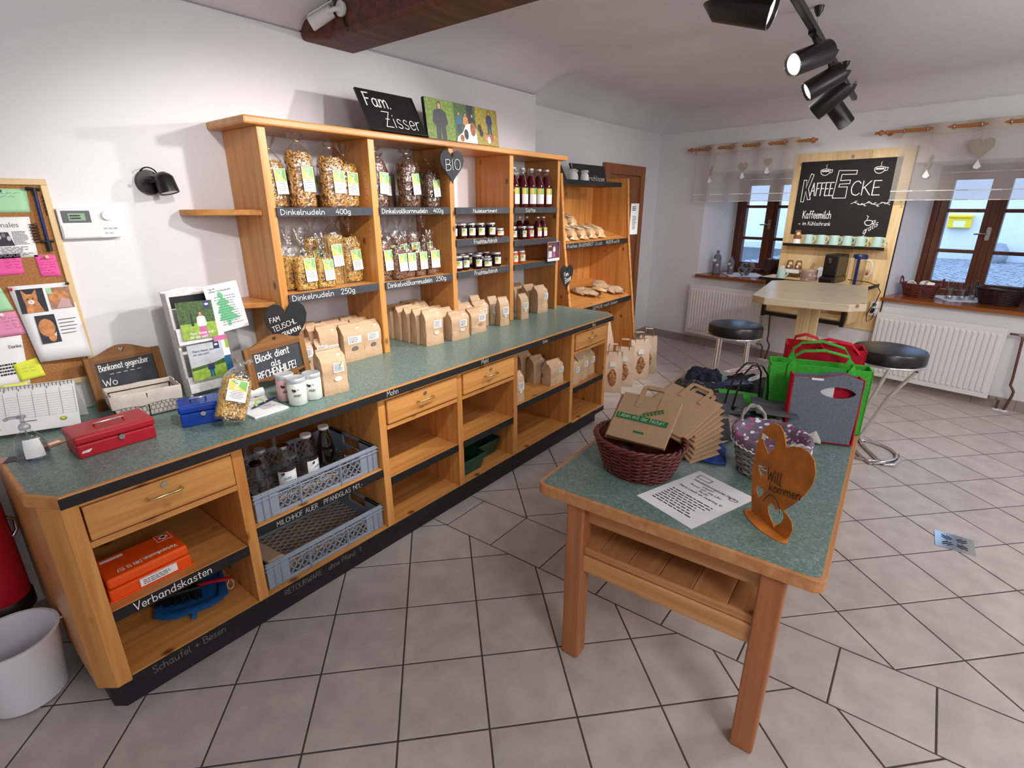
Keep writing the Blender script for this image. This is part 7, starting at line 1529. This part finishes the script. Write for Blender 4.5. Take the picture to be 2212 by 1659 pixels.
for k, u in enumerate((1.755, 1.880, 2.0, 2.120, 2.262)): dup(m0, W(u, .082, 1.3445), WR + .1 * k, f'mint green mug, {ORD[k + 1]} from left on the narrow shelf', rot=(0, 0, WR + .12 * (k % 3)))
cupm = patterned('paper_cup', '#8a5c3a', ['#d9b98a', '#c09058', '#e2c9a2', '#6b4429'], 20, .3)
def cup(label, u, n, z, h_=.085, inv=True, logo=True, group='brown paper cups'):
    t = wt_('paper_cup', label, 'cup', u, n, z, group); o = MB(); o.lathe([(.036, 0), (.037, .004), (.027, h_), (.0001, h_ - .001)], 20); obj('cup_body', o, cupm, t, smooth=50)
    if logo: o = MB(); o.plate(circ(.004, h_ * .3, .013, .013, 14), (0, -.035, 0), (1, 0, 0), (0, -.08, 1), -.0008); obj('round_print', o, labelw, t)
cs = wt_('saucer_stack', 'stack of upturned white paper cups under the brown cup on the narrow shelf', 'cup', 1.515, .085, 1.3445)
for k in range(6): o = MB(); o.lathe([(.043 - k * .001, .0 + k * .0075), (.0435 - k * .001, .003 + k * .0075), (.041 - k * .001, .0085 + k * .0075)], 20); obj('cup_rim', o, porc, cs, smooth=50)
cup('brown paper cup on top of the stack at the left of the narrow shelf', 1.516, .085, 1.3898, .09, logo=False)
cc = wt_('coffee_counter', 'wall mounted coffee counter with black frame under the chalkboard', 'counter', 0, 0, 0)
bx('counter_top', (1.300, -.355, .965, 2.335, -.0185, .99), paleX, cc, .002); bx('black_front', (1.296, -.362, .962, 2.338, -.3545, .992), black, cc, .001); bx('black_end', (1.294, -.355, .962, 1.3, -.019, .992), black, cc, 0); bx('black_end', (2.335, -.355, .962, 2.342, -.019, .992), black, cc, 0)
for x in (1.368, 2.16): bx('frame_post', (x, -.345, .572, x + .035, -.31, .9645), blackmetal, cc, .001)
bx('frame_rail', (1.403, -.345, .585, 2.16, -.31, .622), blackmetal, cc, .001); bx('wooden_shelf', (1.38, -.305, .625, 2.18, -.02, .645), paleX, cc, .002); bx('side_board', (1.34, -.305, .60, 1.362, -.02, .96), paleZ, cc, .002); bx('side_board', (2.205, -.305, .60, 2.225, -.02, .96), paleZ, cc, .002)
zc = .9905
mg = mug('mint green mug filled with sugar sticks on the coffee counter', 1.505, .315, zc, None, .2)
o = MB()
for k in range(26): a, q = rnd.uniform(0, 2 * PI), rnd.uniform(0, .026); o.box(q * math.cos(a) - .003, q * math.sin(a) - .001, .04, q * math.cos(a) + .004, q * math.sin(a) + .001, .125 + rnd.uniform(-.006, .01))
t = wt_('sugar_sticks', 'white sugar sticks standing in the mint mug', 'sugar', 1.505, .315, zc + .001); t['kind'] = 'thing'; obj('sticks', o, porc, t, stuff=True)
t = wt_('cup_tray', 'wire tray holding two upside down brown cups on the coffee counter', 'tray', 1.455, .15, zc); bx('tray_panel', (0, -.004, .045, .165, -.001, .085), paper, t, 0)
o = MB()
for z in (.004, .045, .088): o.tube([(0, -.002, z), (.17, -.002, z), (.17, .09, z), (0, .09, z)], .002, 5, closed=True)
for k in range(9): o.cyl((k * .021, -.002, .004), (k * .021 + .012, -.002, .045), .0014, 4); o.cyl((k * .021 + .012, -.002, .004), (k * .021, -.002, .045), .0014, 4)
obj('wire_frame', o, blackmetal, t); bx('tray_shelf', (.002, 0, .086, .168, .088, .089), linen, t, 0)
cup('left upside down brown cup on the wire tray', 1.495, .105, zc + .0895); cup('right upside down brown cup on the wire tray', 1.585, .105, zc + .0895)
t = wt_('tin', 'round pinkish patterned tin on the coffee counter', 'tin', 1.765, .255, zc); tinm = patterned('tin_pattern', '#a2867c', ['#c3aaa0', '#b39a90', '#c9b3aa', '#a98f86'], 30, .35)
o = MB(); o.lathe([(.072, 0), (.074, .003), (.074, .092), (.0001, .092)], 28); obj('tin_body', o, tinm, t, smooth=40); o = MB(); o.lathe([(.076, .09), (.077, .092), (.077, .106), (.073, .109), (.0001, .109)], 28); obj('lid', o, plain('tin_lid', '#c9b39a', .4, .3), t, smooth=40)
t = wt_('teaspoon', 'bent wire spoon handle sticking up behind the tin', 'spoon', 1.72, .16, zc); o = MB(); o.tube([(-.01, 0, 0), (.0, 0, .08), (.02, 0, .14), (.035, 0, .165), (.045, 0, .16), (.04, 0, .14), (.02, 0, .1)], .0022, 6); obj('wire', o, blackmetal, t, smooth=60)
t = wt_('paper_filter', 'white folded napkin standing behind the coffee machine', 'napkin', 1.835, .12, zc); o = MB(); o.grid(8, 4, lambda u, v: (-.05 + .1 * u, .01 * math.sin(u * 9) * v, .13 * v * (.85 + .15 * math.sin(u * 5)))); obj('napkin', o, paper, t, smooth=60, solid=.002)
t = wt_('coffee_machine', 'black capsule coffee machine on the coffee counter', 'coffee machine', 1.905, .335, zc + .003); 
bx('body', (0, 0.012, .055, .128, .30, .272), blackplastic, t, .012, seg=3); bx('foot', (-.006, -.018, 0, .134, .30, .058), blackplastic, t, .01, seg=3); bx('drip_tray', (.002, -.055, 0, .126, -.018, .05), blackplastic, t, .008); bx('front_plate', (.006, .006, .07, .122, .0125, .262), blackmetal, t, .004)
o = MB(); o.plate([(.035, .242), (.085, .242), (.066, .185), (.052, .185)], (0, .006, 0), (1, 0, 0), (0, 0, 1), -.006); obj('lever', o, steel, t, bev=.002)
t = wt_('water_jug', 'clear plastic water jug with blue lid and stripe beside the coffee machine', 'jug', 2.205, .255, zc); o = MB(); o.lathe([(.045, 0), (.052, .004), (.055, .24), (.053, .25), (.0525, .24), (.049, .008), (.0001, .006)], 28); obj('jug_body', o, thin_glass('jug_plastic', (.95, .93, .88), .1, .08), t, smooth=50)
o = MB(); o.lathe([(.054, .248), (.056, .25), (.056, .275), (.048, .29), (.0001, .292)], 24); o.box(-.014, -.06, .0, .014, -.054, .272); o.box(-.062, -.03, .258, -.04, .03, .29); obj('blue_lid', o, plain('jug_blue', '#14295a', .3), t, bev=.002)
o = MB(); o.tube([(.05, 0, .235), (.085, 0, .235), (.105, 0, .21), (.105, 0, .12), (.085, 0, .085), (.065, 0, .085)], .009, 8); obj('handle', o, plain('jug_handle', '#d9d2c2', .3), t, smooth=60)
t = wt_('power_socket', 'white double wall socket with black plug at the right edge of the coffee panel', 'socket', 2.312, .0187, .722)
bx('socket_box', (0, -.045, .03, .075, 0, .10), plastw, t, .006); o = MB(); o.cyl((.037, -.046, .068), (.037, -.0455, .068), .018, 18); obj('socket_hole', o, greyp, t); o = MB(); o.cyl((.037, -.045, .02), (.037, -.08, .0), .017, 12); bx('plug_box', (0, -.045, -.045, .075, 0, .028), plastw, t, .006); obj('plug', o, blackplastic, t, smooth=50)
o = MB(); o.tube([W(*p) for p in ((2.10, .16, 1.02), (2.28, .2, 1.02), (2.36, .15, .99), (2.395, .14, .93), (2.37, .12, .82), (2.31, .11, .70), (2.325, .11, .62), (2.36, .10, .65), (2.372, .10, .71))], .0045, 6); tag(obj('power_cable', o, blackplastic, smooth=60), 'black power cable looping from the coffee machine down to the socket', 'cable')

# ---- sills and things on them
for i, (l, r, zs, lab) in enumerate(((.345, 1.335, .905, 'left'), (2.39, 3.53, .87, 'right'))):
    t = struct(thing(f'window_sill', f'brown wooden window sill under the {lab} window', 'window sill', W(0, 0, zs), WR)); o = MB(); o.plate([(l, -.06), (r, -.06), (r + (.0 if i else .0), 0), (WIN[i][1], 0), (WIN[i][3], .70), (WIN[i][2], .70), (WIN[i][0], 0), (l, 0)], (0, 0, -.032), (1, 0, 0), (0, 1, 0), .032); obj('board', o, sillw, t, bev=.003)
def doily(label, u, n, z, s_, rz): 
    t = wt_('table_mat', label, 'table mat', u, n, z, None, rz); o = MB(); o.plate([(-s_, -s_), (s_, -s_), (s_, s_), (-s_, s_)], (0, 0, 0), (1, 0, 0), (0, 1, 0), .0015); obj('cloth', o, paper, t); return t
dm = doily('white cloth under the stone hearts on the left sill', .78, -.33, .9055, .21, R(42)); o = MB(); o.plate([(-.07, 0), (.07, 0), (.0, -.10)], (0, 0, 0), (1, 0, 0), (0, 0, 1), -.0015); obj('hanging_corner', o, paper, dm, loc=(-.215, -.215, 0), rot=(0, 0, R(-42)))
vase_m = plain('vase_grey', '#6f6c78', .6, var=.1, scale=20)
def dvase(label, u, n, z, s_):
    t = wt_('bottle_vase', label, 'vase', u, n, z, 'grey bottle vases on the left sill'); o = MB(); o.lathe([(.038, 0), (.044, .004), (.044, .19), (.036, .215), (.018, .235), (.016, .26), (.022, .272), (.018, .272)], 20); obj('vase_body', o, vase_m, t, smooth=50); t.scale = (s_ * 1.05, s_ * 1.05, s_)
    o = MB(); o.plate(heart(.042, .044), (-.008, -.0455, .135), (1, 0, 0), (0, 0, 1), -.004); o.plate(heart(.034, .036), (.026, -.042, .085), (1, 0, 0), (0, 0, 1), -.004); obj('heart_tag', o, porc, t); o = MB(); o.tube([(.019 * math.cos(a), .019 * math.sin(a), .232) for a in [k * PI / 6 for k in range(12)]], .003, 5, closed=True); o.tube([(0, -.02, .23), (-.008, -.046, .17)], .0012, 4); obj('string', o, linen, t)
dvase('tall grey bottle vase with white heart tags on the left sill', .492, -.18, .9055, 1.05); dvase('middle grey bottle vase with heart tag on the left sill', .645, -.25, .9072, .80); dvase('small pale bottle vase behind the middle one on the left sill', .60, -.34, .9055, .62)
def hdeco(label, u, n, z, w_, h_, d_, mat, rz, inner=None):
    t = wt_('heart_ornament', label, 'ornament', u, n, z, None, rz); o = MB(); s_ = .80; o.plate(heart(w_, h_), (0, 0, 0), (1, 0, 0), (0, 0, 1), -d_, holes=[[(x * s_, (y - h_ * .5) * s_ + h_ * .5) for x, y in heart(w_, h_)]] if inner is None else inner); obj('heart_body', o, mat, t, bev=.002); return t
stn = plain('stone_grey', '#77767a', .8, var=.15, scale=30)
hdeco('large grey hollow heart on the white cloth, left sill', .845, -.24, .9075, .165, .16, .06, stn, R(-12)); hdeco('small grey hollow heart leaning inside the large one, left sill', .845, -.15, .9075, .105, .105, .05, stn, R(8))
hdeco('large brown wooden heart at the right of the left sill', 1.06, -.37, .9055, .185, .215, .12, plain('heart_brown', '#3c2016', .5, var=.2, scale=20), R(-20), inner=[])
dm2 = doily('white cloth between the baskets on the right sill', 2.93, -.40, .8705, .19, R(35))
bk = wicker('wicker_basket', 'brown wicker basket with white cups on the right window sill', W(2.62, -.25, .8705), WR, .158, .11, .125, .74, .74, wickr, 14, 3, stakes=18, thick=.0042, rim=.009, hang=[(0, .055, .075, .15), (180, .055, .075, .15)]); bk2 = wicker('wicker_basket', 'dark brown wicker basket at the right end of the window sill', W(3.215, -.28, .8705), WR, .175, .12, .14, .76, .76, wickd, 16, 4, stakes=18, thick=.0042, rim=.009, hang=[(180, .05, .065, .15), (0, .05, .065, .15)])
for k, (a, b, z) in enumerate(((-.07, .02, .105), (.02, -.02, .12), (.07, .02, .115))):
    t = wt_('white_cup', f'white cup lying in the brown basket on the sill, {ORD[k]} from left', 'cup', 2.62 + a, -.25 + b, .8705 + z, 'white cups in the brown basket'); t.rotation_euler = (R(70 + 20 * k), R(15 * k), WR + k); o = MB(); o.lathe([(.022, -.03), (.036, -.02), (.041, .03), (.038, .03), (.032, -.018), (.0001, -.022)], 18); obj('cup_body', o, porc, t, smooth=50); o = MB(); o.tube(arc((.038, 0, .004), .02, -90, 90, 8), .005, 6); obj('handle', o, porc, t, smooth=60)
for k, (u, n) in enumerate(((2.85, -.28), (2.94, -.30), (3.005, -.42))):
    t = wt_('cutlery_glass', f'drinking glass with spoons on the right sill, {ORD[k]} from left', 'glass', u, n, .8725, 'glasses with cutlery on the right sill'); o = MB(); o.lathe([(.028, 0), (.034, .003), (.038, .11), (.0365, .11), (.032, .006), (.0001, .006)], 20); obj('glass_body', o, glass, t, smooth=50)
    for q in range(5):
        a = q * 1.3 + k; o = MB(); o.tube([(.012 * math.cos(a), .012 * math.sin(a), .03), (.022 * math.cos(a), .022 * math.sin(a), .10), (.034 * math.cos(a), .034 * math.sin(a), .155)], [.002, .0022, .004], 6, flat=.5); o.sphere((.01 * math.cos(a), .01 * math.sin(a), .022), .013, 8, sc=(.8, .35, 1.3)); obj('spoon', o, steel, t, smooth=60)

# ---- curtains on rods
def curtain(label, rl, u0, u1, z0, zr, rod0, rod1, rings, charms, fin0, fin1):
    rod = wt_('curtain_rod', f'turned wooden curtain rod above the {rl} window', 'curtain rod', 0, .12, zr); rm = plain('rod_wood', '#b0703c', .35, var=.1, scale=30) if 'rod_wood' not in MATS else MATS['rod_wood']
    o = MB(); o.cyl((rod0 + .10 * fin0, 0, 0), (rod1 - .10 * fin1, 0, 0), .014, 14); obj('rod', o, rm, rod, smooth=40)
    fp = [(.0001, 0), (.011, .004), (.015, .014), (.010, .024), (.013, .030), (.026, .046), (.027, .054), (.014, .072), (.017, .078), (.013, .085), (.021, .10), (.012, .112), (.012, .135)]
    for q, s_, on in ((rod0, 1, fin0), (rod1, -1, fin1)):
        if on: o = MB(); o.T = Matrix.Translation((q, 0, 0)) @ Matrix.Rotation(R(90 * s_), 4, 'Y'); o.lathe(fp, 16); obj('finial', o, rm, rod, smooth=50)
    for q in (rod0 + .09, rod1 - .09): o = MB(); o.cyl((q, 0, 0), (q, .12, 0), .008, 8); o.cyl((q, .112, 0), (q, .12, 0), .022, 14); obj('bracket', o, rm, rod, smooth=40)
    t = wt_('curtain', label, 'curtain', 0, .12, 0); zt = zr + .04; per = (u1 - u0) / rings
    wob = lambda u: .020 * math.sin((u - u0) / per * 2 * PI) 
    o = MB(); nu = rings * 12; o.grid(nu, 16, lambda a, b: (u0 + (u1 - u0) * a + (.02 * (b - .5) * (a - .5)), wob(u0 + (u1 - u0) * a) * (.6 + .4 * b) + .004 * math.sin(a * 30 + b * 3), z0 + (zt - .085 - z0) * b)); obj('sheer_panel', o, sheerm, t, smooth=180)
    o = MB(); o.grid(nu, 4, lambda a, b: (u0 + (u1 - u0) * a, wob(u0 + (u1 - u0) * a), zt - .085 + .085 * b)); obj('heading_band', o, linen if False else MATS.get('heading') or plain('heading', '#b9aea2', .9, var=.12, scale=200), t, smooth=180)
    o = MB(); o.grid(nu, 1, lambda a, b: (u0 + (u1 - u0) * a, wob(u0 + (u1 - u0) * a) * .6 - .002, z0 + .078 + .008 * b)); o.grid(nu, 1, lambda a, b: (u0 + (u1 - u0) * a, wob(u0 + (u1 - u0) * a) * .6 - .002, z0 + .006 * b)); obj('hem', o, porc, t, smooth=180)
    for k in range(rings * 2):
        u = u0 + per * (.25 + .5 * k) - per * .0; o = MB(); o.T = Matrix.Translation((u0 + per * .5 * k + (.0 if k else .012), 0, zr)) @ Matrix.Rotation(R(90), 4, 'Y'); o.tube([(.021 * math.cos(a), .021 * math.sin(a), 0) for a in [2 * PI * j / 16 for j in range(16)]], .004, 6, closed=True); obj('eyelet', o, steel, t, smooth=60)
    for nm, u, z, w_, kind in charms:
        c = wt_('heart_charm' if kind == 'h' else 'feather_charm', nm, 'charm', u, .155, z); o = MB()
        if kind == 'h': o.plate(heart(w_, w_), (0, 0, 0), (1, 0, 0), (0, 0, 1), -.012); obj('wicker_heart', o, MATS.get('charm') or plain('charm', '#a39789', .9, var=.15, scale=120), c, bev=.003)
        else: o.plate([(0, 0), (.012, .02), (.028, .09), (.02, .12), (0, .08), (-.008, .03)], (0, 0, 0), (1, 0, 0), (0, 0, 1), -.006); obj('feather', o, MATS['charm'], c)
        o = MB(); o.tube([(0, -.005, w_ * .8), (0, -.004, zr - .04 - z)], .0012, 4); obj('string', o, linen, c); o = MB(); o.plate([(-.006, 0), (.006, 0), (.03, -.045), (.012, -.062), (-.012, -.055), (-.024, -.04)], (0, 0, -.012), (1, 0, .1), (0, 0, 1), -.003); o.cyl((0, -.002, .0), (0, -.002, -.014), .003, 6); obj('white_tassel', o, porc, c)
curtain('short sheer beige curtain at the left window', 'left', .235, 1.395, 1.772, 2.357, .10, 1.57, 4, [('beige heart charm hanging on the middle of the left curtain', .838, 2.085, .10, 'h'), ('smaller heart charm hanging right of the middle one on the left curtain', 1.108, 2.125, .085, 'h'), ('feather charm hanging on the left part of the left curtain', .445, 2.05, .10, 'f')], 1, 1)
curtain('short sheer beige curtain at the right window', 'right', 2.285, 3.75, 1.772, 2.365, 2.06, 3.9, 4, [('large beige heart charm hanging on the right curtain', 2.872, 2.09, .165, 'h'), ('feather charm hanging on the left part of the right curtain', 2.535, 2.03, .12, 'f')], 1, 0)

# ---- radiators with pipes
def radiator(label, u0, u1, z0, z1, vu, vz, n_ribs, vlab):
    t = wt_('radiator', label, 'radiator', u0, .10, z0); L, H = u1 - u0, z1 - z0; o = MB(); o.box(0, .0, 0, L, .012, H); p = (L - .05) / n_ribs
    obj('front_panel', o, radm, t, bev=.006, seg=3)
    o = MB()
    for k in range(n_ribs):
        x = .025 + p * (k + .5); a, b = p * .34, p * .2; o.add([(x - a, .0, .045), (x + a, .0, .045), (x + a, .0, H - .05), (x - a, .0, H - .05), (x - b, -.010, .06), (x + b, -.010, .06), (x + b, -.010, H - .065), (x - b, -.010, H - .065)], [(4, 5, 6, 7), (0, 1, 5, 4), (1, 2, 6, 5), (2, 3, 7, 6), (3, 0, 4, 7)])
    obj('ribs', o, radm, t)
    o = MB(); o.box(.005, .012, .01, .02, .075, H - .004); o.box(L - .02, .012, .01, L - .005, .075, H - .004); o.box(.005, .06, .01, L - .005, .075, H - .03); obj('casing', o, radm, t, bev=.002); o = MB()
    for k in range(40): x = .03 + (L - .06) * k / 40; o.box(x, .015, H - .008, x + .012, .06, H - .003)
    obj('top_grille', o, radm, t)
    for x in (.12, L - .12): bx('wall_bracket', (x, .07, .1, x + .03, .098, H - .05), radm, t, .001)
    q = wt_('radiator_pipe', f'brown heating pipes with valves at the {vlab} radiator', 'pipe', u1, .10, 0); o = MB(); o.tube([(.0, .03, z0 + .02), (.05, .03, z0 + .02), (.075, .03, z0 - .005), (.075, .03, .004)], .010, 8); o.tube([(.012 if vz > .5 else .0, .04, vz), (.085, .04, vz), (.10, .04, vz - .03), (.118, .04, .30), (.118, .03, .24), (.15, .03, .19), (.15, .03, .15), (.125, .03, .004)], .010, 8); obj('pipes', o, copper, q, smooth=60)
    o = MB(); o.cyl((.01, .03, z0 + .02), (.05, .03, z0 + .02), .014, 8); obj('valve', o, steel, q, smooth=40); o = MB(); o.cyl((.07, .04, vz), (.13, .04, vz), .015, 8); obj('valve', o, steel, q, smooth=40); o = MB(); o.lathe([(.03, 0), (.03, .006), (.014, .01)], 14, c=(.075, .03)); o.lathe([(.03, 0), (.03, .006), (.014, .01)], 14, c=(.125, .03)); obj('floor_rosette', o, porc, q, smooth=40)
radiator('white ribbed radiator under the left window', .310, 1.252, .155, .782, 0, .55, 24, 'left'); radiator('white ribbed radiator under the right window', 2.40, 3.375, .085, .725, 0, .68, 22, 'right')

# ================================================================ pedestal table and stools
t = thing('standing_table', 'pale wooden standing table with chamfered corners and square post', 'table', (4.76, -1.175, 0), R(5.0)); a_, b_, c_ = .60, .385, .105
o = MB(); o.plate([(-a_ + c_, -b_), (a_ - c_, -b_), (a_, -b_ + c_), (a_, b_ - c_), (a_ - c_, b_), (-a_ + c_, b_), (-a_, b_ - c_), (-a_, -b_ + c_)], (0, 0, 1.0), (1, 0, 0), (0, 1, 0), .055); obj('tabletop', o, paleT, t, bev=.005)
for k in (-1, 0, 1): bx('post_beam', (-.09, k * .052 - .0255, .04, .09, k * .052 + .0255, 1.0), paleZ, t, .003)
bx('foot_beam', (-.3, -.06, 0, .3, .06, .04), paleX, t, .004); bx('foot_beam', (-.06, -.3, 0, .06, .3, .039), paleX, t, .004)
def seat(t, z, r):
    o = MB(); o.lathe([(.0001, z - .085), (r * .96, z - .085), (r, z - .075), (r, z - .02), (r * .965, z - .006), (r * .85, z), (.0001, z + .004)], 40); obj('seat', o, leather, t, smooth=40); o = MB(); o.tube([(r * .985 * math.cos(a), r * .985 * math.sin(a), z - .093) for a in [2 * PI * k / 48 for k in range(48)]], .009, 8, closed=True); obj('seat_ring', o, chrome, t, smooth=180)
t = thing('bar_stool', 'black round bar stool with straight chrome legs, left of the standing table', 'stool', (4.262, -.735, 0)); seat(t, .80, .212)
for k in range(4):
    a = R(45 + 90 * k + 10); o = MB(); o.tube([(.155 * math.cos(a), .155 * math.sin(a), .705), (.165 * math.cos(a), .165 * math.sin(a), .35), (.20 * math.cos(a), .20 * math.sin(a), .004)], .0125, 10); obj('leg', o, chrome, t, smooth=60)
o = MB(); o.tube([(.185 * math.cos(a), .185 * math.sin(a), .25) for a in [2 * PI * k / 40 for k in range(40)]], .009, 8, closed=True); obj('foot_ring', o, chrome, t, smooth=180)
t = thing('bar_stool', 'black round bar stool with slanted chrome frame, right of the standing table', 'stool', (4.115, -1.80, 0)); seat(t, .80, .222)
o = MB(); 
for s_ in (0, 1):
    d = Vector((-.075 + .055 * s_ + 0, -.03, 0))
top0, top1 = Vector((-.075, -.165, .70)), Vector((-.135, -.02, .70))
o.tube([Vector((.0, .05, .705)), Vector((-.045, -.09, .705)), top0 + Vector((.005, .015, 0)), top0 + Vector((0, -.008, -.02)), Vector((.02, -.06, .45)), Vector((.22, .055, .05)), Vector((.23, .06, .03)), Vector((.22, .06, .014)), Vector((.1, .02, .012)), Vector((-.1, -.085, .012)), Vector((-.16, -.13, .012)), Vector((-.14, -.18, .012)), Vector((-.02, -.21, .012)), Vector((.07, -.20, .012))], .0125, 10); obj('frame_tube', o, chrome, t, smooth=60)
o = MB(); o.tube([Vector((-.03, .12, .705)), Vector((-.10, .0, .705)), top1 + Vector((.0, .0, .0)), top1 + Vector((.002, -.005, -.02)), Vector((.0, .04, .40)), Vector((.17, .125, .05)), Vector((.18, .13, .03)), Vector((.17, .13, .014)), Vector((.04, .09, .012)), Vector((-.14, .0, .012)), Vector((-.20, -.05, .012)), Vector((-.16, -.13, .03))], .0125, 10); obj('frame_tube', o, chrome, t, smooth=60)
o = MB(); o.tube([(.03 + .19 * math.cos(a), -.0 + .19 * math.sin(a), .011) for a in [2 * PI * k / 40 for k in range(40)]], .010, 8, closed=True); obj('base_ring', o, chrome, t, smooth=180)

# ================================================================ track lights and camera under the ceiling
d_ = Vector((5.79 - 2.80, -1.066 + 1.165, 0)).normalized(); ang = math.atan2(d_.y, d_.x); P0 = Vector((1.5, -1.165 - (2.8 - 1.5) * d_.y / d_.x, 2.64))
tk = thing('light_track', 'long black light track hanging from the ceiling on thin wires', 'light track', tuple(P0), ang); LT = (5.79 - 1.5) / d_.x
o = MB(); o.box(0, -.018, -.016, LT, .018, .016); obj('rail', o, black, tk, bev=.002)
bx('track_groove', (0, -.008, -.0172, LT, .008, -.0158), blackmetal, tk, 0); bx('end_cap', (LT, -.019, -.018, LT + .012, .019, .018), blackmetal, tk, .003)
for X in (3.45, 4.873): 
    x = (X - 1.5) / d_.x; o = MB(); o.cyl((x, 0, .015), (x, 0, ZF - 2.64), .0018, 5); o.cyl((x, 0, .016), (x, 0, .045), .006, 8); obj('wire', o, steel, tk); o = MB(); o.lathe([(.008, ZF - 2.68 + .0), (.022, ZF - 2.655), (.026, ZF - 2.64 + .012), (.0001, ZF - 2.64 + .012)], 14, c=(x, 0)); obj('ceiling_cap', o, blackmetal, tk, smooth=50)
o = MB(); o.tube([(LT - .25, 0, .016), (LT - .2, .0, .08), (LT - .12, 0, .11), (LT - .05, 0, .118)], .004, 6); obj('feed_cable', o, greyp, tk, smooth=60)
glow = bpy.data.materials.new('led_face'); glow.use_nodes = True; gb_ = glow.node_tree.nodes['Principled BSDF']; gb_.inputs['Base Color'].default_value = (.9, .9, .9, 1); gb_.inputs['Emission Color'].default_value = (1, .97, .92, 1); gb_.inputs['Emission Strength'].default_value = 1.1
def track_head(label, X, drop, axis, L=.20, r=.062, lit=True, off=(0, 0, 0)):
    base_ = P0 + d_ * ((X - 1.5) / d_.x); ax = Vector(axis).normalized(); c = base_ + Vector(off) + Vector((0, 0, -drop)); t = thing('track_spotlight', label, 'spotlight', tuple(c), 0, 'spotlights on the ceiling track')
    o = MB(); o.tube([-ax * L * .5, -ax * L * .5, ax * L * .5, ax * L * .5, ax * (L * .5 - .02)], [r * .9, r, r, r * .93, r * .86], 28); obj('housing', o, blackmetal, t, smooth=40)
    o = MB(); o.cyl(ax * (L * .5 - .022), ax * (L * .5 - .014), r * .86, 28); obj('lamp_face', o, glow if lit else porc, t)
    o = MB(); o.tube([ax * (L * .5 + .0005 - .001) + (ax.orthogonal().normalized() * math.cos(a) + ax.cross(ax.orthogonal().normalized()) * math.sin(a)) * r * .965 for a in [2 * PI * k / 28 for k in range(28)]], r * .035, 6, closed=True); obj('front_ring', o, steel, t, smooth=180)
    b0 = base_ - c + Vector((0, 0, -.015)); o = MB(); o.tube([b0 + d_ * .03, b0 + d_ * .03 + Vector((0, 0, -.02)), b0 * .55 - ax * L * .1, -ax * L * .15], [.013, .012, .010, .012], 8); o.box(*(b0 + Vector((-.05, -.02, -.012))), *(b0 + Vector((.09, .02, .004)))); obj('adapter_arm', o, blackmetal, t, smooth=40); return t

cr_, cu_, cf_ = Vector((.621, -.784, 0)), Vector((0, 0, 1)), Vector((-.74, -.587, .325))
track_head('nearest and largest track spotlight, cut by the top of the view', 2.15, .20, cr_ * .75 - cu_ * .42 + cf_ * .5, L=.21, off=(0, .03, 0))
track_head('second track spotlight from the front, its lit face turned to the shelf', 3.42, .135, -cr_ * .85 - cu_ * .40 + cf_ * .26, L=.24, off=(0, .0, 0))
track_head('third track spotlight, seen from the side with thin bright rim', 4.0, .16, -cr_ * .88 - cu_ * .46 - cf_ * .17, L=.22)
track_head('fourth track spotlight, pointing away to the bread rack', 4.42, .20, -cr_ * .62 - cu_ * .5 - cf_ * .60, L=.24)
track_head('hindmost and lowest track spotlight at the end of the track', 4.90, .22, cr_ * .72 - cu_ * .68 - cf_ * .05, L=.24)

# security camera on the beam
t = thing('security_camera', 'white bullet security camera mounted on the brown ceiling beam', 'camera', (1.597, .68, 2.595))
o = MB(); o.T = Matrix.Rotation(R(-90), 4, 'Y'); o.lathe([(.0001, 0), (.032, 0), (.034, .004), (.034, .016), (.0001, .018)], 20); obj('mount_plate', o, plastw, t, smooth=40, loc=(0, -.10, .035))
o = MB(); o.tube([(-.01, -.10, .035), (-.035, -.085, .03), (-.05, -.045, .02), (-.05, -.01, .012)], .011, 8); o.sphere((-.05, -.05, .022), .017, 10); obj('bracket', o, plastw, t, smooth=60)
ax = Vector((-.55, .55, -.42)).normalized(); c0 = Vector((-.05, -.02, .01)); o = MB(); o.tube([c0 - ax * .045, c0 - ax * .04, c0 + ax * .075, c0 + ax * .08], [.022, .028, .031, .030], 4 if False else 20); obj('housing', o, plastw, t, smooth=40)
o = MB(); o.cyl(c0 + ax * .0795, c0 + ax * .0815, .026, 20); obj('lens_face', o, blackplastic, t)
o = MB(); o.plate(rrect(.062, .14, .01), (0, 0, 0), (1, 0, 0), (0, 1, 0), .004); q_ = ax.to_track_quat('Y', 'Z'); obj('sun_visor', o, plastw, t, loc=tuple(c0 + Vector((0, 0, .030)) + ax * .015), rot=q_.to_euler(), bev=.001)
o = MB(); o.tube([(.0, -.10, .02), (-.005, -.11, -.02), (-.004, -.12, -.045), (.01, -.12, -.056)], .005, 6); obj('cable', o, blackplastic, t, smooth=60)
